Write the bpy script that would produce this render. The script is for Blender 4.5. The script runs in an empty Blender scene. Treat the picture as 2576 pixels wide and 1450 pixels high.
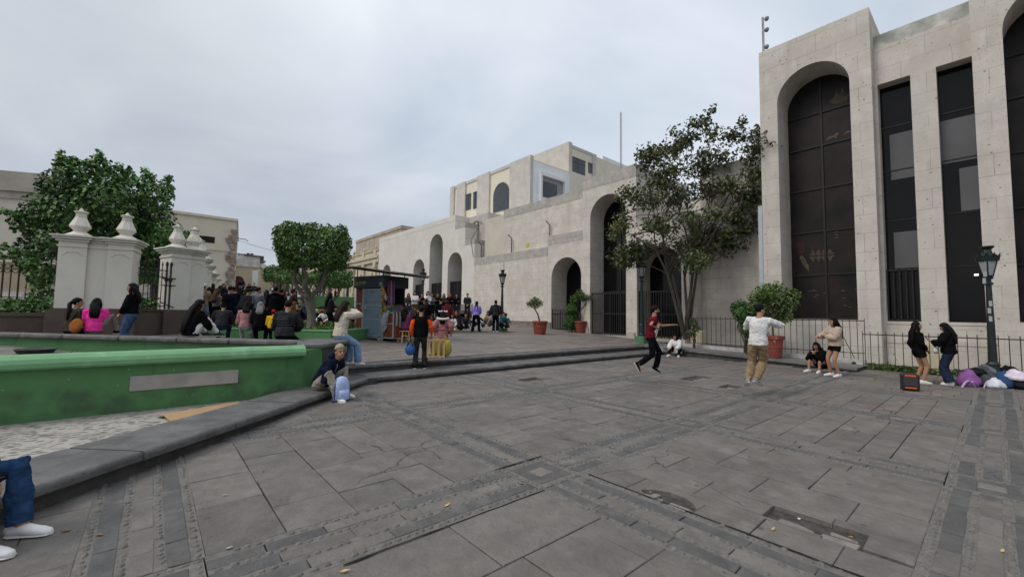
import bpy, math, random, bmesh
from mathutils import Vector as V, Matrix, noise
R=math.radians; rnd=random.Random(7)
sc=bpy.context.scene; C=sc.collection
# ---------------- camera, sky, sun, exposure
F=1050.; YAW=R(40.7); PIT=R(3.56); ROL=R(0.82); H=1.68
fw=V((math.sin(YAW)*math.cos(PIT),math.cos(YAW)*math.cos(PIT),math.sin(PIT)))
rt0=V((math.cos(YAW),-math.sin(YAW),0)); up0=rt0.cross(fw)
rt=math.cos(ROL)*rt0+math.sin(ROL)*up0; up=-math.sin(ROL)*rt0+math.cos(ROL)*up0
cd=bpy.data.cameras.new('camera'); cam=bpy.data.objects.new('camera',cd); C.objects.link(cam)
cd.sensor_fit='HORIZONTAL'; cd.sensor_width=36; cd.lens=F/2576*36; cd.clip_start=.05; cd.clip_end=2000
m=Matrix.Identity(4)
for i in range(3): m[i][0]=rt[i]; m[i][1]=up[i]; m[i][2]=-fw[i]
m.translation=V((0,0,H)); cam.matrix_world=m; sc.camera=cam
sc.view_settings.view_transform='Standard'; sc.view_settings.look='None'
sc.view_settings.gamma=1; sc.view_settings.exposure=0.08
SUN_EL,SUN_AZ=R(48),R(-75)     # azimuth clockwise from +Y, where the light comes from
sl=bpy.data.lights.new('sun','SUN'); so=bpy.data.objects.new('sun',sl); C.objects.link(so)
sl.energy=1.5; sl.angle=R(25); sl.color=(1,.94,.86)
sd_=V((math.sin(SUN_AZ)*math.cos(SUN_EL),math.cos(SUN_AZ)*math.cos(SUN_EL),math.sin(SUN_EL)))
so.rotation_euler=sd_.to_track_quat('Z','Y').to_euler(); so.location=(-30,10,60)
W=bpy.data.worlds.new('World'); sc.world=W; W.use_nodes=True
nt=W.node_tree; N=nt.nodes; L=nt.links
bg=N['Background']
sky=N.new('ShaderNodeTexSky'); sky.sky_type='NISHITA'; sky.sun_disc=False
sky.sun_elevation=SUN_EL; sky.sun_rotation=SUN_AZ; sky.air_density=1.5; sky.dust_density=2
def nd(t,**k):
    n=N.new(t)
    for a,b in k.items(): setattr(n,a,b)
    return n
skm=nd('ShaderNodeVectorMath',operation='SCALE'); L.new(sky.outputs[0],skm.inputs[0]); skm.inputs['Scale'].default_value=.1
tc=nd('ShaderNodeTexCoord')
# project the view direction on a cloud deck so that clouds flatten towards the horizon
sep=nd('ShaderNodeSeparateXYZ'); L.new(tc.outputs['Generated'],sep.inputs[0])
zz=nd('ShaderNodeMath',operation='MAXIMUM'); L.new(sep.outputs['Z'],zz.inputs[0]); zz.inputs[1].default_value=0.0
za=nd('ShaderNodeMath',operation='ADD'); L.new(zz.outputs[0],za.inputs[0]); za.inputs[1].default_value=.22
dv=nd('ShaderNodeVectorMath',operation='DIVIDE'); L.new(tc.outputs['Generated'],dv.inputs[0])
cx=nd('ShaderNodeCombineXYZ'); 
for i in range(3): L.new(za.outputs[0],cx.inputs[i])
L.new(cx.outputs[0],dv.inputs[1])
def wnoise(scale,detail,rough,off):
    mp=nd('ShaderNodeMapping'); L.new(dv.outputs[0],mp.inputs[0]); mp.inputs['Location'].default_value=off
    n=nd('ShaderNodeTexNoise'); L.new(mp.outputs[0],n.inputs['Vector']); n.inputs['Scale'].default_value=scale
    n.inputs['Detail'].default_value=detail; n.inputs['Roughness'].default_value=rough; n.inputs['Distortion'].default_value=.4
    return n
n1=wnoise(1.15,6,.48,(3.3,1.2,0)); n2=wnoise(.55,3,.5,(7.7,-2,0))
def ramp(src,stops):
    r=nd('ShaderNodeValToRGB'); L.new(src,r.inputs[0]); e=r.color_ramp.elements
    while len(e)<len(stops): e.new(.5)
    for i,(p,c) in enumerate(stops): e[i].position=p; e[i].color=(*c,1)
    return r
cl=ramp(n1.outputs[0],[(.28,(.46,.51,.58)),(.45,(.56,.60,.66)),(.60,(.66,.69,.735)),(.78,(.80,.815,.84))])
c2=ramp(n2.outputs[0],[(.32,(.86,.90,.95)),(.5,(.97,.985,1.0)),(.68,(1.09,1.085,1.07))])
mu=nd('ShaderNodeMix',data_type='RGBA',blend_type='MULTIPLY'); mu.inputs[0].default_value=1
L.new(cl.outputs[0],mu.inputs[6]); L.new(c2.outputs[0],mu.inputs[7])
# brighter patch of cloud where the hidden sun stands behind thinner cloud, and a brighter zenith
def lobe(d,lo,hi,gain):
    dp=nd('ShaderNodeVectorMath',operation='DOT_PRODUCT'); L.new(tc.outputs['Generated'],dp.inputs[0]); dp.inputs[1].default_value=d
    mr=nd('ShaderNodeMapRange'); mr.interpolation_type='SMOOTHSTEP'; L.new(dp.outputs['Value'],mr.inputs[0])
    mr.inputs[1].default_value=lo; mr.inputs[2].default_value=hi; mr.inputs[3].default_value=0; mr.inputs[4].default_value=gain
    return mr.outputs[0]
br=V((math.sin(YAW+R(6))*math.cos(R(40)),math.cos(YAW+R(6))*math.cos(R(40)),math.sin(R(40))))
a1=nd('ShaderNodeMath',operation='ADD'); L.new(lobe(br,.72,1,.30),a1.inputs[0]); L.new(lobe(V((0,0,1)),.62,.95,.75),a1.inputs[1])
rgt=V((math.sin(YAW+R(75)),math.cos(YAW+R(75)),.25)).normalized()
a2=nd('ShaderNodeMath',operation='ADD'); L.new(a1.outputs[0],a2.inputs[0]); L.new(lobe(rgt,.3,1,.16),a2.inputs[1])
a3=nd('ShaderNodeMath',operation='ADD'); L.new(a2.outputs[0],a3.inputs[0]); a3.inputs[1].default_value=.95
gs=nd('ShaderNodeVectorMath',operation='SCALE'); L.new(mu.outputs[2],gs.inputs[0]); L.new(a3.outputs[0],gs.inputs['Scale'])
fm=nd('ShaderNodeMix',data_type='RGBA'); fm.inputs[0].default_value=.95
L.new(skm.outputs[0],fm.inputs[6]); L.new(gs.outputs[0],fm.inputs[7])
L.new(fm.outputs[2],bg.inputs[0]); bg.inputs[1].default_value=1.0
# ---------------- where things stand
def gz(y):                 # the upper plaza climbs away from the steps
    if y<10.6: return .34
    if y<22: return .34+.05*(y-10.6)
    return .91+.07*(y-22)
def ray(px,py): return fw+rt*((px-1288)/F)-up*((py-725)/F)
def at(px,py,d): return V((0,0,H))+ray(px,py)*d
def onz(px,py,z=0.):
    d=ray(px,py); return V((0,0,H))+d*((z-H)/d.z)
def onp(px,py):            # point of the upper plaza seen along a sight line
    d=ray(px,py); t=5.
    while t<140:
        p=V((0,0,H))+d*t
        if p.z<=gz(p.y): break
        t+=.05
    return V((p.x,p.y,gz(p.y)))
def onX(px,py,X):
    d=ray(px,py); return V((0,0,H))+d*(X/d.x)
def dep(p): return (V(p)-V((0,0,H))).dot(fw)
# ---------------- materials
MC={}
def mat(name,col,col2=None,sc_=6.,rough=.8,bump=0.,bs=60.,bdet=4,bdist=.02,metal=0.,spec=.3,detail=5,mode=None,stretch=None,extra=None):
    if name in MC: return MC[name]
    m=bpy.data.materials.new(name); m.use_nodes=True; t=m.node_tree; n=t.nodes; l=t.links
    b=n['Principled BSDF']; b.inputs['Roughness'].default_value=rough; b.inputs['Metallic'].default_value=metal
    b.inputs['Specular IOR Level'].default_value=spec; b.inputs['Base Color'].default_value=(*col,1)
    co=n.new('ShaderNodeTexCoord'); vec=co.outputs['Object']
    if stretch:
        mp=n.new('ShaderNodeMapping'); l.new(vec,mp.inputs[0]); mp.inputs['Scale'].default_value=stretch; vec=mp.outputs[0]
    cur=None
    if col2 is not None:
        nz=n.new('ShaderNodeTexNoise'); l.new(vec,nz.inputs['Vector']); nz.inputs['Scale'].default_value=sc_; nz.inputs['Detail'].default_value=detail
        nz.inputs['Roughness'].default_value=.6
        r=n.new('ShaderNodeValToRGB'); l.new(nz.outputs[0],r.inputs[0]); r.color_ramp.elements[0].position=.34; r.color_ramp.elements[1].position=.66
        r.color_ramp.elements[0].color=(*col,1); r.color_ramp.elements[1].color=(*col2,1); cur=r.outputs[0]
    if extra: cur=extra(n,l,vec,cur,b)
    if cur is not None: l.new(cur,b.inputs['Base Color'])
    if bump:
        nb=n.new('ShaderNodeTexNoise'); l.new(vec,nb.inputs['Vector']); nb.inputs['Scale'].default_value=bs; nb.inputs['Detail'].default_value=bdet; nb.inputs['Roughness'].default_value=.62
        bp=n.new('ShaderNodeBump'); l.new(nb.outputs[0],bp.inputs['Height']); bp.inputs['Strength'].default_value=bump; bp.inputs['Distance'].default_value=bdist
        l.new(bp.outputs[0],b.inputs['Normal'])
    MC[name]=m; return m
def mixc(n,l,a,bcol,fac,blend='MIX'):
    x=n.new('ShaderNodeMix'); x.data_type='RGBA'; x.blend_type=blend
    if hasattr(fac,'links'): l.new(fac,x.inputs[0])
    else: x.inputs[0].default_value=fac
    if hasattr(a,'links'): l.new(a,x.inputs[6])
    else: x.inputs[6].default_value=(*a,1)
    if hasattr(bcol,'links'): l.new(bcol,x.inputs[7])
    else: x.inputs[7].default_value=(*bcol,1)
    return x.outputs[2]
def nz_(n,l,vec,scale,lo,hi,detail=4,kind='noise',a=0,b=1):
    if kind=='noise':
        t=n.new('ShaderNodeTexNoise'); t.inputs['Detail'].default_value=detail; o=t.outputs[0]
    else:
        t=n.new('ShaderNodeTexVoronoi'); o=t.outputs['Distance']
    l.new(vec,t.inputs['Vector']); t.inputs['Scale'].default_value=scale
    r=n.new('ShaderNodeMapRange'); r.clamp=True; l.new(o,r.inputs[0]); r.inputs[1].default_value=lo; r.inputs[2].default_value=hi
    r.inputs[3].default_value=a; r.inputs[4].default_value=b
    return r.outputs[0]
def wallvec(n,l,vec):      # (x+y, z) of a wall that runs along an axis
    s=n.new('ShaderNodeSeparateXYZ'); l.new(vec,s.inputs[0]); a=n.new('ShaderNodeMath'); a.operation='ADD'
    l.new(s.outputs[0],a.inputs[0]); l.new(s.outputs[1],a.inputs[1])
    c=n.new('ShaderNodeCombineXYZ'); l.new(a.outputs[0],c.inputs[0]); l.new(s.outputs[2],c.inputs[1]); return c.outputs[0]
def sillar(joint=.5,bw=1.05,bh=.52,pock=.8,stain=.5,warm=(.50,.46,.41)):
    def ex(n,l,vec,cur,b):
        wv=wallvec(n,l,vec)
        dn=n.new('ShaderNodeTexNoise'); l.new(vec,dn.inputs['Vector']); dn.inputs['Scale'].default_value=3.5
        ds=n.new('ShaderNodeVectorMath'); ds.operation='MULTIPLY_ADD'; l.new(dn.outputs['Color'],ds.inputs[0]); ds.inputs[1].default_value=(.03,.03,0); l.new(wv,ds.inputs[2])
        br=n.new('ShaderNodeTexBrick'); l.new(ds.outputs[0],br.inputs['Vector']); br.inputs['Scale'].default_value=1
        br.inputs['Brick Width'].default_value=bw; br.inputs['Row Height'].default_value=bh; br.inputs['Mortar Size'].default_value=.011; br.inputs['Mortar Smooth'].default_value=.3
        br.inputs['Color1'].default_value=(1,1,1,1); br.inputs['Color2'].default_value=(.93,.925,.915,1); br.inputs['Mortar'].default_value=(.30,.275,.25,1)
        br.offset=.5
        jm=nz_(n,l,vec,.9,.35,.6); jf=n.new('ShaderNodeMath'); jf.operation='MULTIPLY'; l.new(jm,jf.inputs[0]); jf.inputs[1].default_value=joint
        jo=n.new('ShaderNodeMath'); jo.operation='ADD'; l.new(jf.outputs[0],jo.inputs[0]); jo.inputs[1].default_value=joint*.45
        cur=mixc(n,l,cur,br.outputs['Color'],jo.outputs[0],'MULTIPLY')
        cur=mixc(n,l,cur,(.17,.155,.14),nz_(n,l,vec,3.4,.13,.07,kind='v',a=0,b=pock))
        cur=mixc(n,l,cur,(.27,.25,.23),nz_(n,l,vec,7.7,.17,.09,kind='v',a=0,b=pock*.75))
        cur=mixc(n,l,cur,warm,nz_(n,l,vec,.45,.42,.7,b=stain))
        cur=mixc(n,l,cur,(.72,.69,.64),nz_(n,l,vec,2.6,.55,.75,b=.35))
        cur=mixc(n,l,cur,(.36,.33,.29),nz_(n,l,vec,14,.62,.74,b=.45))
        mp=n.new('ShaderNodeMapping'); l.new(vec,mp.inputs[0]); mp.inputs['Scale'].default_value=(2.2,2.2,.25)
        cur=mixc(n,l,cur,(.34,.32,.30),nz_(n,l,mp.outputs[0],1.,.56,.78,b=stain*.55))
        return cur
    return ex
# ---------------- mesh helpers
class MB:
    def __init__(s): s.v=[]; s.f=[]; s.m=[]; s.c=[]; s.k=0; s.col=None
    def add(s,vs,fs,mi=None):
        o=len(s.v); s.v+= [tuple(p) for p in vs]; mi=s.k if mi is None else mi
        for f in fs: s.f.append(tuple(i+o for i in f)); s.m.append(mi); s.c.append(s.col)
        return s
    def quad(s,a,b,c,d,mi=None): return s.add([a,b,c,d],[(0,1,2,3)],mi)
    def box(s,x0,x1,y0,y1,z0,z1,mi=None,M=None):
        vs=[V((x,y,z)) for z in (z0,z1) for y in (y0,y1) for x in (x0,x1)]
        if M is not None: vs=[M@p for p in vs]
        return s.add(vs,[(0,2,3,1),(4,5,7,6),(0,1,5,4),(2,6,7,3),(0,4,6,2),(1,3,7,5)],mi)
    def cbox(s,x0,x1,y0,y1,z0,z1,c=.01,mi=None,M=None):   # chamfered box
        bm=bmesh.new(); vs=[bm.verts.new((x,y,z)) for z in (z0,z1) for y in (y0,y1) for x in (x0,x1)]
        for f in [(0,2,3,1),(4,5,7,6),(0,1,5,4),(2,6,7,3),(0,4,6,2),(1,3,7,5)]: bm.faces.new([vs[i] for i in f])
        bmesh.ops.bevel(bm,geom=bm.edges[:],offset=c,segments=2,affect='EDGES',profile=.5)
        s.addbm(bm,mi,M); bm.free(); return s
    def addbm(s,bm,mi=None,M=None):
        bm.verts.index_update(); vs=[(M@v.co if M is not None else v.co.copy()) for v in bm.verts]
        return s.add(vs,[[v.index for v in f.verts] for f in bm.faces],mi)
    def tube(s,pts,rs,n=8,mi=None,cap=True,ref=None):
        pts=[V(p) for p in pts]; k=len(pts)
        if not hasattr(rs,'__len__'): rs=[rs]*k
        vs=[];fs=[]; side=None
        for i,p in enumerate(pts):
            t=(pts[min(i+1,k-1)]-pts[max(i-1,0)])
            t=t.normalized() if t.length>1e-9 else V((0,0,1))
            if side is None:
                r=V(ref) if ref is not None else (V((1,0,0)) if abs(t.x)<.9 else V((0,1,0)))
                side=(r-t*r.dot(t)).normalized()
            else:
                q=side-t*side.dot(t); side=q.normalized() if q.length>1e-6 else side
            b=t.cross(side); ra=rs[i]; ra,rb=(ra if hasattr(ra,'__len__') else (ra,ra))
            for j in range(n):
                a=2*math.pi*j/n; vs.append(p+side*(ra*math.cos(a))+b*(rb*math.sin(a)))
        for i in range(k-1):
            for j in range(n): fs.append((i*n+j,i*n+(j+1)%n,(i+1)*n+(j+1)%n,(i+1)*n+j))
        if cap: fs.append(tuple(range(n-1,-1,-1))); fs.append(tuple((k-1)*n+j for j in range(n)))
        return s.add(vs,fs,mi)
    def lathe(s,prof,cx=0,cy=0,cz=0,n=16,mi=None,sq=False,rot=0.,cap=True):
        vs=[];fs=[]; nn=4 if sq else n; k=len(prof); g=math.sqrt(2) if sq else 1
        for r,z in prof:
            for j in range(nn):
                a=2*math.pi*(j+(.5 if sq else 0))/nn+rot; vs.append((cx+r*g*math.cos(a),cy+r*g*math.sin(a),cz+z))
        for i in range(k-1):
            for j in range(nn): fs.append((i*nn+j,i*nn+(j+1)%nn,(i+1)*nn+(j+1)%nn,(i+1)*nn+j))
        if cap: fs.append(tuple(range(nn-1,-1,-1))); fs.append(tuple((k-1)*nn+j for j in range(nn)))
        return s.add(vs,fs,mi)
    def ell(s,c,r,nu=10,nv=7,mi=None,M=None):
        vs=[];fs=[]; c=V(c)
        for i in range(1,nv):
            th=math.pi*i/nv
            for j in range(nu):
                ph=2*math.pi*j/nu; q=V((r[0]*math.sin(th)*math.cos(ph),r[1]*math.sin(th)*math.sin(ph),r[2]*math.cos(th)))
                vs.append(c+(M@q if M is not None else q))
        t=len(vs)
        for z in (r[2],-r[2]):
            q=V((0,0,z)); vs.append(c+(M@q if M is not None else q))
        for i in range(nv-2):
            for j in range(nu): fs.append((i*nu+j,(i+1)*nu+j,(i+1)*nu+(j+1)%nu,i*nu+(j+1)%nu))
        for j in range(nu): fs.append((t,j,(j+1)%nu)); fs.append((t+1,(nv-2)*nu+(j+1)%nu,(nv-2)*nu+j))
        return s.add(vs,fs,mi)
    def prism(s,poly,z0,z1,mi=None):
        n=len(poly); ar=sum(poly[i][0]*poly[(i+1)%n][1]-poly[(i+1)%n][0]*poly[i][1] for i in range(n))
        if ar<0: poly=poly[::-1]
        vs=[(x,y,z0) for x,y in poly]+[(x,y,z1) for x,y in poly]
        return s.add(vs,[tuple(range(n-1,-1,-1)),tuple(range(n,2*n))]+[(i,(i+1)%n,n+(i+1)%n,n+i) for i in range(n)],mi)
    def slab(s,poly,axis,a,b,mi=None):   # polygon in the plane across an axis, extruded from a to b
        n=len(poly)
        def P(q,t): return {'x':(t,q[0],q[1]),'y':(q[0],t,q[1])}[axis]
        vs=[P(q,a) for q in poly]+[P(q,b) for q in poly]
        return s.add(vs,[tuple(range(n-1,-1,-1)),tuple(range(n,2*n))]+[(i,(i+1)%n,n+(i+1)%n,n+i) for i in range(n)],mi)
    def build(s,name,mats,parent=None,origin=None,local=False,smooth=False,vcol=False,fix=True):
        me=bpy.data.meshes.new(name)
        o=V((0,0,0))
        if parent is not None and not local: o=wloc(parent)
        elif origin is not None: o=V(origin)
        me.from_pydata([(p[0]-o.x,p[1]-o.y,p[2]-o.z) for p in s.v],[],s.f)
        mats=mats if isinstance(mats,(list,tuple)) else [mats]
        for q in mats: me.materials.append(q)
        if len(mats)>1: me.polygons.foreach_set('material_index',s.m)
        if vcol:
            at_=me.attributes.new('tint','FLOAT_COLOR','FACE'); fl=[]
            for c in s.c: fl+= [*(c or (1,1,1)),1]
            at_.data.foreach_set('color',fl)
        if smooth: me.polygons.foreach_set('use_smooth',[True]*len(me.polygons))
        if fix and len(s.f)<60000:
            bm=bmesh.new(); bm.from_mesh(me); bmesh.ops.recalc_face_normals(bm,faces=bm.faces); bm.to_mesh(me); bm.free()
        ob=bpy.data.objects.new(name,me); C.objects.link(ob)
        if parent is not None: ob.parent=parent
        elif origin is not None: ob.location=o
        return ob
def wloc(o):
    p=V((0,0,0))
    while o is not None: p+=o.location; o=o.parent
    return p
def tag(o,label=None,cat=None,group=None,kind=None):
    if label: o['label']=label
    if cat: o['category']=cat
    if group: o['group']=group
    if kind: o['kind']=kind
    return o
def thing(name,label,cat,loc=(0,0,0),rz=0.,group=None):
    o=bpy.data.objects.new(name,None); C.objects.link(o); o.location=loc; o.rotation_euler=(0,0,rz); o.empty_display_size=.2
    return tag(o,label,cat,group)
def copytree(o,parent=None):
    c=o.copy(); C.objects.link(c)
    if parent is not None: c.parent=parent
    for ch in list(o.children): copytree(ch,c)
    return c
# ================= the ground
def pave_ex(tintamt=1.):
    def ex(n,l,vec,cur,b):
        a=n.new('ShaderNodeAttribute'); a.attribute_name='tint'
        cur=mixc(n,l,cur,a.outputs['Color'],tintamt,'MULTIPLY')
        cur=mixc(n,l,cur,(.10,.093,.086),nz_(n,l,vec,.8,.50,.72,b=.6))
        vo=n.new('ShaderNodeTexVoronoi'); vo.feature='DISTANCE_TO_EDGE'; dn=n.new('ShaderNodeTexNoise'); l.new(vec,dn.inputs['Vector']); dn.inputs['Scale'].default_value=2.2; dn.inputs['Detail'].default_value=5; ds=n.new('ShaderNodeVectorMath'); ds.operation='MULTIPLY_ADD'; l.new(dn.outputs['Color'],ds.inputs[0]); ds.inputs[1].default_value=(.5,.5,0); l.new(vec,ds.inputs[2]); l.new(ds.outputs[0],vo.inputs['Vector']); vo.inputs['Scale'].default_value=.55
        ck=n.new('ShaderNodeMapRange'); ck.clamp=True; l.new(vo.outputs[0],ck.inputs[0]); ck.inputs[1].default_value=.006; ck.inputs[2].default_value=.002; ck.inputs[3].default_value=0; ck.inputs[4].default_value=.75
        km=n.new('ShaderNodeMath'); km.operation='MULTIPLY'; l.new(ck.outputs[0],km.inputs[0]); l.new(nz_(n,l,vec,.5,.48,.55),km.inputs[1]); cur=mixc(n,l,cur,(.03,.028,.026),km.outputs[0])
        cur=mixc(n,l,cur,(.27,.25,.235),nz_(n,l,vec,3.1,.58,.75,b=.35))
        cur=mixc(n,l,cur,(.07,.065,.06),nz_(n,l,vec,2.6,.085,.06,kind='v',b=.75))
        cur=mixc(n,l,cur,(.09,.085,.08),nz_(n,l,vec,42,.60,.78,b=.5))
        return cur
    return ex
PAVE=mat('paving_stone',(.122,.110,.098),(.172,.157,.141),3.5,.72,1.,5.5,bdet=12,bdist=.05,spec=.35,extra=pave_ex())
DARKST=mat('dark_paving_stone',(.082,.080,.078),(.118,.114,.110),5,.75,.9,9,bdet=10,bdist=.04,spec=.3,extra=pave_ex())
PEB=mat('river_pebble',(.095,.088,.081),(.175,.161,.147),14,.6,.15,60,spec=.35)
MORT=mat('paving_mortar',(.135,.125,.114),(.20,.186,.17),9,.9,.6,120)
DIRT=mat('dirt_bed',(.045,.04,.036),(.085,.075,.068),12,.95,.9,30)
RUB=mat('rubble_bed',(.17,.15,.135),(.27,.245,.22),7,.95,1.,24)
UP=MB()
def stone(mb,x0,x1,y0,y1,h=0.,mi=0,tint=(1,1,1),zf=None,g=.006,ch=.006,tilt=.002,sk=.05):
    x0+=g;x1-=g;y0+=g;y1-=g
    if x1-x0<.03 or y1-y0<.03: return
    j=lambda:rnd.uniform(-1,1)*tilt
    z=[h+j() for _ in range(4)]
    o=[(x0,y0),(x1,y0),(x1,y1),(x0,y1)]; o=[(x+rnd.uniform(-.004,.004),y+rnd.uniform(-.004,.004)) for x,y in o]
    ii=[(1,1),(-1,1),(-1,-1),(1,-1)]; c=min(ch,(x1-x0)/4,(y1-y0)/4)
    bz=[(zf(y) if zf else 0.) for x,y in o]
    vs=[(o[i][0]+ii[i][0]*c,o[i][1]+ii[i][1]*c,bz[i]+z[i]) for i in range(4)]+[(o[i][0],o[i][1],bz[i]+z[i]-ch*.8) for i in range(4)]+[(o[i][0],o[i][1],bz[i]-sk) for i in range(4)]
    mb.col=tint
    mb.add(vs,[(0,1,2,3)]+[(4+i,4+(i+1)%4,(i+1)%4,i) for i in range(4)]+[(8+i,8+(i+1)%4,4+(i+1)%4,4+i) for i in range(4)],mi)
    mb.col=None
HOLES=[(4.05,4.34,.72,1.38),(3.585,3.86,1.78,2.32),(10.45,11.1,4.15,4.5),(10.95,12.0,5.25,5.75),(7.25,7.95,7.8,8.2)]
def minus(r,holes):
    out=[r]
    for h in holes:
        nx=[]
        for a in out:
            if a[1]<=h[0] or a[0]>=h[1] or a[3]<=h[2] or a[2]>=h[3]: nx.append(a); continue
            if a[0]<h[0]: nx.append((a[0],h[0],a[2],a[3]))
            if a[1]>h[1]: nx.append((h[1],a[1],a[2],a[3]))
            xa,xb=max(a[0],h[0]),min(a[1],h[1])
            if a[2]<h[2]: nx.append((xa,xb,a[2],h[2]))
            if a[3]>h[3]: nx.append((xa,xb,h[3],a[3]))
        out=nx
    return out
def tintv(base=1.,var=.10,pink=0.):
    t=base+rnd.uniform(-var,var); p=pink*rnd.random()
    return (t*(1+.10*p),t*(1-.01*p),t*(1-.04*p))
def fill(mb,x0,x1,y0,y1,pink=0.,zf=None,lo=.36,hi=.62,llo=.5,lhi=1.15,alongx=True,base=1.,skip=None,detail=True):
    a,b,c,d=(x0,x1,y0,y1) if alongx else (y0,y1,x0,x1)
    t=c
    while t<d-.02:
        w=rnd.uniform(lo,hi)
        if d-(t+w)<lo*.7: w=d-t
        s=a+rnd.uniform(-.4,0)
        while s<b-.02:
            ln=rnd.uniform(llo,lhi); e=min(b,s+ln)
            if b-e<.2: e=b
            s0=max(s,a)
            r=(s0,e,t,t+w) if alongx else (t,t+w,s0,e)
            if e-s0>.05:
                cxm,cym=(r[0]+r[1])/2,(r[2]+r[3])/2
                if not (skip and skip(cxm,cym)):
                    pk=pink(cxm,cym) if callable(pink) else pink
                    tt=tintv(base,.13,pk)
                    for q in (minus(r,HOLES) if detail else [r]): stone(mb,*q,h=rnd.uniform(-.0035,.0035),tint=tt,zf=zf,g=rnd.uniform(.003,.0055))
            s=e
        t+=w
XB=[.03,3.26,6.55,9.75,13.0,16.2]; YB=[-3.2,.1,3.27,6.75]; HW=.33
near=lambda x,y: (x*x+y*y)<150
def skipc(x,y): return y-x>6.7 or y>9.9 or (x>17.2 and y>3.05)
lo_pink=lambda x,y: .9 if x>9 else (.55 if y>6.9 else .12)
xs=[-3.2]+XB+[19.2]; ys=YB+[9.78]
for i in range(len(xs)-1):
    for j in range(len(ys)-1):
        fill(UP,xs[i]+HW,xs[i+1]-HW,ys[j]+HW,ys[j+1]-(HW if j<3 else 0),pink=lo_pink,lo=.30 if xs[i]>4 else .38,hi=.50 if xs[i]>4 else .64,alongx=(i+j)%3!=0,skip=skipc,base=1.0 if xs[i]<9 else 1.06)
def dome(x,y,z,rx,ry,rh,rot):
    ca,sa=math.cos(rot),math.sin(rot); vs=[]
    for k in range(6):
        a=k*math.pi/3; u,w=rx*math.cos(a),ry*math.sin(a); vs.append((x+u*ca-w*sa,y+u*sa+w*ca,z))
    for k in range(6):
        a=k*math.pi/3; u,w=.62*rx*math.cos(a),.62*ry*math.sin(a); vs.append((x+u*ca-w*sa,y+u*sa+w*ca,z+rh*.75))
    vs.append((x,y,z+rh))
    UP.add(vs,[(k,(k+1)%6,6+(k+1)%6,6+k) for k in range(6)]+[(6+k,6+(k+1)%6,12) for k in range(6)],2)
def band(alongx,c,a,b,cross):
    # a paved band: two dark rows and a pale middle row set between four lines of pebbles
    def seg(s,e):
        for off,w,mi,bs in ((-.195,.135,1,1.),(.195,.135,1,1.),(0,.14,0,1.05)):
            t=s
            while t<e-.02:
                ln=rnd.uniform(.3,.62); u=min(e,t+ln)
                if e-u<.12: u=e
                m_=(t+u)/2; x,y=(m_,c+off) if alongx else (c+off,m_)
                if not skipc(x,y):
                    mi2=mi if rnd.random()>.12 else 1-mi
                    r=(t,u,c+off-w/2,c+off+w/2) if alongx else (c+off-w/2,c+off+w/2,t,u)
                    for q in minus(r,HOLES): stone(UP,*q,h=rnd.uniform(-.003,.003),mi=mi2,tint=tintv(bs,.10,.1),g=.003,ch=.005)
                t=u
        for off in (-.295,-.1,.1,.295):
            off2=off
            t=s
            while t<e:
                u=min(e,t+.5); m_=(t+u)/2; x,y=(m_,c+off) if alongx else (c+off,m_)
                if not skipc(x,y):
                    r=(t,u,c+off-.039,c+off+.039) if alongx else (c+off-.039,c+off+.039,t,u)
                    UP.box(r[0],r[1],r[2],r[3],-.05,-.004+rnd.uniform(-.002,.002),3)
                    if near(x,y):
                        q=t
                        while q<u:
                            st=rnd.uniform(.055,.095)
                            if rnd.random()<.9:
                                px,py=(q+st/2,c+off+rnd.uniform(-.006,.006)) if alongx else (c+off+rnd.uniform(-.006,.006),q+st/2)
                                dome(px,py,-.006,st*.43,rnd.uniform(.022,.030),rnd.uniform(.012,.020),(0 if alongx else math.pi/2)+rnd.uniform(-.3,.3))
                            q+=st
                t=u
    t=a
    for k in cross:
        if k-HW>t: seg(t,k-HW)
        t=k+HW
    if b>t: seg(t,b)
for yb in YB: band(True,yb,-3.2,19.2,XB)
for xb in XB: band(False,xb,-5,9.76,YB)
for xb in XB:
    for yb in YB:
        if skipc(xb,yb): continue
        h=HW-.03
        UP.box(xb-HW+.01,xb+HW-.01,yb-HW+.01,yb+HW-.01,-.05,-.005,3)
        for (u0,u1,w0,w1,mi) in ((-.24,.24,.1,.24,1),(-.24,.24,-.24,-.1,1),(-.24,-.1,-.1,.1,1),(.1,.24,-.1,.1,1),(-.1,.1,-.1,.1,0)):
            stone(UP,xb+u0,xb+u1,yb+w0,yb+w1,h=.001,mi=mi,tint=tintv(1.1 if mi==0 else 1,.08,.3),g=.003)
        if near(xb,yb):
            for s in range(36):
                t=-.29+.58*(s%9)/8
                px,py=((t,-.29),(t,.29),(-.29,t),(.29,t))[s//9]
                dome(xb+px,yb+py,-.004,rnd.uniform(.022,.034),rnd.uniform(.017,.024),rnd.uniform(.006,.014),rnd.random()*3)
for (x0,y0,x1,y1) in ((1.05,2.90,2.95,2.905),(3.60,2.9,3.61,.2),(2.9,3.61,3.62,3.615)):
    n_=24; vs=[]
    for i in range(n_+1):
        t=i/n_; x,y=x0+(x1-x0)*t,y0+(y1-y0)*t; w=.006+.010*abs(noise.noise(V((t*7+x0,y0,3))))
        dx,dy=(0,w) if abs(x1-x0)>abs(y1-y0) else (w,0); jx=.008*noise.noise(V((t*9,x0,7)))
        vs+=[(x-dx+(jx if dx else 0),y-dy+(jx if dy else 0),.0052),(x+dx+(jx if dx else 0),y+dy+(jx if dy else 0),.0052)]
    UP.add(vs,[(2*i,2*i+1,2*i+3,2*i+2) for i in range(n_)],6)
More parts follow.
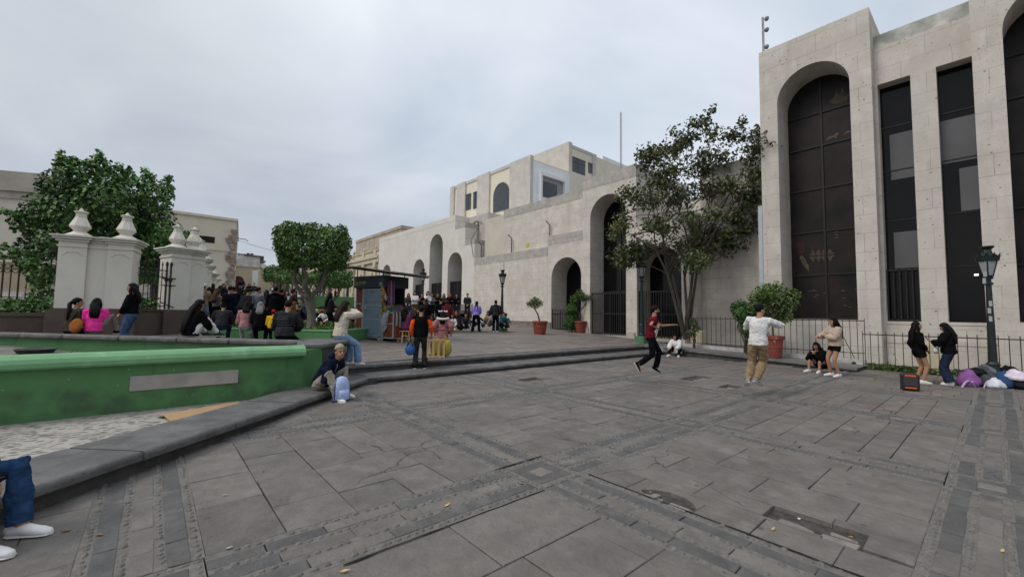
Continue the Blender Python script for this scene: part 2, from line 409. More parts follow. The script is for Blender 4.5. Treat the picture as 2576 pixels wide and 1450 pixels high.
# broken edge of the round hole, loose stones along the worn band
for k in range(26):
    x=3.60+rnd.uniform(-.02,.03); y=-.9+k*.11
    if 1.7<y<2.35: x=3.56
    UP.tint=None; dome(x,y,-.012,rnd.uniform(.03,.055),rnd.uniform(.02,.035),rnd.uniform(.012,.022),rnd.random()*3)
for P_ in ([(3.86,2.32),(3.72,2.32),(3.80,2.24),(3.86,2.12)],[(3.585,2.32),(3.68,2.32),(3.63,2.24),(3.60,2.16)],[(3.86,1.78),(3.70,1.78),(3.80,1.86),(3.86,1.98)],[(3.585,1.78),(3.66,1.78),(3.61,1.84)]):
    UP.col=(1,1,1); UP.prism(P_,-.05,-.001,0); UP.col=None
for (x,y,s) in ((3.64,2.25,.07),(3.72,2.2,.06),(3.66,2.12,.05),(3.83,1.85,.04),(3.80,2.28,.05)):
    stone(UP,x-s,x+s,y-s*.7,y+s*.7,h=-.022,mi=0,tint=tintv(1.25,.1,.5),tilt=.012,sk=.04)
for hx in HOLES: UP.box(hx[0]-.03,hx[1]+.03,hx[2]-.03,hx[3]+.03,-.07,-.042,4)
for (x0,x1,y0,y1) in ((4.07,4.2,.74,1.0),(4.09,4.22,1.02,1.3),(4.2,4.27,.76,.95),(3.62,3.75,1.84,2.05),(10.6,10.9,4.2,4.4),(11.2,11.9,5.3,5.5)):
    stone(UP,x0,x1,y0,y1,h=-.036,mi=5,tint=(1,1,1),tilt=.008,sk=.06,ch=.012)
plaza=UP.build('plaza_floor',[PAVE,DARKST,PEB,MORT,DIRT,RUB,mat('open_joint',(.012,.011,.010),None,rough=1.)],vcol=True,fix=False); tag(plaza,kind='structure')
g=MB(); g.box(-300,300,-300,300,-.4,-.046)
tag(g.build('ground',DIRT),kind='structure')
# upper plaza: stone flags on the slope near the steps, plain paving further up the street
UPV=MB()
def upskip(x,y): return y-x>16.6+0 and y<13 and False
up_pink=lambda x,y: 1.0
fill(UPV,-3,20.2,11.05,33,pink=up_pink,zf=gz,lo=.4,hi=.7,llo=.7,lhi=1.5,base=1.18,detail=False)
g=MB()
yy=[10.7,22,33,60,90,140]
for a,b in zip(yy,yy[1:]):
    o=.03 if b<=33 else .0
    g.quad((-60,a,gz(a)-o),(60,a,gz(a)-o),(60,b,gz(b)-o),(-60,b,gz(b)-o))
def brick_ex(n,l,vec,cur,b):
    br=n.new('ShaderNodeTexBrick'); l.new(vec,br.inputs['Vector']); br.inputs['Scale'].default_value=1.; br.inputs['Brick Width'].default_value=1.1; br.inputs['Row Height'].default_value=.6
    br.inputs['Mortar Size'].default_value=.02; br.inputs['Color1'].default_value=(1,1,1,1); br.inputs['Color2'].default_value=(.8,.78,.76,1); br.inputs['Mortar'].default_value=(.5,.5,.5,1)
    return mixc(n,l,cur,br.outputs['Color'],1.,'MULTIPLY')
STREET=mat('street_flags',(.20,.19,.18),(.27,.25,.23),1.2,.8,.3,20,extra=brick_ex)
up_floor=UPV.build('upper_plaza_floor',[PAVE],vcol=True,fix=False); tag(up_floor,kind='structure')
tag(g.build('street',STREET),kind='structure')
# steps, kerb and ledge of dark stone with rounded nosings
def basalt_ex(n,l,vec,cur,b):
    cur=mixc(n,l,cur,(.16,.155,.15),nz_(n,l,vec,2.5,.45,.62,b=.75))
    cur=mixc(n,l,cur,(.24,.23,.22),nz_(n,l,vec,9,.66,.74,b=.5))
    cur=mixc(n,l,cur,(.035,.035,.036),nz_(n,l,vec,30,.58,.75,b=.6))
    return cur
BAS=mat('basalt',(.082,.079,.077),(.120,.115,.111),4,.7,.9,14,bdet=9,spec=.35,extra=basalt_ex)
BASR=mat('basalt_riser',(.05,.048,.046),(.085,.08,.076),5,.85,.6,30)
def nosing(depth,z,th=.085,r=.035,over=.05,n=5):
    p=[(depth,z-th),(depth,z),(-over+r,z)]
    for i in range(1,n): 
        a=math.pi/2*i/n; p.append((-over+r-r*math.sin(a),z-r+r*math.cos(a)))
    p+=[(-over,z-r),(-over,z-th+.015),(-over+.015,z-th)]
    return p
def run(mb,pts,prof,mi=0,inn=None):
    # sweep a (depth,z) profile along a polyline in plan; depth goes to the left of travel
    k=len(prof); vs=[];fs=[]; P=[V((p[0],p[1],0)) for p in pts]
    for i,p in enumerate(P):
        d1=(P[i]-P[i-1]).normalized() if i>0 else (P[1]-P[0]).normalized()
        d2=(P[i+1]-P[i]).normalized() if i<len(P)-1 else d1
        n1=V((-d1.y,d1.x,0)); n2=V((-d2.y,d2.x,0)); nn=(n1+n2); nn=nn/ (nn.length_squared/2) if nn.length>.01 else n1
        dz=pts[i][2] if len(pts[i])>2 else 0.
        for (u,z) in prof: q=p+nn*u; vs.append((q.x,q.y,z+dz))
    for i in range(len(P)-1):
        for j in range(k): fs.append((i*k+j,i*k+(j+1)%k,(i+1)*k+(j+1)%k,(i+1)*k+j))
    fs.append(tuple(range(k-1,-1,-1))); fs.append(tuple((len(P)-1)*k+j for j in range(k)))
    mb.add(vs,fs,mi)
def rect(d0,d1,z0,z1): return [(d1,z0),(d1,z1),(d0,z1),(d0,z0)]
st=MB()
def jointed(mb,a,b,prof,seg=1.35,gap=.006,dz=0.):
    a=V((*a,0)); b=V((*b,0)); L_=(b-a).length; u=(b-a)/L_; t=0
    while t<L_-.01:
        e=min(L_,t+seg*rnd.uniform(.8,1.2)); e=L_ if L_-e<.4 else e
        p,q=a+u*(t+gap/2),a+u*(e-gap/2); h=rnd.uniform(-.004,.004)
        run(mb,[(p.x,p.y,dz+h),(q.x,q.y,dz+h)],prof); t=e
jointed(st,(4.0,9.75),(17.32,9.75),nosing(.95,.15))
jointed(st,(3.3,10.68),(17.4,10.68),nosing(.42,.34))
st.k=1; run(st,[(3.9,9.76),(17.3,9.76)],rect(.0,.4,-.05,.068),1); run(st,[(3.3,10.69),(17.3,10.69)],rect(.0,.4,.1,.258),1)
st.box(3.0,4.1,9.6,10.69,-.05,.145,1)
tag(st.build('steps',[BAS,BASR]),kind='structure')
kb=MB(); K0=(-4.0,1.70,.155); 
def kz(x): return .10*max(0,min(1,(3.0-x)/4.0))+.0
ptk=[(x,x+5.88,kz(x)) for x in (-4,-2.9,-1.9,-1.0,-.05,.85,1.8,2.4,3.0)]
for a,b in zip(ptk,ptk[1:]):
    u=.005; e_=rnd.uniform(-.006,.006); f_=rnd.uniform(-.012,.012)
    run(kb,[(a[0]+u+f_,a[1]+u-f_,a[2]+e_),(b[0]-u+f_,b[1]-u-f_,b[2]+e_)],nosing(.76,.155,th=.10,r=.05,over=.10))
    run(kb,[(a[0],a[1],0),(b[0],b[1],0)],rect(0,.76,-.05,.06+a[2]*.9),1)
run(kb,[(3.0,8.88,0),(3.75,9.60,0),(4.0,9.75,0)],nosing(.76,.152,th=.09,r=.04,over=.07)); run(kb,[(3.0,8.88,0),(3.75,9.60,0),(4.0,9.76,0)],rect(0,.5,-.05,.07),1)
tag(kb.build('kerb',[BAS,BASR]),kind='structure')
def lz(y): return .11+.25*max(0,(y-3))/7.6
lg=MB()
ys_=[3.0,4.3,5.6,7.0,8.4,9.7,10.75]
for a,b in zip(ys_,ys_[1:]): run(lg,[(17.25,b-.003,lz(b)),(17.25,a+.003,lz(a))],nosing(.45,0,th=.09))
run(lg,[(17.25,10.75,0),(17.25,3.0,0)],[(.4,-.05),(.4,.02),(0,.02),(0,-.05)],1)
for a,b in zip(ys_,ys_[1:]): lg.add([(17.27,b,-.05),(17.27,a,-.05),(17.27,a,lz(a)-.07),(17.27,b,lz(b)-.07)],[(0,1,2,3)],1)
lg.add([(17.25,3.0,-.05),(18.9,3.0,-.05),(18.9,3.0,.105),(17.25,3.0,.105)],[(0,1,2,3)],1)
tag(lg.build('ledge',[BAS,BASR]),kind='structure')
rp=MB()
for a,b in zip(ys_,ys_[1:]): rp.quad((17.68,a,lz(a)-.003),(19.4,a,lz(a)-.003),(19.4,b,lz(b)-.003),(17.68,b,lz(b)-.003))
rp.quad((17.68,10.75,lz(10.75)-.003),(20.4,10.75,lz(10.75)+.05),(20.4,13,gz(13)-.01),(17.68,13,gz(13)-.02))
rp.quad((19.4,3,.11),(22,3,.14),(22,10.75,.44),(19.4,10.75,lz(10.75)-.003))
tag(rp.build('walkway',mat('walkway_concrete',(.15,.145,.14),(.20,.19,.18),2.2,.85,.4,30)),kind='structure')
# ---------------- fountain in an octagonal basin of green painted walls
def green_ex(n,l,vec,cur,b):
    cur=mixc(n,l,cur,(.045,.11,.035),nz_(n,l,vec,.7,.5,.85,b=.22))
    cur=mixc(n,l,cur,(.35,.36,.31),nz_(n,l,vec,5.5,.07,.045,kind='v',b=.8))
    mp=n.new('ShaderNodeMapping'); l.new(vec,mp.inputs[0]); mp.inputs['Scale'].default_value=(6,6,.5); cur=mixc(n,l,cur,(.035,.085,.03),nz_(n,l,mp.outputs[0],1.,.60,.74,b=.45))
    s=n.new('ShaderNodeSeparateXYZ'); l.new(vec,s.inputs[0])
    mr=n.new('ShaderNodeMapRange'); l.new(s.outputs[2],mr.inputs[0]); mr.inputs[1].default_value=.36; mr.inputs[2].default_value=.2; mr.inputs[3].default_value=0; mr.inputs[4].default_value=.6
    k=n.new('ShaderNodeMath'); k.operation='MULTIPLY'; l.new(mr.outputs[0],k.inputs[0]); l.new(nz_(n,l,vec,2.7,.4,.62),k.inputs[1])
    return mixc(n,l,cur,(.04,.05,.035),k.outputs[0])
GRN=mat('green_wall_paint',(.072,.200,.070),(.084,.226,.082),2.2,.6,.35,45,spec=.35,extra=green_ex)
def lgreen_ex(n,l,vec,cur,b):
    cur=mixc(n,l,cur,(.06,.14,.06),nz_(n,l,vec,2.3,.55,.78,b=.5))
    return mixc(n,l,cur,(.30,.42,.33),nz_(n,l,vec,5,.58,.75,b=.5))
LGR=mat('pale_green_paint',(.13,.30,.135),(.17,.37,.18),2.5,.5,.3,50,spec=.4,extra=lgreen_ex)
PLAQ=mat('cement_plaque',(.30,.285,.26),(.40,.38,.35),3,.85,.4,40)
ft=thing('fountain','octagonal fountain basin of green painted walls with a dark stone cap and blank cement plaque','fountain',(0,9,.2))
w=MB(); w.box(-5,2.36,9.15,9.42,-.05,.84); w.prism([(2.36,9.15),(2.80,9.42),(2.7,9.7),(2.36,9.42)],-.05,.90); w.build('front_wall',GRN,ft)
cp=MB(); prof=[]
for i in range(13):
    a=-math.pi/2+.25+ (math.pi*1.5-.0)*i/12
    prof.append((8.27-.21*math.cos(a*.0+math.pi*(i/12)), .0))
pr=[(9.03,.79),(9.00,.82),(9.0,.88),(9.03,.94),(9.10,.985),(9.22,1.005),(9.34,.995),(9.44,.96),(9.48,.90),(9.47,.83),(9.44,.79)]
xsn=[-5+i*.35 for i in range(21)]+[2.37]
vs=[];fs=[]
for i,x in enumerate(xsn):
    for (y,z) in pr: vs.append((x,y+noise.noise(V((x*1.3,y,z)))*.008,z+noise.noise(V((x*1.1,3+y,z)))*.008))
k=len(pr)
for i in range(len(xsn)-1):
    for j in range(k): fs.append((i*k+j,i*k+(j+1)%k,(i+1)*k+(j+1)%k,(i+1)*k+j))
fs+= [tuple(range(k)),tuple((len(xsn)-1)*k+j for j in range(k))]
cp.add(vs,fs); cp.build('coping',LGR,ft,smooth=False)
q=MB(); q.cbox(-.21,1.26,9.13,9.16,.36,.60,.006); q.build('plaque',PLAQ,ft)
blk=MB(); blk.prism([(2.34,9.44),(2.79,9.46),(3.66,10.62),(3.62,11.15),(2.9,11.4),(2.3,10.2)],-.05,.90,0)
blk.add([(2.81,9.42,-.05),(3.70,10.6,-.05),(3.70,10.6,.897),(2.81,9.42,.897)],[(0,1,2,3)],1)
blk.add([(3.70,10.6,-.05),(3.65,11.2,-.05),(3.65,11.2,.897),(3.70,10.6,.897)],[(0,1,2,3)],1)
blk.build('corner_block',[GRN,BASR],ft)
cap=MB(); bmc=bmesh.new()
def bslab(poly,z0,z1,c):
    bm=bmesh.new(); vs=[bm.verts.new((x,y,z1)) for x,y in poly]; f=bm.faces.new(vs)
    if f.normal.z<0: f.normal_flip()
    r=bmesh.ops.extrude_face_region(bm,geom=[f]); 
    for v in r['geom']:
        if isinstance(v,bmesh.types.BMVert): v.co.z=z0
    bmesh.ops.recalc_face_normals(bm,faces=bm.faces); bmesh.ops.bevel(bm,geom=[e for e in bm.edges],offset=c,segments=3,affect='EDGES',profile=.5); return bm
b=bslab([(2.46,10.15),(2.42,9.45),(2.80,9.34),(3.80,10.58),(3.75,11.25),(2.9,11.55)],.897,1.0,.035); cap.addbm(b); b.free()
dw=V((-.635,.773,0)).normalized(); nw=V((-.773,-.635,0)).normalized()
B0=V((2.90,10.75,0))
def wl(t,s): p=B0+dw*t+nw*s; return (p.x,p.y)
t=0.
while t<11:
    e=t+rnd.uniform(1.3,1.8); b=bslab([wl(t+.004,0),wl(e-.004,0),wl(e-.004,.46),wl(t+.004,.48)],.888,1.0,.04); cap.addbm(b); b.free(); t=e
cap.build('wall_cap',BAS,ft)
bw=MB(); bw.prism([wl(-.3,.07),wl(11.2,.07),wl(11.2,.38),wl(-.3,.38)],.0,.888); bw.build('back_wall',mat('mossy_green_paint',(.05,.17,.06),(.085,.19,.085),1.4,.7,.4,30,extra=green_ex),ft)
fl=MB(); fl.prism([(-5,9.42),(2.33,9.42),(2.33,10.2),wl(0,.3),wl(11,.3),(-9,17)],.0,.30); fl.build('basin_floor',mat('basin_slime',(.05,.055,.045),(.10,.10,.085),3,.5,.4,12),ft)
d=thing('fountain_spout','dark shallow dish of the dry fountain standing inside the green basin','fountain spout',(-1.85,12.1,.5))
x,y,z=at(90,880,10.); d.location=(x,y,.38)
s=MB(); s.lathe([(.13,0),(.12,.14),(.20,.2),(.30,.24),(.345,.32),(.36,.335),(.33,.34),(.25,.31),(.02,.29)],x,y,.36,24); s.build('dish',mat('dark_bronze',(.02,.024,.027),(.05,.055,.058),9,.5,.2,40,metal=.3),d,smooth=False)
def cob_ex(n,l,vec,cur,b):
    mp=n.new('ShaderNodeMapping'); l.new(vec,mp.inputs[0]); mp.inputs['Scale'].default_value=(9,16,1); mp.inputs['Rotation'].default_value=(0,0,R(20))
    dn=n.new('ShaderNodeTexNoise'); l.new(vec,dn.inputs['Vector']); dn.inputs['Scale'].default_value=.8
    ds=n.new('ShaderNodeVectorMath'); ds.operation='MULTIPLY_ADD'; l.new(dn.outputs['Color'],ds.inputs[0]); ds.inputs[1].default_value=(2.5,2.5,0); l.new(mp.outputs[0],ds.inputs[2])
    vo=n.new('ShaderNodeTexVoronoi'); l.new(ds.outputs[0],vo.inputs['Vector']); vo.inputs['Scale'].default_value=1; vo.inputs['Randomness'].default_value=.8
    r=n.new('ShaderNodeMapRange'); r.clamp=True; l.new(vo.outputs['Distance'],r.inputs[0]); r.inputs[1].default_value=.34; r.inputs[2].default_value=.46
    pc=mixc(n,l,(.11,.10,.095),(.21,.19,.175),nz_(n,l,ds.outputs[0],.9,.3,.7))
    cur=mixc(n,l,pc,(.36,.335,.30),r.outputs[0])
    cur=mixc(n,l,cur,(.07,.065,.06),nz_(n,l,vec,1.2,.55,.75,b=.6))
    hb=n.new('ShaderNodeBump'); hb.invert=True; l.new(r.outputs[0],hb.inputs['Height']); hb.inputs['Strength'].default_value=.5; hb.inputs['Distance'].default_value=.015; l.new(hb.outputs[0],b.inputs['Normal'])
    return cur
cb=MB(); cb.add([(-5,9.2,.03),(-5,1.8,.03),(-.5,6.3,.03),(2.4,9.2,.03)],[(0,1,2,3)])
tag(cb.build('cobbles',mat('cobble_mosaic',(.2,.2,.2),None,rough=.8,extra=cob_ex)),kind='structure')
# flattened cardboard lying on the cobbles
cdb=MB()
a,b_=onz(392,1045,.05),onz(470,1068,.05); c_,e_=onz(640,1022,.05),onz(585,1012,.05)
n_=14; rows=[]
for i in range(n_):
    for j in range(5):
        u,v_=i/(n_-1),j/4
        p=(a*(1-u)+e_*u)*(1-v_)+(b_*(1-u)+c_*u)*v_
        p.z=.055+.02*math.sin(j*2.2+.3)+.012*noise.noise(V((u*5,v_*3,1)))+(.02 if j in(1,3) else 0)
        p.x+=.02*noise.noise(V((u*9,v_*4,5))); p.y+=.03*noise.noise(V((u*9,v_*4,9))); rows.append(p)
fs=[(i*5+j,(i+1)*5+j,(i+1)*5+j+1,i*5+j+1) for i in range(n_-1) for j in range(4)]
nv=len(rows); cdb.add(rows+[p-V((0,0,.006)) for p in rows],fs+[tuple(nv+k for k in f[::-1]) for f in fs])
tag(cdb.build('cardboard_sheet',mat('cardboard',(.36,.22,.115),(.47,.31,.175),8,.9,.2,30,stretch=(1,6,1)),origin=a),'flattened brown cardboard lying on the cobbles below the green wall','cardboard')
# ---------------- planters of the upper plaza
LEAFB=None
def planter(name,label,P1,P2,dv_,ztop,zb,group='green planters of the plaza'):
    t=thing(name,label,'planter',((P1.x+P2.x)/2,(P1.y+P2.y)/2,zb),group=group)
    P1=V((P1.x,P1.y,0));P2=V((P2.x,P2.y,0)); u=(P2-P1).normalized(); n=V((-u.y,u.x,0)); L_=(P2-P1).length
    def q(a,b): p=P1+u*a+n*b; return (p.x,p.y)
    w=MB()
    for r in (((0,0),(L_,0),(L_,.3),(0,.3)),((0,.3),(.3,.3),(.3,dv_),(0,dv_)),((L_-.3,.3),(L_,.3),(L_,dv_),(L_-.3,dv_)),((.3,dv_-.3),(L_-.3,dv_-.3),(L_-.3,dv_),(.3,dv_))):
        w.prism([q(*k) for k in r],zb,ztop-.04)
    w.build('wall',GRN,t)
    c=MB(); e=.02
    for r in (((-e,-e),(L_+e,-e),(L_+e,.32),(-e,.32)),((-e,.32),(.32,.32),(.32,dv_+e),(-e,dv_+e)),((L_-.32,.32),(L_+e,.32),(L_+e,dv_+e),(L_-.32,dv_+e)),((.32,dv_-.32),(L_-.32,dv_-.32),(L_-.32,dv_+e),(.32,dv_+e))):
        c.prism([q(*k) for k in r],ztop-.04,ztop)
    c.build('rim',LGR,t)
    s=MB(); s.prism([q(.3,.3),q(L_-.3,.3),q(L_-.3,dv_-.3),q(.3,dv_-.3)],zb,ztop-.08); s.build('soil',mat('garden_soil',(.03,.024,.018),(.055,.045,.034),15,.95,.8,40),t)
    return t
PL1,PL2=at(527,823,15.2),at(832,830,14.2)
planter('planter','long low green planter with a pale rim around the big clipped tree',PL1,PL2,2.6,1.05,.4)
PL3,PL4=at(742,797,24.),at(806,800,24.); PL5,PL6=at(850,792,27.),at(905,794,27.)
# ================= the sillar stone buildings on the right
SIL=mat('sillar_stone',(.56,.515,.455),(.68,.635,.575),1.3,.9,.45,55,spec=.2,extra=sillar(.40,1.05,.52,.85,.55))
SILW=mat('whitewashed_sillar',(.62,.585,.535),(.72,.685,.635),.9,.9,.4,45,spec=.2,extra=sillar(.10,1.3,.6,.65,.25,(.60,.56,.50)))
SILT=mat('sillar_tower',(.55,.505,.45),(.66,.615,.555),1.2,.9,.5,50,spec=.2,extra=sillar(.46,1.3,.70,.9,.55))
CAPST=mat('weathered_sillar_cap',(.36,.335,.305),(.48,.45,.415),2.,.9,.5,45,spec=.2,extra=sillar(.4,1.1,.62,.75,.3))
GLASS=mat('dark_glass',(.004,.004,.0045),(.008,.007,.007),.9,.1,.02,3,metal=0,spec=.22)
GLBR=mat('brown_etched_glass',(.010,.009,.009),(.030,.021,.018),.9,.35,0,metal=0,spec=.2)
GLB=mat('painted_glass_reflection',(.095,.093,.097),(.125,.122,.128),.6,.25,0,spec=.35)
IRON=mat('black_iron',(.012,.012,.013),(.022,.021,.021),20,.55,.1,80,spec=.4)
RUST=mat('rusty_iron',(.03,.024,.021),(.055,.042,.035),15,.75,.2,60,spec=.3)
MULL=mat('dark_mullion',(.02,.019,.018),None,rough=.5)
DARKIN=mat('dark_interior',(.012,.011,.011),(.02,.018,.017),3,.9)
def facade(mb,y0,y1,z0,z1,X,Xb,arches,n=20,xfull=None,mi=0):
    """front wall facing -X with round arches (ya,yb,zbottom,zspring) whose reveals reach Xb"""
    xf=xfull or Xb; mb.k=mi
    ar=sorted(arches)
    y=y0
    for (a,b,zb,zs) in ar:
        if a>y: mb.quad((X,y,z0),(X,a,z0),(X,a,z1),(X,y,z1))
        r=(b-a)/2; c=(a+b)/2
        if zb>z0: mb.quad((X,a,z0),(X,b,z0),(X,b,zb),(X,a,zb)); mb.quad((X,a,zb),(X,b,zb),(Xb,b,zb),(Xb,a,zb))
        pts=[(c-r*math.cos(math.pi*i/n),zs+r*math.sin(math.pi*i/n)) for i in range(n+1)]
        for p,q in zip(pts,pts[1:]):
            mb.quad((X,p[0],p[1]),(X,q[0],q[1]),(X,q[0],z1),(X,p[0],z1))
            mb.quad((X,p[0],p[1]),(X,q[0],q[1]),(Xb,q[0],q[1]),(Xb,p[0],p[1]))
        mb.quad((X,a,zb),(X,a,zs),(Xb,a,zs),(Xb,a,zb)); mb.quad((X,b,zb),(X,b,zs),(Xb,b,zs),(Xb,b,zb))
        y=b
    if y<y1: mb.quad((X,y,z0),(X,y1,z0),(X,y1,z1),(X,y,z1))
    mb.quad((X,y0,z1),(X,y1,z1),(xf,y1,z1),(xf,y0,z1))
    mb.quad((X,y0,z0),(X,y0,z1),(xf,y0,z1),(xf,y0,z0)); mb.quad((X,y1,z0),(X,y1,z1),(xf,y1,z1),(xf,y1,z0))
def archpane(mb,a,b,zb,zs,X,n=20,mi=0):
    r=(b-a)/2; c=(a+b)/2
    poly=[(a,zb),(b,zb)]+[(c+r*math.cos(math.pi*i/n),zs+r*math.sin(math.pi*i/n)) for i in range(n+1)]
    mb.slab(poly,'x',X,X+.03,mi)
def gate(parent,name,X,a,b,z0,z1,pitch=.13,rails=(0,.5,1),label=None,spikes=0.,r=.016,mid=True):
    g=MB()
    n=max(2,round((b-a)/pitch))
    for i in range(n+1):
        y=a+(b-a)*i/n; q=r*1.8 if i in(0,n) or (mid and i==n//2) else r
        g.box(X-q,X+q,y-q,y+q,z0,z1+spikes)
    for t in rails:
        z=z0+(z1-z0)*t; g.box(X-.012,X+.034,a,b,z-.03,z+.03)
    o=g.build(name,IRON,parent)
    if label: o['label']=label
    return o
# ---- portal building: low wing, tall centre, low wing
def cap_row(mb,X,y0,y1,z0,z1,xb,mi=1): mb.box(X-.012,xb,y0,y1,z0,z1,mi)
pb=thing('portal_building','sillar stone portal building with one tall arch between two lower ones behind the tree','building',(20.5,14.75,.5))
m=MB()
# stepped portal
facade(m,9.85,12.83,0,6.6,20,21.35,[(10.26,12.80,.52,4.13)],xfull=24)
facade(m,16.62,19.62,0,6.35,20,21.5,[(16.71,19.25,.60,4.13)],xfull=21.9)
facade(m,12.83,16.62,0,9.45,20.0,21.35,[(13.48,16.02,.55,7.56)],xfull=26)
m.build('portal_wall',SIL,pb)
m=MB(); m.box(19.99,24,9.84,12.83,6.6,6.97); m.box(19.99,21.9,16.62,19.63,6.35,6.97); m.box(19.985,26,12.82,16.63,9.45,10.15); m.build('parapet',CAPST,pb)
m=MB(); m.box(20.35,26,16.63,24.75,5.8,9.1); m.build('upper_wall',SIL,pb)
m=MB(); m.box(20.34,26,16.64,24.76,9.1,9.72); m.build('upper_wall_cap',CAPST,pb)
m=MB(); m.box(20.0,20.5,19.63,28.1,1.22,5.65); m.build('boundary_wall',SIL,pb)
m=MB(); m.box(19.99,20.52,19.64,28.1,5.65,6.26); m.box(19.985,20.4,24.2,24.28,5.0,6.0); m.build('boundary_wall_cap',CAPST,pb)
def rub_ex(n,l,vec,cur,b):
    wv=wallvec(n,l,vec); vo=n.new('ShaderNodeTexVoronoi'); vo.feature='DISTANCE_TO_EDGE'; l.new(wv,vo.inputs['Vector']); vo.inputs['Scale'].default_value=6
    r=n.new('ShaderNodeMapRange'); r.clamp=True; l.new(vo.outputs[0],r.inputs[0]); r.inputs[1].default_value=.02; r.inputs[2].default_value=.07
    return mixc(n,l,(.07,.06,.052),cur,r.outputs[0])
m=MB(); m.box(19.93,20.2,19.26,28.1,.2,1.2); m.build('rubble_footing',mat('rubble_masonry',(.19,.16,.135),(.32,.28,.245),5,.9,.9,14,extra=rub_ex),pb)
m=MB(); m.box(19.96,21.35,13.2,16.2,.3,.56); m.box(19.9,21.35,16.75,19.3,.3,.60); m.box(19.96,21.35,10.2,12.85,.3,.54); m.box(19.9,20.02,12.9,13.42,.3,.80);m.box(19.9,20.02,16.1,16.6,.3,.95); m.build('sill',mat('worn_sill',(.40,.36,.30),(.48,.43,.36),4,.85,.3,30),pb)
m=MB(); archpane(m,13.3,16.2,.5,7.5,21.36); m.box(21.38,21.5,10,12.9,.5,5.6); m.box(21.52,21.6,16.5,19.5,.5,5.6); m.build('glazing',GLASS,pb)
m=MB(); m.box(21.30,21.35,14.72,14.80,.5,8.9); m.box(21.30,21.35,13.4,16.1,3.1,3.2); m.box(21.30,21.35,13.4,16.1,5.6,5.68); m.build('mullion',MULL,pb)
gate(pb,'gate',20.18,13.50,16.0,.56,3.05,.15,(.04,.5,.98))
gate(pb,'gate',20.18,10.28,12.78,.54,3.05,.15,(.04,.5,.98))
gate(pb,'gate',21.40,16.72,18.2,.60,3.1,.13,(.04,.5,.98))
gate(pb,'low_railing',20.10,17.9,19.22,.62,1.95,.14,(.12,.86),spikes=.12,r=.012)
# connecting wall between the portal and the tower
cw=thing('connecting_wall','plain tall sillar wall between the portal and the near tower','wall',(21.5,8.2,0))
m=MB(); m.box(21.3,24.5,6.45,9.86,0,8.85); m.box(24.5,26,6.45,13,0,8.85); m.build('wall',SIL,cw)
m=MB(); m.box(21.29,24.5,6.45,9.86,8.85,9.35); m.build('wall_cap',CAPST,cw)
dp=MB(); dp.box(20.02,20.12,6.56,6.72,.3,6.6); dp.box(20.0,20.14,6.55,6.73,3.2,3.27)
tag(dp.build('drainpipe',mat('zinc_pipe',(.42,.46,.50),(.50,.54,.57),3,.5),origin=(20.1,6.64,.3)),'pale grey square drainpipe down the corner of the near tower','drainpipe')
# ---- near tower block with arches and slot windows
tw=thing('tower_building','big pale stone building with tall glazed arches and slot windows at the right','building',(20.5,2,0))
m=MB(); facade(m,2.75,6.54,0,13.5,20,21.4,[(3.40,5.87,1.66,10.895)],xfull=27); m.build('tower',SILT,tw)
m=MB(); facade(m,-3.65,.23,0,13.6,20,21.4,[(-2.91,-.44,1.66,10.895)],xfull=27); m.build('tower',SILT,tw)
m=MB(); facade(m,-12,-6.2,0,13.6,20,21.4,[],xfull=27); m.build('tower',SILT,tw)
def slotwall(y0,y1,slots):
    m=MB(); X,Xb,z1,zt,zb=20.5,21.1,12.03,10.59,1.63; y=y0
    for a,b in slots+[(y1,y1)]:
        if a>y: m.box(X,Xb,y,a,0,z1)
        if b>a:
            m.box(X,Xb,a,b,zt,z1); m.box(X-.02,Xb,a,b,zb-.1,zb); m.box(X,Xb,a,b,0,zb-.1)
        y=b
    m.box(X-.05,X,y0+.02,y1-.02,.85,1.0); m.box(X-.03,X,y0+.02,y1-.02,0,.85)
    m.build('slot_wall',SILT,tw)
    m=MB(); m.box(20.7,21.2,y0,y1,12.03,12.63); m.build('parapet',mat('stained_cement',(.33,.33,.30),(.60,.60,.56),1.6,.9,.3,20,extra=lambda n,l,v,c,b: mixc(n,l,c,(.22,.23,.21),nz_(n,l,v,1.1,.45,.6,b=.7))),tw)
slotwall(.23,2.75,[(.23,1.09),(1.75,2.66)]); slotwall(-6.2,-3.65,[(-6.1,-5.2),(-4.55,-3.65)])
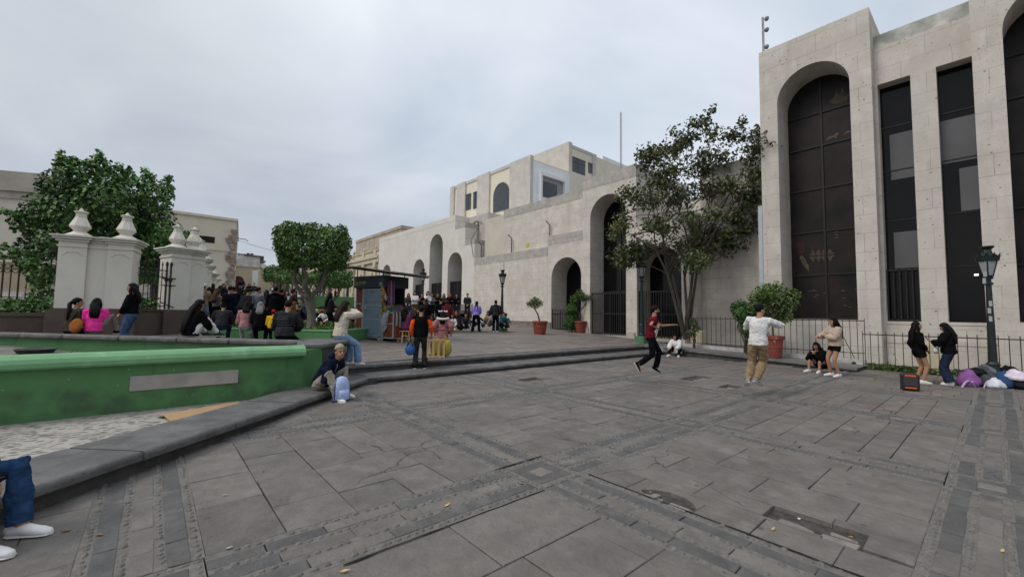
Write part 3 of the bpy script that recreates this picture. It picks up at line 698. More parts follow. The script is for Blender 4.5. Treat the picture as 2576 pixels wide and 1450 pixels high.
def tower_window(a,b,art=True):
    w=MB(); archpane(w,a-.1,b+.1,1.60,10.9,21.42); o=w.build('window',GLBR,tw)
    f=MB(); c=(a+b)/2
    f.box(21.36,21.42,c-.035,c+.035,1.66,12.1)
    for z in (1.70,3.55,5.4,7.25,9.1,10.55): f.box(21.365,21.415,a,b,z-.03,z+.03)
    f.build('mullion',MULL,o)
    if art:
        # pale sand-blasted motifs on the glass
        t=MB(); X0,X1=21.41,21.418
        def P(y,z): return (y,z)
        yc=c+.25
        for row,(zz,up_) in enumerate(((4.42,1),(4.30,-1))):
            for k in range(4):
                y=yc+.30-k*.2
                t.slab([(y,zz),(y-.1,zz+.2*up_),(y-.2,zz),(y-.15,zz),(y-.1,zz+.10*up_),(y-.05,zz)],'x',X0,X1)
            t.slab([(yc+.32,zz-.03),(yc+.32,zz+.03),(yc-.54,zz+.03),(yc-.54,zz-.03)],'x',X0,X1)
        t.slab([(c+.95,4.35),(c+.80,4.0),(c+.62,3.72),(c+.60,3.95),(c+.75,4.3),(c+.85,4.45)],'x',X0,X1)
        t.slab([(c-.25,10.95),(c-.45,10.75),(c-.85,10.72),(c-1.0,10.95),(c-.85,11.05),(c-.75,11.35),(c-.66,11.05),(c-.55,11.3),(c-.45,11.02)],'x',X0,X1)
        t.slab([(c-.1,9.25),(c-.25,9.4),(c-.45,9.42),(c-.5,9.5),(c-.6,9.42),(c-.52,9.33),(c-.5,9.22),(c-.42,9.33),(c-.3,9.30)],'x',X0,X1)
        t.slab([(c-.7,9.3),(c-.85,9.45),(c-1.1,9.42),(c-1.1,9.35),(c-.85,9.36)],'x',X0,X1)
        rr=random.Random(5)
        for k in range(14):
            y=c+(.45 if k<6 else -.75)+rr.uniform(-.3,.3); z=2.5+rr.uniform(-.45,.45) if k>5 else 2.75+rr.uniform(-.15,.2); ln=rr.uniform(.12,.25)
            t.slab([(y,z),(y-ln/2,z+.03),(y-ln,z-.02),(y-ln/2,z-.01)],'x',X0,X1)
        for k in range(3): t.slab([(c-.3,5.05+k*.12),(c-.42,5.09+k*.12),(c-.45,5.03+k*.12)],'x',X0,X1)
        t.build('etched_motif',mat('etched_glass',(.07,.055,.035),(.12,.092,.058),6,.6),o)
        t=MB(); t.slab([(c+1.05,5.0),(c+.95,4.45),(c+.72,4.6),(c+.8,5.05)],'x',X0,X1); t.build('red_motif',mat('etched_red',(.045,.018,.014),None,rough=.6),o)
tower_window(3.40,5.87); tower_window(-2.91,-.44)
def slot_window(a,b,bits,gatez=None):
    X=20.98; w=MB(); w.box(X,X+.03,a,b,1.6,10.62); o=w.build('window',GLASS,tw)
    for (y0,y1,z0,z1) in bits: f=MB(); f.box(X-.012,X-.004,a+(b-a)*y0,a+(b-a)*y1,z0,z1); f.build('reflection_pane',GLB,o)  # grey reflections painted as flat panes over the dark glass
    f=MB()
    for z in (3.55,5.4,7.3,9.0): f.box(X-.03,X-.014,a,b,z-.02,z+.02)
    f.build('mullion',MULL,o)
    if gatez: gate(tw,'window_bars',20.75,a+.03,b-.03,1.64,gatez,.16,(.02,.98),r=.012,mid=False)
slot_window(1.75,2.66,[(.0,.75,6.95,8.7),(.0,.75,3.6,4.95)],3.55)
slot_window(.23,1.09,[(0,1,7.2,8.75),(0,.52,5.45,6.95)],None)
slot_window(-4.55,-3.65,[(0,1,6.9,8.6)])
m=MB(); m.box(21.1,27,-6.2,-3.65,11,12); m.box(21.15,27,.23,2.75,0,12); m.build('core',DARKIN,tw)
il=MB(); il.box(20.90,20.93,.36,.46,3.2,3.26); 
em=bpy.data.materials.new('lamp_glow'); em.use_nodes=True; em.node_tree.nodes['Principled BSDF'].inputs['Emission Color'].default_value=(.8,1,.95,1); em.node_tree.nodes['Principled BSDF'].inputs['Emission Strength'].default_value=1.5
tag(il.build('indoor_lamp',em,origin=(20.9,.42,3.2)),'small lit lamp glowing behind the dark slot window','lamp')
# ---- whitewashed building with four arches
PINKW=mat('pinkish_render',(.42,.385,.35),(.52,.485,.445),1.2,.9,.3,30)
wb=thing('arcade_building','whitewashed stone building with four round arches at the top of the square','building',(20.5,37.8,1))
m=MB(); facade(m,32.6,47.5,.4,10.4,20,21.8,[(33.10,35.48,1.95,7.94),(36.44,38.72,1.95,5.92),(44.05,46.33,1.95,5.98)],xfull=30); facade(m,28.1,32.6,.4,7.85,20,21.8,[(29.87,32.17,1.95,5.92)],xfull=22); m.box(20,21.3,29.5,32.6,7.85,9.5); m.box(20,21.3,31.1,32.6,9.5,10.4); m.build('wall',SILW,wb)
m=MB(); m.box(19.985,30,31.085,47.52,9.95,10.42); m.build('parapet',SILW,wb)
m=MB(); m.box(21.4,30,28.12,32.6,7.0,10.38); m.build('set_back_wall',PINKW,wb)
m=MB(); m.box(21.75,21.8,29,47,1.9,9.3); m.build('dark_doors',DARKIN,wb)
for a,b in ((29.87,32.17),(33.10,35.48),(36.44,38.72),(44.05,46.33)): gate(wb,'gate',20.35,a,b,1.95,4.55,.15,(.01,.5,.99),r=.036)
for pb_ in ((32.19,33.08),(28.15,29.85),(35.5,36.42),(38.74,44)): m=MB(); m.box(19.94,20,*pb_,1.8,2.5); m.build('plinth',mat('grey_plinth',(.21,.20,.19),(.27,.255,.24),3,.85,.4,30),wb)
# notched end of that building with a cable coil
m=MB(); m.box(19.985,21.32,29.48,31.12,9.1,9.53); m.box(19.985,22,28.09,29.52,7.5,7.88); m.build('step_cap',CAPST,wb)
m=MB(); m.box(20.9,27,24.77,27.9,5.6,9.6); m.build('cream_annex',mat('cream_render',(.52,.48,.40),(.60,.56,.47),1.,.9,.15,20),wb)
m=MB()
ring=[(21.36,29.9+.45*math.cos(k*.42)*(.8+.01*k),9.55+.3*math.sin(k*.42)) for k in range(34)]
m.tube(ring,.02,5); m.tube([(21.34,29.9,9.9),(21.3,28.9,9.6),(19.97,28.6,7.9),(19.97,28.2,6.4)],.02,5); m.build('cable_coil',IRON,wb)
# entrance steps in front of that building
es=MB(); rr=[(19.2,1.68),(18.75,1.43),(18.3,1.18)]
es.box(19.2,20.0,28.3,47,.6,1.94)
for x,z in rr: es.box(x,x+.5,28.3,41,.4,z)
tag(es.build('entrance_steps',mat('black_steps',(.045,.043,.042),(.075,.07,.068),3,.7,.4,30)),kind='structure')
# ---- modern building behind
ub=thing('office_building','stepped cream and grey modern building rising behind the sillar wall','building',(32,36,3))
CRM=mat('cream_paint',(.66,.61,.50),(.72,.675,.56),.8,.9,.1,20); PIL=mat('pinkish_cement',(.48,.445,.405),(.58,.545,.505),1.2,.9,.3,30,extra=lambda n,l,v,c,b: mixc(n,l,c,(.25,.23,.21),nz_(n,l,v,3.,.08,.04,kind='v',b=.7)))
WHT=mat('white_paint',(.74,.75,.76),(.80,.81,.82),.8,.85,.1,20)
m=MB(); m.box(28.1,40,29.95,44.7,3,17.3); m.build('wall',CRM,ub)
m=MB()
for a,b in ((43.9,44.76),(41.38,43.2),(36.64,38.9),(29.89,33.1)): m.box(27.9,28.3,a,b,3,17.65)
m.box(28.0,28.4,29.95,44.7,17.3,17.62); m.build('pilaster',PIL,ub)
WIN=mat('window_blue_glass',(.02,.028,.04),(.035,.045,.06),2,.12,0,spec=.6)
for a,b,z0,z1 in ((40.35,41.3,14.1,16.0),(38.95,39.85,14.0,15.95)):
    w=MB(); w.box(28.02,28.08,a,b,z0,z1); o=w.build('window',WIN,ub); f=MB(); f.box(27.99,28.05,a,b,z1-.1,z1); f.box(27.99,28.05,(a+b)/2-.04,(a+b)/2+.04,z0,z1); f.build('frame',MULL,o)
w=MB(); archpane(w,33.3,36.0,12.85,14.6,28.02); w.build('arched_window',WIN,ub)
w=MB(); w.box(28.02,28.06,33.3,36.4,11.0,12.2); w.build('window',WIN,ub)
# white box bay facing -Y, taller block behind
def onY(px,py,Y):
    d=ray(px,py); return V((0,0,H))+d*(Y/d.y)
def q_(x,y): return onY((1700+x/1.706)/1.5528,(500+y/1.706)/1.5528,29.9)
xw=q_(895,300).x
m=MB(); zc=16.9
m.box(28.3,xw,29.86,33,6,17.05); m.build('white_bay',WHT,ub)
a,b=q_(697,450),q_(845,440); zt=q_(697,318).z; zb=q_(697,452).z
m=MB(); m.box(a.x,b.x,29.80,29.92,zb,zt); o=m.build('window_recess',mat('recess_grey',(.30,.30,.30),None),ub)
m=MB(); m.box(a.x+.12,b.x-.9,29.77,29.9,zb+.05,zt-.45); m.build('pane',WIN,o)
m=MB(); m.box(a.x-.25,b.x+.3,29.5,29.86,zt,zt+.35); m.box(a.x-.28,a.x,29.5,29.86,zb-2.5,zt); m.box(b.x,b.x+.3,29.5,29.86,zb-2.5,zt); m.build('window_surround',WHT,o)
def q2(x,y,Y): return onY((1700+x/1.706)/1.5528,(500+y/1.706)/1.5528,Y)
Yt=31.5; cx0=q2(895,130,Yt).x; cx1=q2(1056,190,Yt).x; zt2=q2(895,100,Yt).z
m=MB(); m.box(cx0,cx1+6,Yt,44,10,zt2-.3); m.build('tall_block',CRM,ub)
m=MB(); m.box(cx0-.25,cx0+.35,Yt-.12,38.5,10,zt2+.1); m.box(cx0,cx1+.5,Yt-.06,44,zt2-.45,zt2-.1); m.box(cx1-.3,cx1+.3,Yt-.14,Yt+.1,10,zt2-.2); m.build('tall_block_edge',PIL,ub)
for (x0,x1,ya,yb) in ((902,998,190,318),(1020,1052,235,308)):
    p0,p1=q2(x0,ya,Yt),q2(x1,yb,Yt); w=MB(); w.box(p0.x,p1.x,Yt-.05,Yt+.02,p1.z,p0.z); o=w.build('window',WIN,ub)
    f=MB(); f.box(p0.x,p1.x,Yt-.08,Yt-.03,p0.z-(p0.z-p1.z)*.3,p0.z-(p0.z-p1.z)*.24); f.box(p0.x-.06,p1.x+.06,Yt-.08,Yt-.03,p0.z,p0.z+.1); f.build('frame',mat('brown_frame',(.10,.07,.055),None,rough=.6),o)
p0,p1=q2(900,398,Yt),q2(950,425,Yt); w=MB(); w.box(p0.x,p1.x+.6,Yt-.05,Yt,p1.z-.6,p0.z); w.build('window',WIN,ub)
Yw=33.; wx0=q2(1058,165,Yw).x; wx1=q2(1280,250,Yw).x
m=MB(); m.box(wx0,wx1+4,Yw-1.4,44,8,q2(1058,160,Yw-1.4).z); m.build('white_block',WHT,ub)
p0,p1=q2(1125,258,Yw-1.4),q2(1180,290,Yw-1.4); w=MB(); w.box(p0.x,p1.x,Yw-1.46,Yw-1.3,p1.z,p0.z); w.build('window',WIN,ub)
# ---- masts on the roofs
def mast(name,label,x,y,z0,z1,w,red=False):
    t=thing(name,label,'antenna mast',(x,y,z0)); m=MB(); cs=[(x-w,y-w*.6),(x+w,y-w*.6),(x,y+w)]
    for p in cs: m.tube([(p[0],p[1],z0),(p[0],p[1],z1)],.014,5)
    z=z0; k=0; st_=w*1.9
    while z<z1-st_:
        for i in range(3):
            a,b=cs[i],cs[(i+1)%3]; m.tube([(a[0],a[1],z),(b[0],b[1],z)],.014,4); m.tube([(a[0],a[1],z),(b[0],b[1],z+st_)],.012,4)
        z+=st_
    m.build('lattice',mat('galvanised_steel',(.36,.37,.38),(.45,.46,.47),5,.5,metal=.4),t); return t
p=at(1562,405,49); q=at(1562,277,49); mast('lattice_mast','thin lattice antenna mast on the roof of the modern building',p.x,p.y,p.z-2,q.z,.11)
p=at(1921,135,27); q=at(1921,38,27); t=mast('telecom_mast','lattice mast carrying three small dish antennas above the tower roof',p.x,p.y,13.0,q.z,.06)
dz=(p.z-q.z)
for k,py in enumerate((47,75,118)):
    c=at(1926,py,27); d=MB(); d.lathe([(.02,0),(.08,.015),(.13,.045),(.15,.09),(.15,.12),(.02,.10)],0,0,0,14)
    Mx=Matrix.Translation(c)@Matrix.Rotation(R(75),4,'Y')@Matrix.Rotation(R(20),4,'X'); d.v=[tuple(Mx@V(v)) for v in d.v]; d.build('dish_antenna',mat('grey_dish',(.20,.22,.25),None,rough=.4),t)
# barbed wire posts
def bpost(x,y,z,h,label):
    m=MB(); m.tube([(x,y,z),(x,y,z+h),(x-.22,y+.16,z+h+.3)],.035,5)
    for k in range(4): m.tube([(x-.12,y-.02,z+.2+k*h*.24),(x+.05,y+.12,z+.2+k*h*.24)],.014,4)
    tag(m.build('barbed_wire_post',RUST,origin=(x,y,z)),label,'fence post','barbed wire posts on the boundary wall')
for (px,py,h,l) in ((1211,642,1.05,'rusty barbed wire post at the low corner beside the arcade building'),(1287,627,1.1,'rusty barbed wire post over the street lamp on the boundary wall'),(1383,590,1.5,'tallest rusty barbed wire post beside the wing of the portal')):
    p=onX(px,py,20.2); bpost(20.2,p.y,6.26 if p.y>19.6 else 6.97,h,l)
sg=MB(); p=onX((1700+616/1.706)/1.5528,(500+777/1.706)/1.5528,20.33); sg.box(20.31,20.335,p.y-.14,p.y+.14,p.z-.12,p.z+.12); 
sgo=sg.build('warning_sign',mat('yellow_sign',(.62,.40,.04),None,rough=.5),origin=(20.32,p.y,p.z)); tag(sgo,'small yellow warning sign fixed on the stone wall above the boundary wall','sign')
# ================= left side: churchyard wall with finials, fence, old buildings up the street
OFFW=mat('cream_limewash',(.60,.57,.50),(.66,.63,.56),1.2,.85,.25,35,extra=lambda n,l,v,c,b: mixc(n,l,c,(.45,.43,.37),nz_(n,l,v,1.6,.55,.8,b=.5)))
BRB=mat('brown_plinth',(.085,.062,.052),(.115,.087,.074),2,.85,.4,60)
yard=[]
def finial(parent,x,y,z,s=1.):
    f=MB(); f.lathe([(.36,0),(.36,.05),(.27,.10),(.17,.17),(.155,.20),(.27,.33),(.27,.36),(.135,.66),(.15,.685),(.13,.70),(.125,.76),(.185,.82),(.185,.835),(.06,.87),(.05,.91),(.015,.95)],x,y,z,8,rot=math.pi/8)
    f.v=[(x+(a-x)*s,y+(b-y)*s,z+(c-z)*s) for a,b,c in f.v]; f.build('finial',OFFW,parent)
def pier(name,label,x,y,ang,parts,depth=.75,zb=1.68,zt=3.96,ground=.5,fin=True):
    """white pier on a brown base; parts = list of (u0,u1,proud) along its face; ang turns it"""
    t=thing(name,label,'gate pier',(x,y,ground),group='white piers of the churchyard wall')
    ca,sa=math.cos(ang),math.sin(ang)
    def T(u,v): return (x+u*ca-v*sa,y+u*sa+v*ca)
    u0,u1=parts[0][0],parts[-1][1]
    b=MB(); k=.16; b.prism([T(u0-k,-k),T(u1+k,-k),T(u1+k,depth+k),T(u0-k,depth+k)],ground-.6,zb-.06); b.prism([T(u0-.08,-.1),T(u1+.08,-.1),T(u1+.08,depth),T(u0-.08,depth)],zb-.06,zb); b.build('base',BRB,t)
    w=MB()
    for a,c,p in parts: 
        w.prism([T(a,.0-p),T(c,.0-p),T(c,depth),T(a,depth)],zb,zt-.14)
        w.prism([T(a-.03,-.03-p),T(c+.03,-.03-p),T(c+.03,depth+.03),T(a-.03,depth+.03)],zt-.36,zt-.31)
        for q,e in ((.06,zt-.19),(.12,zt-.12),(.17,zt-.05)):
            w.prism([T(a-q,-q-p),T(c+q,-q-p),T(c+q,depth+q),T(a-q,depth+q)],e,e+.055 if e<zt-.06 else zt)
        if p>0:
            m_=(a+c)/2; h=(c-a)*.36; z=zt-.52
            for (ua,za,ub,zb_) in ((m_-h*.55,z,m_+h*.55,z),(m_+h*.55,z,m_+h*.75,z-.05),(m_+h*.75,z-.05,m_+h,z-.10),(m_-h*.55,z,m_-h*.75,z-.05),(m_-h*.75,z-.05,m_-h,z-.10)):
                pa,pb_=T(ua,-p-.008),T(ub,-p-.008); w.tube([(pa[0],pa[1],za),(pb_[0],pb_[1],zb_)],.013,4)
    w.build('shaft',OFFW,t)
    if fin:
        for a,c,p in parts:
            if p>0: X,Y=T((a+c)/2,depth/2-p/2); finial(t,X,Y,zt)
    return t
pier('churchyard_pier','widest white pier with two finials behind the woman in the pink sweater',-2.28,19.05,R(-13),[(0,.66,.1),(.66,1.15,0),(1.15,1.78,.1)],.7)
pier('churchyard_pier','white corner pier where the churchyard wall turns up the street',.42,19.62,R(20),[(0,.62,.08),(.62,1.12,.02)],.8)
rowd=V((.135,.99,0))
for i,(x,y) in enumerate(((2.10,22.9),(2.52,26.1),(3.25,31.8),(3.9,37.))):
    pier('churchyard_pier',['first white pier up the street behind the corner pier','second white pier up the street, half hidden by the one before it','third white pier up the street, seen as a narrow strip','farthest white pier of the churchyard row'][i],x-.4,y,R(82),[(0,.62,.08),(.62,.8,.02)],.6,ground=gz(y)-.2,zb=1.9+.07*(y-21),zt=3.96)
lw=thing('low_churchyard_wall','long brown plinth wall of the churchyard holding the ivy bed','wall',(-6,19,.5))
m=MB(); m.box(-14,-2.45,19.25,19.6,0,1.42); m.box(-14,-2.45,19.2,19.65,1.42,1.52); m.box(-14,-2.45,19.2,19.3,0,.75); m.build('wall',BRB,lw)
m=MB(); m.prism([(-.5,18.85),(.5,19.75),(.3,20.0),(-.7,19.1)],0,1.62); m.prism([(-.5,18.8),(.53,19.72),(.3,20.05),(-.75,19.1)],1.62,1.68); m.build('plinth',BRB,lw)
m=MB()
for a,b in zip(((1.4,20.7),(1.7,22.8),(2.2,26.2),(2.9,31.2)),((1.55,21.9),(1.97,25.2),(2.6,30.4),(3.3,35.4))): m.prism([(a[0]-.5,a[1]),(a[0]-.1,a[1]),(b[0]-.1,b[1]),(b[0]-.5,b[1])],0,1.9)
m.build('street_plinth',BRB,lw)
m=MB(); m.box(-14,-2.2,19.6,26.4,.2,1.5); m.prism([(-2.2,20),(.3,20.2),(1.4,22),(3,36),(-2.2,36)],.2,1.5); m.build('planted_bank',mat('garden_soil',(.03,.024,.018),(.055,.045,.034),15,.95,.8,40),lw)
# iron fence between the first two piers, with a lamp-like finial post
fn=thing('spiked_fence','black spiked iron fence between the widest pier and the corner pier','fence',(0,19.6,1.68))
A,B=V((-.62,19.0,0)),V((.45,19.95,0)); m=MB()
for i in range(10):
    p=A.lerp(B,i/9); h=3.25+(.15 if i%3==0 else 0); m.tube([(p.x,p.y,1.68),(p.x,p.y,h)],.014,5); m.tube([(p.x,p.y,h),(p.x,p.y,h+.05),(p.x,p.y,h+.18)],[.014,.03,.002],5)
for z in (1.8,2.85,3.1): m.tube([(A.x,A.y,z),(B.x,B.y,z)],.018,5)
for i in range(9):
    p=A.lerp(B,(i+.5)/9); m.tube([(p.x+.05*math.cos(k*.7),p.y+.05*math.sin(k*.7),2.975+.1*math.sin(k*.7+.7)) for k in range(9)],.009,4)
m.build('bars',IRON,fn)
m=MB()
for (dx,dy) in ((.56,-.28),(.68,-.33)):
    x,y=dx-.22,19.9+dy; m.tube([(x,y,1.7),(x,y,3.3)],.03,6); m.ell((x,y,2.75),(.06,.06,.08),8,6); m.ell((x,y,3.32),(.045,.045,.1),8,6); m.ell((x,y,2.55),(.05,.05,.04),8,6)
m.tube([(.2,19.62,2.8),(.6,19.5,2.8)],.025,5); m.tube([(.2,19.62,2.55),(.6,19.5,2.55)],.02,5); m.tube([(.2,19.62,1.95),(.6,19.5,1.75)],.02,5)
m.build('post',IRON,fn)
# scrolled fence of the church forecourt at the far left
P0=at(-40,752,20.); P1_=at(215,752,21.5)
sf=thing('scroll_fence','tall rusty iron fence with scrolled tops on a pale kerb at the far left','fence',(P0.x,P0.y,2))
m=MB(); zb_=2.05; n=14
for i in range(n):
    p=P0.lerp(P1_,i/(n-1)); q=P0.lerp(P1_,(i+.5)/(n-1)); d=(P1_-P0).normalized()
    big=i%2==0; m.tube([(p.x,p.y,zb_),(p.x,p.y,zb_+(2.0 if big else 1.75))],.035 if big else .025,6)
    if big: m.tube([(p.x,p.y,zb_+2.0),(p.x,p.y,zb_+2.04),(p.x,p.y,zb_+2.2)],[.03,.05,.004],6)
    for sgn in (1,-1):
        for zc,fl in ((1.62,1),(1.42,-1)):
            pts=[]
            for k in range(10):
                a=k*.62; r_=.13*(1-k*.075); c=p+d*(sgn*.17); pts.append((c.x+d.x*r_*math.cos(a)*-sgn,c.y+d.y*r_*math.cos(a)*-sgn,zb_+zc+fl*r_*math.sin(a)))
            m.tube(pts,.014,4)
for z in (.12,1.52,1.8): m.tube([(P0.x,P0.y,zb_+z),(P1_.x,P1_.y,zb_+z)],.022,5)
m.build('bars',RUST,sf)
m=MB(); d=(P1_-P0).normalized(); nn=V((-d.y,d.x,0)); m.prism([(P0-nn*.2).to_2d()[:],(P1_-nn*.2).to_2d()[:],(P1_+nn*.2).to_2d()[:],(P0+nn*.2).to_2d()[:]],1.2,zb_); m.build('kerb',mat('pale_kerb',(.42,.39,.35),(.52,.49,.44),3,.85),sf)
# church wall
def stain(a=.5): return lambda n,l,v,c,b: mixc(n,l,mixc(n,l,c,(.30,.26,.21),nz_(n,l,v,.5,.45,.7,b=a)),(.20,.18,.16),nz_(n,l,v,2.2,.6,.8,b=a*.7))
CH=mat('church_render',(.53,.48,.41),(.60,.55,.48),.6,.9,.3,15,extra=stain(.45))
CHT=mat('church_cornice',(.32,.29,.25),(.42,.39,.34),1,.9,.4,20,extra=stain(.5))
c0,c1=at(-120,760,33),at(160,760,35); d=(c1-c0).normalized(); nn=V((-d.y,d.x,0))
chb=thing('church','tall plain church wall with a grey cornice behind the tree at far left','church',(c0.x,c0.y,2))
def pl(a,b,o0,o1): return [(a-nn*o0).to_2d()[:],(b-nn*o0).to_2d()[:],(b+nn*o1).to_2d()[:],(a+nn*o1).to_2d()[:]]
m=MB(); m.prism(pl(c0,c1,0,6),1,11.2); m.build('wall',CH,chb)
cm=c0.lerp(c1,.72)
m=MB(); m.prism(pl(c0,c1,.35,6),11.2,11.55); m.prism(pl(c0,c1,.15,6),10.6,11.2); m.prism(pl(c0,c1,.1,6),11.55,12.6); m.prism(pl(c0,cm,.0,5),12.6,12.9); m.build('cornice',CHT,chb)
m=MB(); m.prism(pl(c0,c1,.12,.2),1,2.9); m.build('plinth',BRB,chb)
m=MB(); m.prism(pl(c0,c1,.06,.2),2.9,5.3); m.build('dado',mat('ochre_dado',(.36,.28,.18),(.46,.38,.27),.8,.9,.3,20,extra=stain(.5)),chb)
# cream building with a ruined corner
e1=at(583,780,48); e0=e1+V((-17,-.2,0)); e2=at(589,775,62)
cbm=mat('cream_stone',(.60,.55,.44),(.66,.61,.50),.5,.9,.2,15,extra=stain(.3))
cbd=thing('cream_building','large cream building with a crumbling brick corner at the left of the street','building',(e1.x-6,e1.y,3))
zt=1.68+(781-555)*48/1050
m=MB(); m.prism([(e0.x,e0.y),(e1.x,e1.y),(e2.x,e2.y),(e0.x,e0.y+16)],1,zt); m.build('wall',cbm,cbd)
m=MB(); m.prism([(e0.x,e0.y-.2),(e1.x+.12,e1.y-.2),(e2.x+.1,e2.y),(e0.x,e0.y+16)],zt,zt+.28); m.prism([(e0.x,e0.y-.1),(e1.x+.05,e1.y-.1),(e2.x+.05,e2.y),(e0.x,e0.y+16)],zt-3.6,zt-3.4); m.build('cornice',cbm,cbd)
p=at(516,606,47.9); w=MB(); w.box(p.x-.75,p.x+.75,e1.y-.08,e1.y+.05,p.z-.35,p.z+.35); w.build('window',DARKIN,cbd)
rm=MB()
for k in range(60):
    z=3.2+k*.13; wd=.62+.45*noise.noise(V((k*.13,1,2)))+rnd.uniform(-.12,.12)
    rm.box(e1.x-wd,e1.x+.12+rnd.uniform(-.05,.05),e1.y-.14-rnd.uniform(0,.12),e1.y+.3,z,z+.15)
rm.build('ruined_corner',mat('crumbling_masonry',(.20,.15,.12),(.46,.40,.33),2.4,.95,1.,12),cbd)
m=MB()
for k,(py) in enumerate((597,636)):
    q=at(586,py,49); m.tube([(q.x,q.y,q.z),(q.x+1.2,q.y-.3,q.z-.1),(q.x+1.5,q.y-.3,q.z-.3)],.04,4)
m.build('bracket',IRON,cbd)
# corner building at the end of the street
f0,f1=at(570,760,60),at(657,760,60); d=(f1-f0).normalized(); f1=f0+V((f1.x-f0.x,0,0)); 
eb=thing('end_building','low yellow stone house with an arched maroon door at the end of the street','house',(f0.x+2,f0.y,4))
g0=gz(f0.y); E_=at(712,700,96)
z_=lambda py: 1.68+(781-py)*60/1050
YS=mat('yellow_stone',(.50,.44,.30),(.60,.54,.40),1.4,.9,.4,18,extra=stain(.35))
m=MB(); m.prism([(f0.x-2,f0.y),(f1.x,f0.y),(E_.x,E_.y),(f0.x-2,f0.y+42)],g0-1,z_(668)); m.build('wall',YS,eb)
m=MB(); m.box(f0.x-2,f1.x+.1,f0.y-.15,f0.y+2,z_(668),z_(664)); m.prism([(f0.x-2,f0.y+.05),(f1.x+.1,f0.y+.05),(E_.x+.1,E_.y),(f0.x-2,f0.y+42)],z_(664),z_(648)); m.build('parapet',mat('patched_plaster',(.45,.43,.40),(.72,.71,.69),1.,.9,.2,10),eb)
m=MB(); m.prism([(f0.x-1,f0.y+3),(f1.x+.6,f0.y+3),(f1.x+6.,f0.y+38),(f0.x-1,f0.y+38)],z_(648),z_(633)); m.build('upper_storey',WHT,eb)
m=MB(); m.add([(f0.x+1.5,f0.y+2.2,z_(633)),(f1.x+1,f0.y+2.2,z_(634)),(f1.x+3.,f0.y+14,z_(642)),(f0.x+1.5,f0.y+14,z_(631)),(f0.x+1.5,f0.y+2.2,z_(630)),(f1.x+1,f0.y+2.2,z_(632)),(f1.x+3.,f0.y+14,z_(640)),(f0.x+1.5,f0.y+14,z_(629))],[(0,1,2,3),(4,5,6,7),(0,1,5,4),(1,2,6,5),(2,3,7,6)]); m.box(f1.x-3,f1.x+.9,f0.y+.1,f0.y+3,z_(652),z_(648)); m.build('roof',mat('grey_roof',(.09,.085,.08),(.14,.13,.125),1,.8,.3,10),eb)
m=MB(); 
for x in (f0.x+2.9,f0.x+3.4): m.tube([(x,f0.y+4,z_(633)),(x,f0.y+4,z_(624))],.22,8)
m.build('water_tank',mat('black_tank',(.02,.02,.022),None,rough=.5),eb)
a,b=at(587,730,60).x,at(616,730,60).x; c=(a+b)/2; r_=(b-a)/2
poly=[(a,g0-.3),(b,g0-.3)]+[(c+r_*math.cos(math.pi*i/12),z_(701)+r_*.72*math.sin(math.pi*i/12)) for i in range(13)]
m=MB(); m.slab(poly,'y',f0.y-.06,f0.y+.05); o=m.build('door',mat('maroon_door',(.075,.02,.018),(.10,.03,.026),4,.6,.1,20),eb)
pf=[(c+(x-c)*1.14,z) for x,z in poly]; pf=[(x,z+.15 if z>z_(702) else z) for x,z in pf]
m=MB(); m.slab(pf,'y',f0.y-.03,f0.y+.02); m.build('door_surround',YS,o)
m=MB(); m.box(at(639,760,60).x,at(656,760,60).x,f0.y-.06,f0.y+.05,g0-.3,z_(676)); m.build('white_quoins',WHT,eb)
m=MB()
for k in range(9):
    m=MB(); u_=(k+.6)/9.5; x=f1.x+(E_.x-f1.x)*u_; y=f0.y+(E_.y-f0.y)*u_; m.box(x-.3,x+.35,y-.5,y+.1,g0,z_(670)); m.build('side_pilaster',YS,eb)
m=MB()
for (px0,px1,py0,py1) in ((597,617,634,644),):
    q0,q1=at(px0,py0,60),at(px1,py1,60)
    for t_ in (0,.5,1): m.tube([(q0.x,f0.y+.2,q0.z+(q1.z-q0.z)*t_),(q1.x,f0.y+.2,q0.z+(q1.z-q0.z)*t_)],.05,4)
    for t_ in (0,.33,.66,1): m.tube([(q0.x+(q1.x-q0.x)*t_,f0.y+.2,q1.z),(q0.x+(q1.x-q0.x)*t_,f0.y+.2,q0.z)],.05,4)
m.build('roof_railing',WHT,eb)
# ornate old building up the street on the right
ob=thing('ornate_building','old cream stone building with carved pilasters and tall dark windows beside the arcade building','building',(20.5,65,3))
OS=mat('carved_cream_stone',(.50,.44,.33),(.62,.56,.44),2.2,.9,.8,9,extra=stain(.35)); 
m=MB(); m.box(20.2,30,47.6,100,1,8.2); m.build('wall',OS,ob)
m=MB(); m.box(19.8,30,47.6,100,8.2,8.5); m.box(19.95,30,47.6,100,7.7,8.2); m.box(20.05,20.6,47.6,100,8.5,9.05); m.box(19.95,20.6,47.6,100,9.05,9.2); m.build('cornice',OS,ob)
for k in range(14):
    y=48.6+k*3.6; m=MB(); m.box(19.85,20.2,y-.38,y+.38,1.5,3.7+.065*(y-48)); m.box(19.98,20.2,y-.26,y+.26,3.5,7.2); m.box(19.88,20.2,y-.36,y+.36,7.1,7.7); m.box(19.9,20.3,y-.3,y+.3,8.5,9.25); m.ell((20.1,y,5.6),(.2,.3,.2),8,6); m.ell((20.1,y,9.5),(.2,.2,.35),8,6); m.build('pilaster',OS,ob)
    if k<10:
        y+=1.8; w=MB(); w.box(20.1,20.22,y-.55,y+.55,2.2+.07*(y-48),6.1); o=w.build('window',mat('dark_wood_window',(.03,.024,.02),(.05,.04,.035),3,.5),ob); f=MB(); f.box(20.05,20.2,y-.8,y-.55,2.2,6.1); f.box(20.05,20.2,y+.55,y+.8,2.2,6.1); f.box(20.0,20.2,y-.9,y+.9,6.1,6.5); f.build('frame',OS,o)
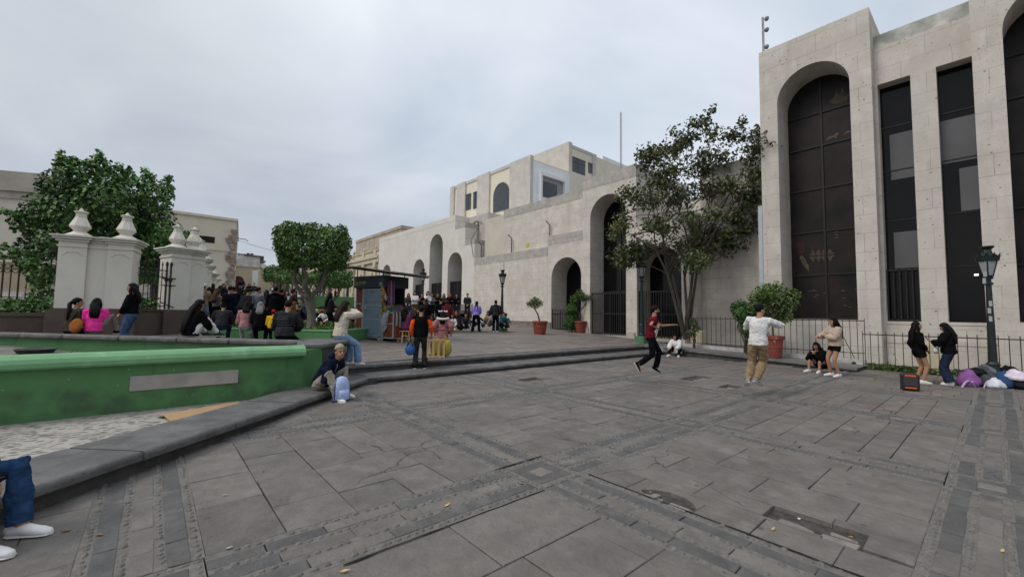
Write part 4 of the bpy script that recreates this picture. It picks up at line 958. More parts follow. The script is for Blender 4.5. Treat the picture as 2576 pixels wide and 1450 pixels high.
hb=thing('brick_block','plain pinkish stone block rising behind the ornate building','building',(26,58,8))
m=MB(); m.box(24,40,50,66,3,12.6); m.box(23.9,40,49.9,66,12.6,13.0); m.build('wall',mat('pinkish_block_stone',(.33,.265,.215),(.43,.36,.30),.9,.9,.5,14,extra=sillar(.5,1.,.5,.5,.3)),hb)
# more roofs closing the street
fb=thing('far_house','pale distant house closing the far end of the street','house',(16,118,8))
m=MB(); m.box(8,26,112,125,5,11); m.box(7.8,26,111.8,125,11,11.4); m.build('wall',YS,fb)
for k in range(5):
    w=MB(); w.box(9.5+k*3,10.8+k*3,111.9,112.1,7,9.6); w.build('window',DARKIN,fb)
# ================= foliage
import numpy as np
def leafmat(name,c1,c2,rough=.5):
    m=mat(name,c1,c2,1.3,rough,0,spec=.35,extra=lambda n,l,v,c,b: mixc(n,l,c,att(n),1.,'MULTIPLY'))
    b=m.node_tree.nodes['Principled BSDF']
    return m
def att(n):
    a=n.new('ShaderNodeAttribute'); a.attribute_name='tint'; return a.outputs['Color']
rg=np.random.default_rng(11)
def leaves(name,parent,pts,nrm,size,tint,mt,wid=.5,fold=.25,droop=.3,jit=.9):
    """one folded, pointed leaf (two triangles pairs) at each point"""
    n=len(pts); pts=np.array(pts); nrm=np.array(nrm)+rg.normal(0,jit,(n,3)); nrm/=np.linalg.norm(nrm,axis=1,keepdims=True)+1e-9
    d=rg.normal(0,1,(n,3)); d[:,2]-=droop; d-=nrm*(d*nrm).sum(1,keepdims=True); d/=np.linalg.norm(d,axis=1,keepdims=True)+1e-9
    s=np.cross(nrm,d); L_=(np.array(size)*rg.uniform(.65,1.25,n))[:,None]; w=L_*wid
    base=pts-d*L_*.5; tip=pts+d*L_*.5-nrm*L_*fold*.5
    l1=pts-d*L_*.12+s*w*.5+nrm*L_*fold*.4; r1=pts-d*L_*.12-s*w*.5+nrm*L_*fold*.4
    vs=np.stack([base,r1,tip,l1],1).reshape(-1,3)
    o=np.array(wloc(parent)) if parent is not None else np.zeros(3); vs=vs-o
    me=bpy.data.meshes.new(name); me.vertices.add(4*n); me.vertices.foreach_set('co',vs.ravel())
    idx=np.arange(n)*4; tri=np.stack([idx,idx+1,idx+2,idx,idx+2,idx+3],1).ravel()
    me.loops.add(6*n); me.loops.foreach_set('vertex_index',tri); me.polygons.add(2*n)
    me.polygons.foreach_set('loop_start',np.arange(2*n)*3)
    me.update(calc_edges=True); me.materials.append(mt)
    tt=np.array(tint); 
    if tt.ndim==1: tt=np.repeat(tt[:,None],3,1)
    at_=me.attributes.new('tint','FLOAT_COLOR','FACE'); c=np.ones((2*n,4)); c[:,:3]=np.repeat(tt,2,0); at_.data.foreach_set('color',c.ravel())
    ob=bpy.data.objects.new(name,me); C.objects.link(ob); ob.parent=parent; return ob
def clumps(cl,dens,shell=.55,tvar=.25,hue=None):
    """cl: list of (centre,(rx,ry,rz)); points scattered in the outer part of each clump"""
    P=[];Nn=[];T=[]
    for c,r in cl:
        n=max(6,int(dens*(r[0]*r[1]+r[1]*r[2]+r[0]*r[2])/3)); v=rg.normal(0,1,(n,3)); v/=np.linalg.norm(v,axis=1,keepdims=True)
        k=rg.uniform(shell,1.,n)**.7; q=v*k[:,None]*np.array(r); P.append(q+np.array(c)); nn=v/np.array(r); nn/=np.linalg.norm(nn,axis=1,keepdims=True); nn[:,2]+=.5; Nn.append(nn)
        t=rg.uniform(1-tvar,1+tvar)*rg.uniform(.8,1.2,n); T.append(t)
    return np.concatenate(P),np.concatenate(Nn),np.concatenate(T)
def limb(mb,p,q,r0,r1,wob=.08,n=6,seg=6):
    p,q=V(p),V(q); pts=[];rs=[]; L_=(q-p).length
    sx,sy=rnd.uniform(0,50),rnd.uniform(0,50)
    for i in range(seg+1):
        t=i/seg; e=math.sin(math.pi*t)
        pts.append(p.lerp(q,t)+V((noise.noise(V((sx,t*3,0))),noise.noise(V((sy,t*3,4))),.3*noise.noise(V((sx,t*3,9)))))*wob*L_*e*2); rs.append(r0+(r1-r0)*t)
    mb.tube(pts,rs,n); return pts
def colr(base,n,var=.15,alt=None,pa=0.):
    c=np.tile(np.array(base),(n,1))*rg.uniform(1-var,1+var,(n,1))
    if alt is not None:
        m=rg.random(n)<pa; c[m]=np.array(alt)*rg.uniform(.8,1.2,(m.sum(),1))
    return c
BARK=mat('grey_bark',(.11,.095,.08),(.19,.17,.145),5,.9,1.,14,stretch=(3,3,.8))
BARK2=mat('brown_bark',(.06,.048,.04),(.11,.092,.075),5,.9,.9,16,stretch=(3,3,.8))
LFD=leafmat('dark_broad_leaf',(.038,.095,.024),(.070,.158,.036))
LFT=leafmat('clipped_leaf',(.050,.105,.024),(.085,.165,.036))
LFS=leafmat('dry_leaf',(.060,.078,.032),(.105,.125,.052),.6)
LFP=leafmat('pot_tree_leaf',(.060,.110,.028),(.105,.165,.045))
# --- two dense broadleaf trees behind the churchyard wall
def dense_tree(name,label,base,cl,shoots,dens,size=.21,trunks=3):
    t=thing(name,label,'tree',base,group='broadleaf trees of the churchyard')
    b=V(base); tr=MB(); cs=[V(c) for c,r in cl]; top=sum(cs,V((0,0,0)))/len(cs)
    for k in range(trunks):
        s=b+V((rnd.uniform(-.35,.35),rnd.uniform(-.3,.3),0)); e=top+V((rnd.uniform(-.9,.9),rnd.uniform(-.6,.6),-.5)); limb(tr,s,e,.16,.06,.06,7)
    for c in cs[::2]: limb(tr,top+V((0,0,-1.2)),c,.06,.02,.1,5)
    for (s0,s1) in shoots: limb(tr,s0,s1,.03,.01,.04,4)
    tr.build('trunk',BARK,t)
    P,Nn,T=clumps(cl,dens*.85,.35,.35)
    for (s0,s1) in shoots:
        n=int(64*(s1-s0).length/.6)+20; u=rg.uniform(0,1.05,n)[:,None]; q=np.array(s0)*(1-u)+np.array(s1)*u; ang=rg.uniform(0,6.28,n); rad=rg.uniform(.08,.36,n)*(1.1-.6*u[:,0])
        off=np.stack([np.cos(ang)*rad,np.sin(ang)*rad,rg.normal(0,.06,n)],1); P=np.concatenate([P,q+off]); Nn=np.concatenate([Nn,off/rad[:,None]+np.array([0,0,.7])]); T=np.concatenate([T,rg.uniform(1.0,1.6,n)])
    leaves('crown',t,P,Nn,np.full(len(P),size),T[:,None]*np.array([1.,1.,1.])*colr((1,1,1),len(P),.25,(1.9,1.5,.7),.14),LFD,wid=.85,fold=.18,droop=.9,jit=.55)
    return t
def PC(lst,d,flat=.8):
    out=[]
    for (px,py,r) in lst:
        c=at(px,py,d+rnd.uniform(-.6,.6)); out.append(((c.x,c.y,c.z),(r,r*flat,r)))
    return out
clA=PC([(150,465,.8),(212,462,.75),(120,530,1.0),(190,530,1.2),(265,500,1.1),(290,470,.7),(75,560,.7),(95,620,.75),(160,610,1.1),(240,590,1.1),(300,560,.9),(110,690,.7),(70,655,.5),(100,745,.55),(175,420,.6),(250,420,.55),(140,760,.4)],19.5)
shA=[(at(a,b,19.5+e),at(c,d_,19.5+e)) for a,b,c,d_,e in ((160,440,152,383,.2),(180,430,190,402,-.3),(250,430,250,382,0),(235,430,222,405,.4),(285,450,300,415,-.4),(300,470,322,425,.2),(60,545,20,532,0),(40,535,-8,531,.1),(110,480,105,455,0),(60,640,5,620,.2),(30,650,-10,640,.1))]
dense_tree('broadleaf_tree','largest dense green broadleaf tree rising behind the widest white pier',at(200,770,20.),clA,shA,980,.19)
clB=PC([(355,500,.8),(395,500,.75),(340,560,.95),(390,560,1.0),(425,590,.7),(365,620,1.0),(410,640,.75),(445,620,.45),(340,650,.7),(380,670,.7),(330,600,.8),(370,690,.6)],21)
shB=[(at(a,b,21+e),at(c,d_,21+e)) for a,b,c,d_,e in ((362,470,366,425,0),(380,470,384,440,.3),(405,480,428,445,-.3),(415,500,432,470,.2),(345,470,335,440,.1),(440,600,472,585,0),(478,600,476,585,0),(330,470,318,445,.2))]
dense_tree('broadleaf_tree','second broadleaf tree with two grey trunks behind the spiked fence',at(375,772,21.5),clB,shB,1000,.18)
# ivy bed and low hedge
def cover(name,label,x0,x1,y0,y1,z,dens,size,mt,group=None,h=.18,kind='stuff',cat=None):
    n=int((x1-x0)*(y1-y0)*dens); P=np.stack([rg.uniform(x0,x1,n),rg.uniform(y0,y1,n),z+rg.uniform(-.05,h,n)],1)
    o=leaves(name,None,P,np.tile([0,0,1.],(n,1)),np.full(n,size),colr((1,1,1),n,.3,(1.4,1.3,.8),.2),mt,wid=.7,jit=.8)
    tag(o,label,cat,kind=kind); return o
cover('ivy_bed','dark ivy growing along the brown churchyard wall','%s'and -14,-2.4,19.5,22.5,1.56,260,.13,LFD,h=.38,cat='ivy')
cover('undergrowth','low plants under the tree behind the spiked fence',-1.2,1.4,20.2,22.5,1.6,260,.14,LFD,h=.5,cat='plants')
# --- clipped box-headed tree in the planter
def clipped(name,label,base,cx_,w,h,zb,dens,size,trunk_r,label_g=None,limbs=6,lean=(0,0),rot=0.):
    t=thing(name,label,'tree',base,group=label_g); b=V(base); tr=MB(); c=V((cx_[0],cx_[1],0))
    fork=V((b.x+lean[0],b.y+lean[1],b.z+(zb-b.z)*.52))
    pts=[b+V((0,0,-.1)),b.lerp(fork,.15)+V((.02,0,0)),b.lerp(fork,.5)+V((.05,0,0)),fork]
    tr.tube(pts,[trunk_r*1.35,trunk_r*1.05,trunk_r*.9,trunk_r*1.15],10)
    for k in range(limbs):
        a=2*math.pi*k/limbs+.4; rr=w*.33*(1 if k%2 else .75)
        mid=fork+V((math.cos(a)*rr*.8,math.sin(a)*rr*.8,(zb-fork.z)*.45)); e=V((c.x+math.cos(a)*rr*1.15,c.y+math.sin(a)*rr*1.15,zb+h*.35))
        p1=limb(tr,fork-V((0,0,.08)),mid,trunk_r*.62,trunk_r*.42,.10,8); limb(tr,mid,e,trunk_r*.42,trunk_r*.2,.10,7)
        e2=mid+V((math.cos(a+.9)*rr*.6,math.sin(a+.9)*rr*.6,(zb-mid.z)+h*.3)); limb(tr,mid,e2,trunk_r*.3,trunk_r*.12,.12,6)
    tr.build('trunk',BARK,t)
    # leaves through a rounded box
    n=int(dens*w*w*h); u=rg.uniform(-1,1,(n*2,3)); m=np.abs(u).max(1); keep=rg.random(n*2)<np.clip((m-.35)*1.6,.12,1)
    u=u[keep]; rad=(np.abs(u)**5).sum(1)**(1/5.); u=u/np.maximum(rad,1.)[:,None]
    ca,sa=math.cos(rot),math.sin(rot); q=u*np.array([w/2,w/2,h/2]); low=q[:,2]<-h*.2
    q[:,2]+=np.where(low,rg.uniform(-.05,.35,len(q))*h*.5*np.array([noise.noise(V((a*1.7,b_*1.7,2)))+.2 for a,b_ in q[:,:2]]),0)
    q+=np.array([[noise.noise(V(tuple(p*1.6))),noise.noise(V(tuple(p*1.6+9))),.8*noise.noise(V(tuple(p*1.9+20)))] for p in q])*.24*w/2.4+rg.normal(0,.035,(len(q),3))
    P=np.stack([c.x+q[:,0]*ca-q[:,1]*sa,c.y+q[:,0]*sa+q[:,1]*ca,zb+h/2+q[:,2]],1)
    nn=np.sign(u)*np.abs(u)**6; nn=np.stack([nn[:,0]*ca-nn[:,1]*sa,nn[:,0]*sa+nn[:,1]*ca,nn[:,2]],1)+np.array([0,0,.25])
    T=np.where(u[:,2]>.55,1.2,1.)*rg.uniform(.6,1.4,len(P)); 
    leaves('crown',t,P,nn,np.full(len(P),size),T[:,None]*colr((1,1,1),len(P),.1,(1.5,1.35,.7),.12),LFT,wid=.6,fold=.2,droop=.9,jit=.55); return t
tb=at(783,822,15.3); tcr=at(787,690,15.2); ztop=at(787,566,15.2).z; zlow=at(787,678,15.2).z
clipped('clipped_tree','big tree clipped into a square box of leaves above a thick grey trunk',(tb.x,tb.y,1.0),(tcr.x,tcr.y),2.4,ztop-zlow-.16,zlow+.05,900,.125,.16,lean=(-.10,.06),limbs=5,rot=R(-15))
fp=[(704,770,672,707,27.,1.9),(742,775,690,712,24.,1.9),(836,770,680,722,29,2.3),(800,765,688,712,36,2.4)]
for k,(px,py,y0,y1,d_,w_) in enumerate(fp):
    b=at(px,py,d_); z0=at(px,y1,d_).z; z1=at(px,y0,d_).z; g_=gz(b.y)
    clipped('clipped_tree',['small clipped tree left of the big trunk, behind the first far lamp','small clipped tree directly behind the trunk of the big one','clipped tree with forked grey limbs in front of the ornate building','farthest clipped tree seen between the limbs of the big one'][k],(b.x,b.y,g_),(b.x,b.y),w_,z1-z0,z0,420,.17,.11,'small clipped trees up the street',limbs=5)
cvp=(PL1+PL2)/2
def coverline(name,label,A,B,dv_,z,dens,size,mt,h,cat):
    A=V((A.x,A.y,0));B=V((B.x,B.y,0)); u=(B-A).normalized(); n_=V((-u.y,u.x,0)); L_=(B-A).length; n=int(L_*dv_*dens)
    a=rg.uniform(.3,L_-.3,n); b=rg.uniform(.35,dv_-.35,n); P=np.stack([A.x+u.x*a+n_.x*b,A.y+u.y*a+n_.y*b,z+rg.uniform(0,1,n)**2*h*(.4+.6*(np.sin(a*3)>0))],1)
    o=leaves(name,None,P,np.tile([0,0,1.],(n,1)),np.full(n,size),colr((1,1,1),n,.3,(1.6,1.5,.9),.3),mt,wid=.45,jit=.9); tag(o,label,cat,kind='stuff')
coverline('ground_cover','low green ground cover inside the planter around the big trunk',PL1,PL2,2.6,.98,420,.10,LFP,.35,'ground cover')
planter('planter','farther green planter behind the trunk of the big clipped tree',at(745,800,23.),at(800,802,22.),3.0,1.75,.9)
planter('planter','green planter right of the big trunk behind the seated crowd',at(846,794,23.),at(900,797,23.),3.0,1.55,.9)
planter('planter','farthest green planter in the middle of the street',at(700,762,38.),at(775,766,34.),4,3.0,2)
# --- sparse multi-stemmed tree by the railing
tb=V((18.6,9.75,.36)); d0=dep(tb)
rt_=thing('street_tree','tall sparse tree with several slender stems and dull olive leaves beside the railing','tree',tb)
tr=MB(); stems=[((1722,850),(1712,780),(1692,690),(1668,600),(1640,520)),((1726,850),(1728,780),(1722,700),(1735,620),(1700,500)),((1730,850),(1742,760),(1752,690),(1768,610),(1790,470)),((1728,800),(1738,730),(1745,670),(1775,600),(1840,480)),((1724,852),(1708,800),(1680,690),(1650,630),(1590,590))]
def PD(x,y,e=0): return at(x,y,d0+e)
for k,s in enumerate(stems):
    e=[0,.3,.8,.2,-.6][k]; pts=[PD(x,y,e*i/4) for i,(x,y) in enumerate(s)]; tr.tube(pts,[.095,.068,.055,.04,.02],7)
rc=[(1640,400),(1690,370),(1740,350),(1790,330),(1850,345),(1900,365),(1925,350),(1650,450),(1700,430),(1760,410),(1820,400),(1880,410),(1910,440),(1600,500),(1650,510),(1710,490),(1770,480),(1830,470),(1890,490),(1570,560),(1620,570),(1680,560),(1740,550),(1800,540),(1860,540),(1915,510),(1590,620),(1640,630),(1700,610),(1760,600),(1820,590),(1560,585),(1870,580),(1600,655),(1745,640),(1780,625),(1900,555),(1765,310),(1740,660),(1660,385),(1560,640),(1830,610)]
cl=[]
for (x,y) in rc:
    e=rnd.uniform(-1.3,1.3); c=PD(x+rnd.uniform(-8,8),y+rnd.uniform(-8,8),e); r=rnd.uniform(.52,.88); cl.append((tuple(c),(r*1.15,r*1.15,r*.85)))
    s=rnd.choice(stems); k=rnd.randint(2,4); limb(tr,PD(*s[k],0),c,.03,.010,.14,5)
tr.build('trunk',BARK2,rt_)
cl+=[((c[0]+rnd.uniform(-.6,.6),c[1]+rnd.uniform(-.6,.6),c[2]+rnd.uniform(-.5,.35)),(r_[0]*.6,r_[1]*.6,r_[2]*.6)) for c,r_ in cl]
P,Nn,T=clumps(cl,380,.05,.35)
for a,b in (((1775,300),(1795,268)),((1790,330),(1770,295)),((1870,320),(1868,300)),((1610,400),(1618,380)),((1530,590),(1570,575)),((1930,520),(1945,515)),((1900,330),(1918,325)),((1925,490),(1915,465)),((1700,340),(1690,325)),((1660,375),(1620,385))):
    n=46; u=rg.uniform(0,1,n)[:,None]; q=np.array(PD(*a))*(1-u)+np.array(PD(*b))*u+rg.normal(0,.14,(n,3)); P=np.concatenate([P,q]); Nn=np.concatenate([Nn,rg.normal(0,1,(n,3))+[0,0,.6]]); T=np.concatenate([T,rg.uniform(.8,1.3,n)])
leaves('crown',rt_,P,Nn,np.full(len(P),.205),T[:,None]*colr((1,1,1),len(P),.2,(1.6,1.05,.5),.10),LFS,wid=.55,fold=.3,droop=.7,jit=.9)
# --- potted trees
POT=mat('terracotta_paint',(.20,.045,.032),(.26,.065,.045),4,.6,.3,40,extra=lambda n,l,v,c,b: mixc(n,l,c,(.42,.30,.26),nz_(n,l,v,5,.66,.72,b=.9)))
def pot(parent,x,y,z,r,h):
    p=MB(); p.lathe([(r*.72,0),(r*.76,.02),(r*.86,h*.45),(r*.90,h*.46),(r*.90,h*.52),(r*.87,h*.53),(r*.94,h*.82),(r*1.03,h*.84),(r*1.05,h*.97),(r*1.02,h),(r*.92,h),(r*.88,h*.9),(.02,h*.88)],x,y,z,22); p.build('pot',POT,parent,smooth=False)
def potted(label,px,py,pd,r,h,stem,cr,mt=LFP,dens=700,size=.11,pos=None):
    b=pos if pos is not None else onp(px,py); t=thing('potted_tree',label,'potted tree',b,group='potted trees along the facade'); pot(t,b.x,b.y,b.z,r,h); d_=dep(b)
    m=MB(); pts=[V((b.x,b.y,b.z+h*.85))]+[at(x,y,d_) for x,y in stem]; m.tube(pts,[.045]+[.04]*(len(pts)-2)+[.025],7)
    for c in cr: limb(m,pts[-1],at(c[0],c[1],d_+c[3]),.022,.008,.1,5)
    m.build('trunk',BARK2,t)
    P,Nn,T=clumps([(tuple(at(x,y,d_+e)),(r_,r_,r_*.8)) for x,y,r_,e in cr],dens*3.0,.1,.3)
    leaves('crown',t,P,Nn,np.full(len(P),size),T[:,None]*colr((1,1,1),len(P),.2,(1.4,1.3,.8),.15),mt,wid=.55,fold=.3,droop=.3,jit=.9); return t
potted('left potted tree with a round green crown on a slanting stem',1358,840,0,.41,.72,[(1353,790),(1346,778)],[(1345,762,.36,0),(1333,764,.26,.1),(1357,762,.26,-.1),(1346,756,.28,.2)],dens=900,size=.10)
potted('potted tree with a bent stem between the low arch and the tall arch',1460,836,0,.40,.70,[(1458,795),(1461,780),(1472,765),(1477,755)],[(1465,745,.34,0),(1446,748,.3,.2),(1482,748,.26,-.2),(1458,736,.28,.1),(1440,755,.22,.2)],dens=800,size=.11)
b=onX(1948,906,17.95); b.z=lz(b.y)
potted('potted tree with a wide olive crown in a peeling red pot by the railing',0,0,0,.33,.82,[(1945,842),(1942,800)],[(1940,750,.5,.2),(1975,765,.48,0),(1908,750,.42,.4),(1988,740,.36,.2),(1950,728,.42,.3),(1965,795,.42,.2),(1925,735,.4,0),(1935,785,.42,.3),(1905,770,.35,.1)],dens=700,size=.13,pos=b)
# dark rounded shrubs
def shrub(label,lst,d_,dens=900,size=.09,mt=LFD,zb=.3):
    c=at(lst[0][0],lst[0][1],d_); t=thing('shrub',label,'shrub',(c.x,c.y,zb),group='dark shrubs against the facade')
    m=MB()
    for k in range(4): limb(m,(c.x+rnd.uniform(-.1,.1),c.y,zb),at(lst[k%len(lst)][0],lst[k%len(lst)][1],d_),.03,.01,.1,5)
    m.build('stem',BARK2,t); P,Nn,T=clumps([(tuple(at(x,y,d_+rnd.uniform(-.15,.15))),(r_,r_,r_)) for x,y,r_ in lst],dens*7,.35,.15)
    leaves('foliage',t,P,Nn,np.full(len(P),size),T[:,None]*colr((1,1,1),len(P),.15),mt,wid=.6,fold=.25,droop=.2,jit=.8)
shrub('dark trimmed shrub behind the jumping man in white',[(1872,785,.45),(1888,820,.5),(1860,775,.36),(1902,850,.45),(1912,800,.45),(1895,880,.35)],16.9)
shrub('dark shrub inside the low arch beside the bent potted tree',[(1437,775,.35),(1440,800,.4),(1430,815,.35),(1447,818,.35)],25.5,700,.11,zb=.6)
shrub('green shrub at the right edge beside the big lamp',[(2572,790,.35),(2580,815,.35),(2565,765,.25),(2585,780,.3)],14.2,zb=.2)
shrub('small climbing plant at the foot of the sparse tree',[(1745,810,.2),(1738,835,.22),(1752,825,.18)],18.6,500,.10,LFS)
cover('grass_strip','strip of short grass at the foot of the right railing',18.35,19.3,.6,2.95,.06,900,.09,LFP,h=.10,cat='grass')
# ================= street lamps, railings, kiosk and small things
LGN=mat('dark_green_iron',(.007,.014,.014),(.013,.024,.023),9,.45,.25,60,spec=.45,extra=lambda n,l,v,c,b: mixc(n,l,c,(.16,.17,.16),nz_(n,l,v,4.,.70,.76,b=.8)))
LGL=mat('lamp_glass',(.30,.32,.33),(.40,.42,.43),3,.25,0,spec=.6)
BLKG=mat('green_block',(.06,.16,.075),(.10,.22,.11),5,.7,.3,40)
def lamp(label,x,y,z,h,block=True,s=1.,grp='street lamps of the square'):
    t=thing('street_lamp',label,'street lamp',(x,y,z),group=grp); zb=0.
    if block:
        b=MB(); b.cbox(x-.24*s,x+.24*s,y-.24*s,y+.24*s,z-.1,z+.34*s,.02); b.build('base_block',BLKG,t); zb=.34*s
    hl=.86*s*h/3.7; hp=h-hl
    m=MB(); prof=[(.17,zb),(.17,zb+.1),(.14,zb+.14),(.125,zb+.5),(.14,zb+.53),(.092,zb+.60),(.056,hp*.93),(.09,hp*.935),(.09,hp*.95),(.055,hp*.96),(.055,hp*.985),(.10,hp*.99),(.10,hp)]
    m.lathe([(r*s,zz) for r,zz in prof],x,y,z,12); m.tube([(x-.2*s,y+.02,z+hp*.955),(x+.2*s,y-.02,z+hp*.955)],.014*s,5); m.build('pole',LGN,t)
    q=hl/.86; g=MB(); g.lathe([(.105*q,hp+.07*q),(.20*q,hp+.46*q)],x,y,z,6,cap=False); o=g.build('lantern',LGL,t)
    f=MB()
    for k in range(6):
        a=k*math.pi/3; ca,sa=math.cos(a),math.sin(a); f.tube([(x+.107*q*ca,y+.107*q*sa,z+hp+.06*q),(x+.205*q*ca,y+.205*q*sa,z+hp+.47*q)],.014*q,4)
    f.lathe([(.05*q,hp-.02*q),(.12*q,hp+.03*q),(.12*q,hp+.07*q),(.09*q,hp+.075*q)],x,y,z,6)
    f.lathe([(.19*q,hp+.44*q),(.22*q,hp+.46*q),(.24*q,hp+.58*q),(.20*q,hp+.60*q),(.10*q,hp+.68*q),(.085*q,hp+.76*q),(.15*q,hp+.84*q),(.14*q,hp+.86*q),(.02*q,hp+.83*q)],x,y,z,12)
    for k in range(12):
        a=k*math.pi/6; ca,sa=math.cos(a),math.sin(a); c2,s2=math.cos(a+.2),math.sin(a+.2); c3,s3=math.cos(a-.2),math.sin(a-.2)
        f.add([(x+.235*q*c2,y+.235*q*s2,z+hp+.55*q),(x+.235*q*c3,y+.235*q*s3,z+hp+.55*q),(x+.285*q*ca,y+.285*q*sa,z+hp+.67*q),(x+.225*q*ca,y+.225*q*sa,z+hp+.57*q)],[(0,1,2),(1,3,2),(3,0,2)])
    f.build('lantern_frame',LGN,o); return t
p=onz(2501,966); lt=lamp('biggest street lamp, standing among the bags at the right with peeling paint',p.x,p.y,0,3.72,False)
def stick(poly): pass
s=MB()
for (px,py) in ((2492,762),(2489,780),(2492,800),(2478,688),(2476,705)):
    q=at(px,py,dep(p)-.16); s.box(q.x-.05,q.x+.03,q.y-.03,q.y+.03,q.z-.08,q.z+.06)
s.build('torn_sticker',mat('torn_paper',(.28,.31,.31),(.42,.44,.44),20,.9),lt)['kind']='stuff'
p=onp(1262,832); d_=dep(p); lamp('street lamp on a green block beside the man in the black hoodie',p.x,p.y,p.z,(832-678)*d_/1050)
p=at(1062,790,27.); lamp('street lamp in front of the second arch, behind the standing onlookers',p.x,p.y,gz(p.y),at(1062,676,27).z-gz(p.y))
p=V((18.15,11.35,.38)); d_=dep(p); z1=at(1620,648,d_).z; lamp('street lamp in front of the dark arch by the sparse tree',p.x,p.y,.38,z1-.38)
for px,py,pt,l in ((688,745,683,'far street lamp leftmost, before the pale quoined house'),(723,756,678,'far street lamp just left of the big clipped trunk'),(813,750,684,'far street lamp half hidden right of the big clipped trunk'),(872,760,688,'far street lamp against the ornate building beside the kiosk')):
    d_={688:44,723:36,813:46,872:40}[px]; q=at(px,py,d_); lamp(l,q.x,q.y,gz(q.y),max(3.,at(px,pt,d_).z-gz(q.y)),True)
# railings
def railing(name,label,X,y0,y1,zt,zb,pitch,mt=RUST,spike=.1,braces=()):
    t=thing(name,label,'railing',(X,(y0+y1)/2,zb(y0))); m=MB(); n=round((y1-y0)/pitch)
    for i in range(n+1):
        y=y0+(y1-y0)*i/n; jx=rnd.uniform(-.012,.012); m.tube([(X+jx,y,zb(y)-.05),(X,y,zt+spike)],.011,5)
    m.box(X-.012,X+.012,y0,y1,zt-.016,zt+.016); m.box(X-.012,X+.012,y0,y1,zb((y0+y1)/2)+.12,zb((y0+y1)/2)+.145)
    for yb in braces: m.tube([(X+.03,yb,zt),(X-.0,yb-.55,zb(yb)+.02)],.012,4)
    m.build('bars',mt,t); return t
kz2=lambda y:.27+(y-3.05)*.030
railing('railing','higher rusty railing on a white kerb in front of the near tower',18.9,3.05,9.55,1.63,kz2,.2,braces=(3.9,6.3))
railing('railing','lower rusty railing at the right behind the big street lamp',18.35,-4.0,3.02,1.18,lambda y:.06,.2)
m=MB()
for a,b in ((3.05,4.6),(4.605,6.2),(6.205,7.9),(7.905,9.6)): m.add([(18.74,a,0),(18.74,b,0),(19.06,b,0),(19.06,a,0),(18.74,a,kz2(a)),(18.74,b,kz2(b)),(19.06,b,kz2(b)),(19.06,a,kz2(a))],[(0,1,5,4),(1,2,6,5),(2,3,7,6),(3,0,4,7),(4,5,6,7)])
tag(m.build('railing_kerb',mat('flaking_whitewash',(.34,.33,.315),(.52,.51,.49),5,.9,.6,20),origin=(18.9,6,0)),'low flaking whitewashed kerb wall under the higher railing','kerb wall')
m=MB(); m.lathe([(.07,0),(.07,.05)],0,0,0,12); m.v=[(18.735+z*.1,3.35+x,.13+y) for x,y,z in m.v]; tag(m.build('drain_hole',DARKIN,origin=(18.735,3.35,.13)),'round black drain hole in the end of the whitewashed kerb wall','drain')
CRB=mat('cream_box_paint',(.55,.48,.33),(.62,.55,.40),3,.7,.1,20)
def cabinet(label,x,y,z,w,h,d):
    t=thing('utility_cabinet',label,'utility cabinet',(x,y,z),group='cream utility cabinets behind the railings'); m=MB(); m.cbox(x-d/2,x+d/2,y-w/2,y+w/2,z-.1,z+h,.015); m.build('body',CRB,t)
    m=MB(); m.box(x-d/2-.012,x-d/2,y-w/2+.04,y+w/2-.04,z+.04,z+h-.05); m.build('door',CRB,t); return t
cabinet('wide cream utility cabinet behind the railing at the foot of the sparse tree',19.2,9.25,.4,.95,.66,.35)
cabinet('cream utility cabinet behind the two women at the lower railing',19.0,1.25,.0,.62,.98,.4)
# ---- kiosk
K0_=onp(961,858); kt=thing('kiosk','grey and rust red street vendor kiosk with a tilted roof and hanging goods','kiosk',(K0_.x,K0_.y,K0_.z))
ang=R(90+17); KU=V((math.cos(ang),math.sin(ang),0)); KV=V((math.cos(ang-math.pi/2),math.sin(ang-math.pi/2),0))
def KP(u,v,z): p=K0_+KU*u+KV*v; return V((p.x,p.y,K0_.z+z))
def kbox(mb,u0,u1,v0,v1,z0,z1,mi=None):
    vs=[KP(u,v,z) for z in (z0,z1) for v in (v0,v1) for u in (u0,u1)]; mb.add(vs,[(0,2,3,1),(4,5,7,6),(0,1,5,4),(2,6,7,3),(0,4,6,2),(1,3,7,5)],mi)
KG=mat('kiosk_grey_paint',(.135,.185,.24),(.17,.22,.275),3,.55,.15,30,spec=.4,extra=lambda n,l,v,c,b: mixc(n,l,c,(.07,.06,.055),nz_(n,l,v,3.5,.62,.78,b=.5)))
KF=mat('kiosk_frame_paint',(.22,.25,.28),(.28,.31,.34),4,.5,.1,30)
KR=mat('kiosk_rust_slats',(.13,.030,.016),(.19,.050,.026),2,.6,.2,30,stretch=(6,6,.5))
KD=mat('kiosk_dark_header',(.022,.026,.032),(.035,.040,.048),2,.6,.1,20)
m=MB(); kbox(m,1.62,1.66,.02,1.1,.13,2.07); kbox(m,.02,1.62,1.08,1.12,.13,2.07); kbox(m,.0,1.66,.0,1.12,2.05,2.09); kbox(m,.0,1.66,0,1.12,.10,.14); kbox(m,.0,.04,.02,.3,.13,2.07); m.build('shell',KD,kt)
m=MB(); kbox(m,1.22,1.60,.015,.04,.15,.98); kbox(m,1.22,1.60,.015,.04,1.0,1.42); kbox(m,1.22,1.60,.015,.04,1.44,2.05)
for k in range(5): kbox(m,1.25+k*.075,1.262+k*.075,.008,.016,.15,2.05)
m.build('slat_panel',KR,kt)
m=MB(); 
for a in (1.60,1.19,-.0): kbox(m,a,a+.045,-.01,.05,.02,2.07)
kbox(m,1.2,1.64,-.012,.03,.97,1.01); kbox(m,1.2,1.64,-.012,.03,1.42,1.46); kbox(m,-.02,1.66,-.015,.06,.10,.145)
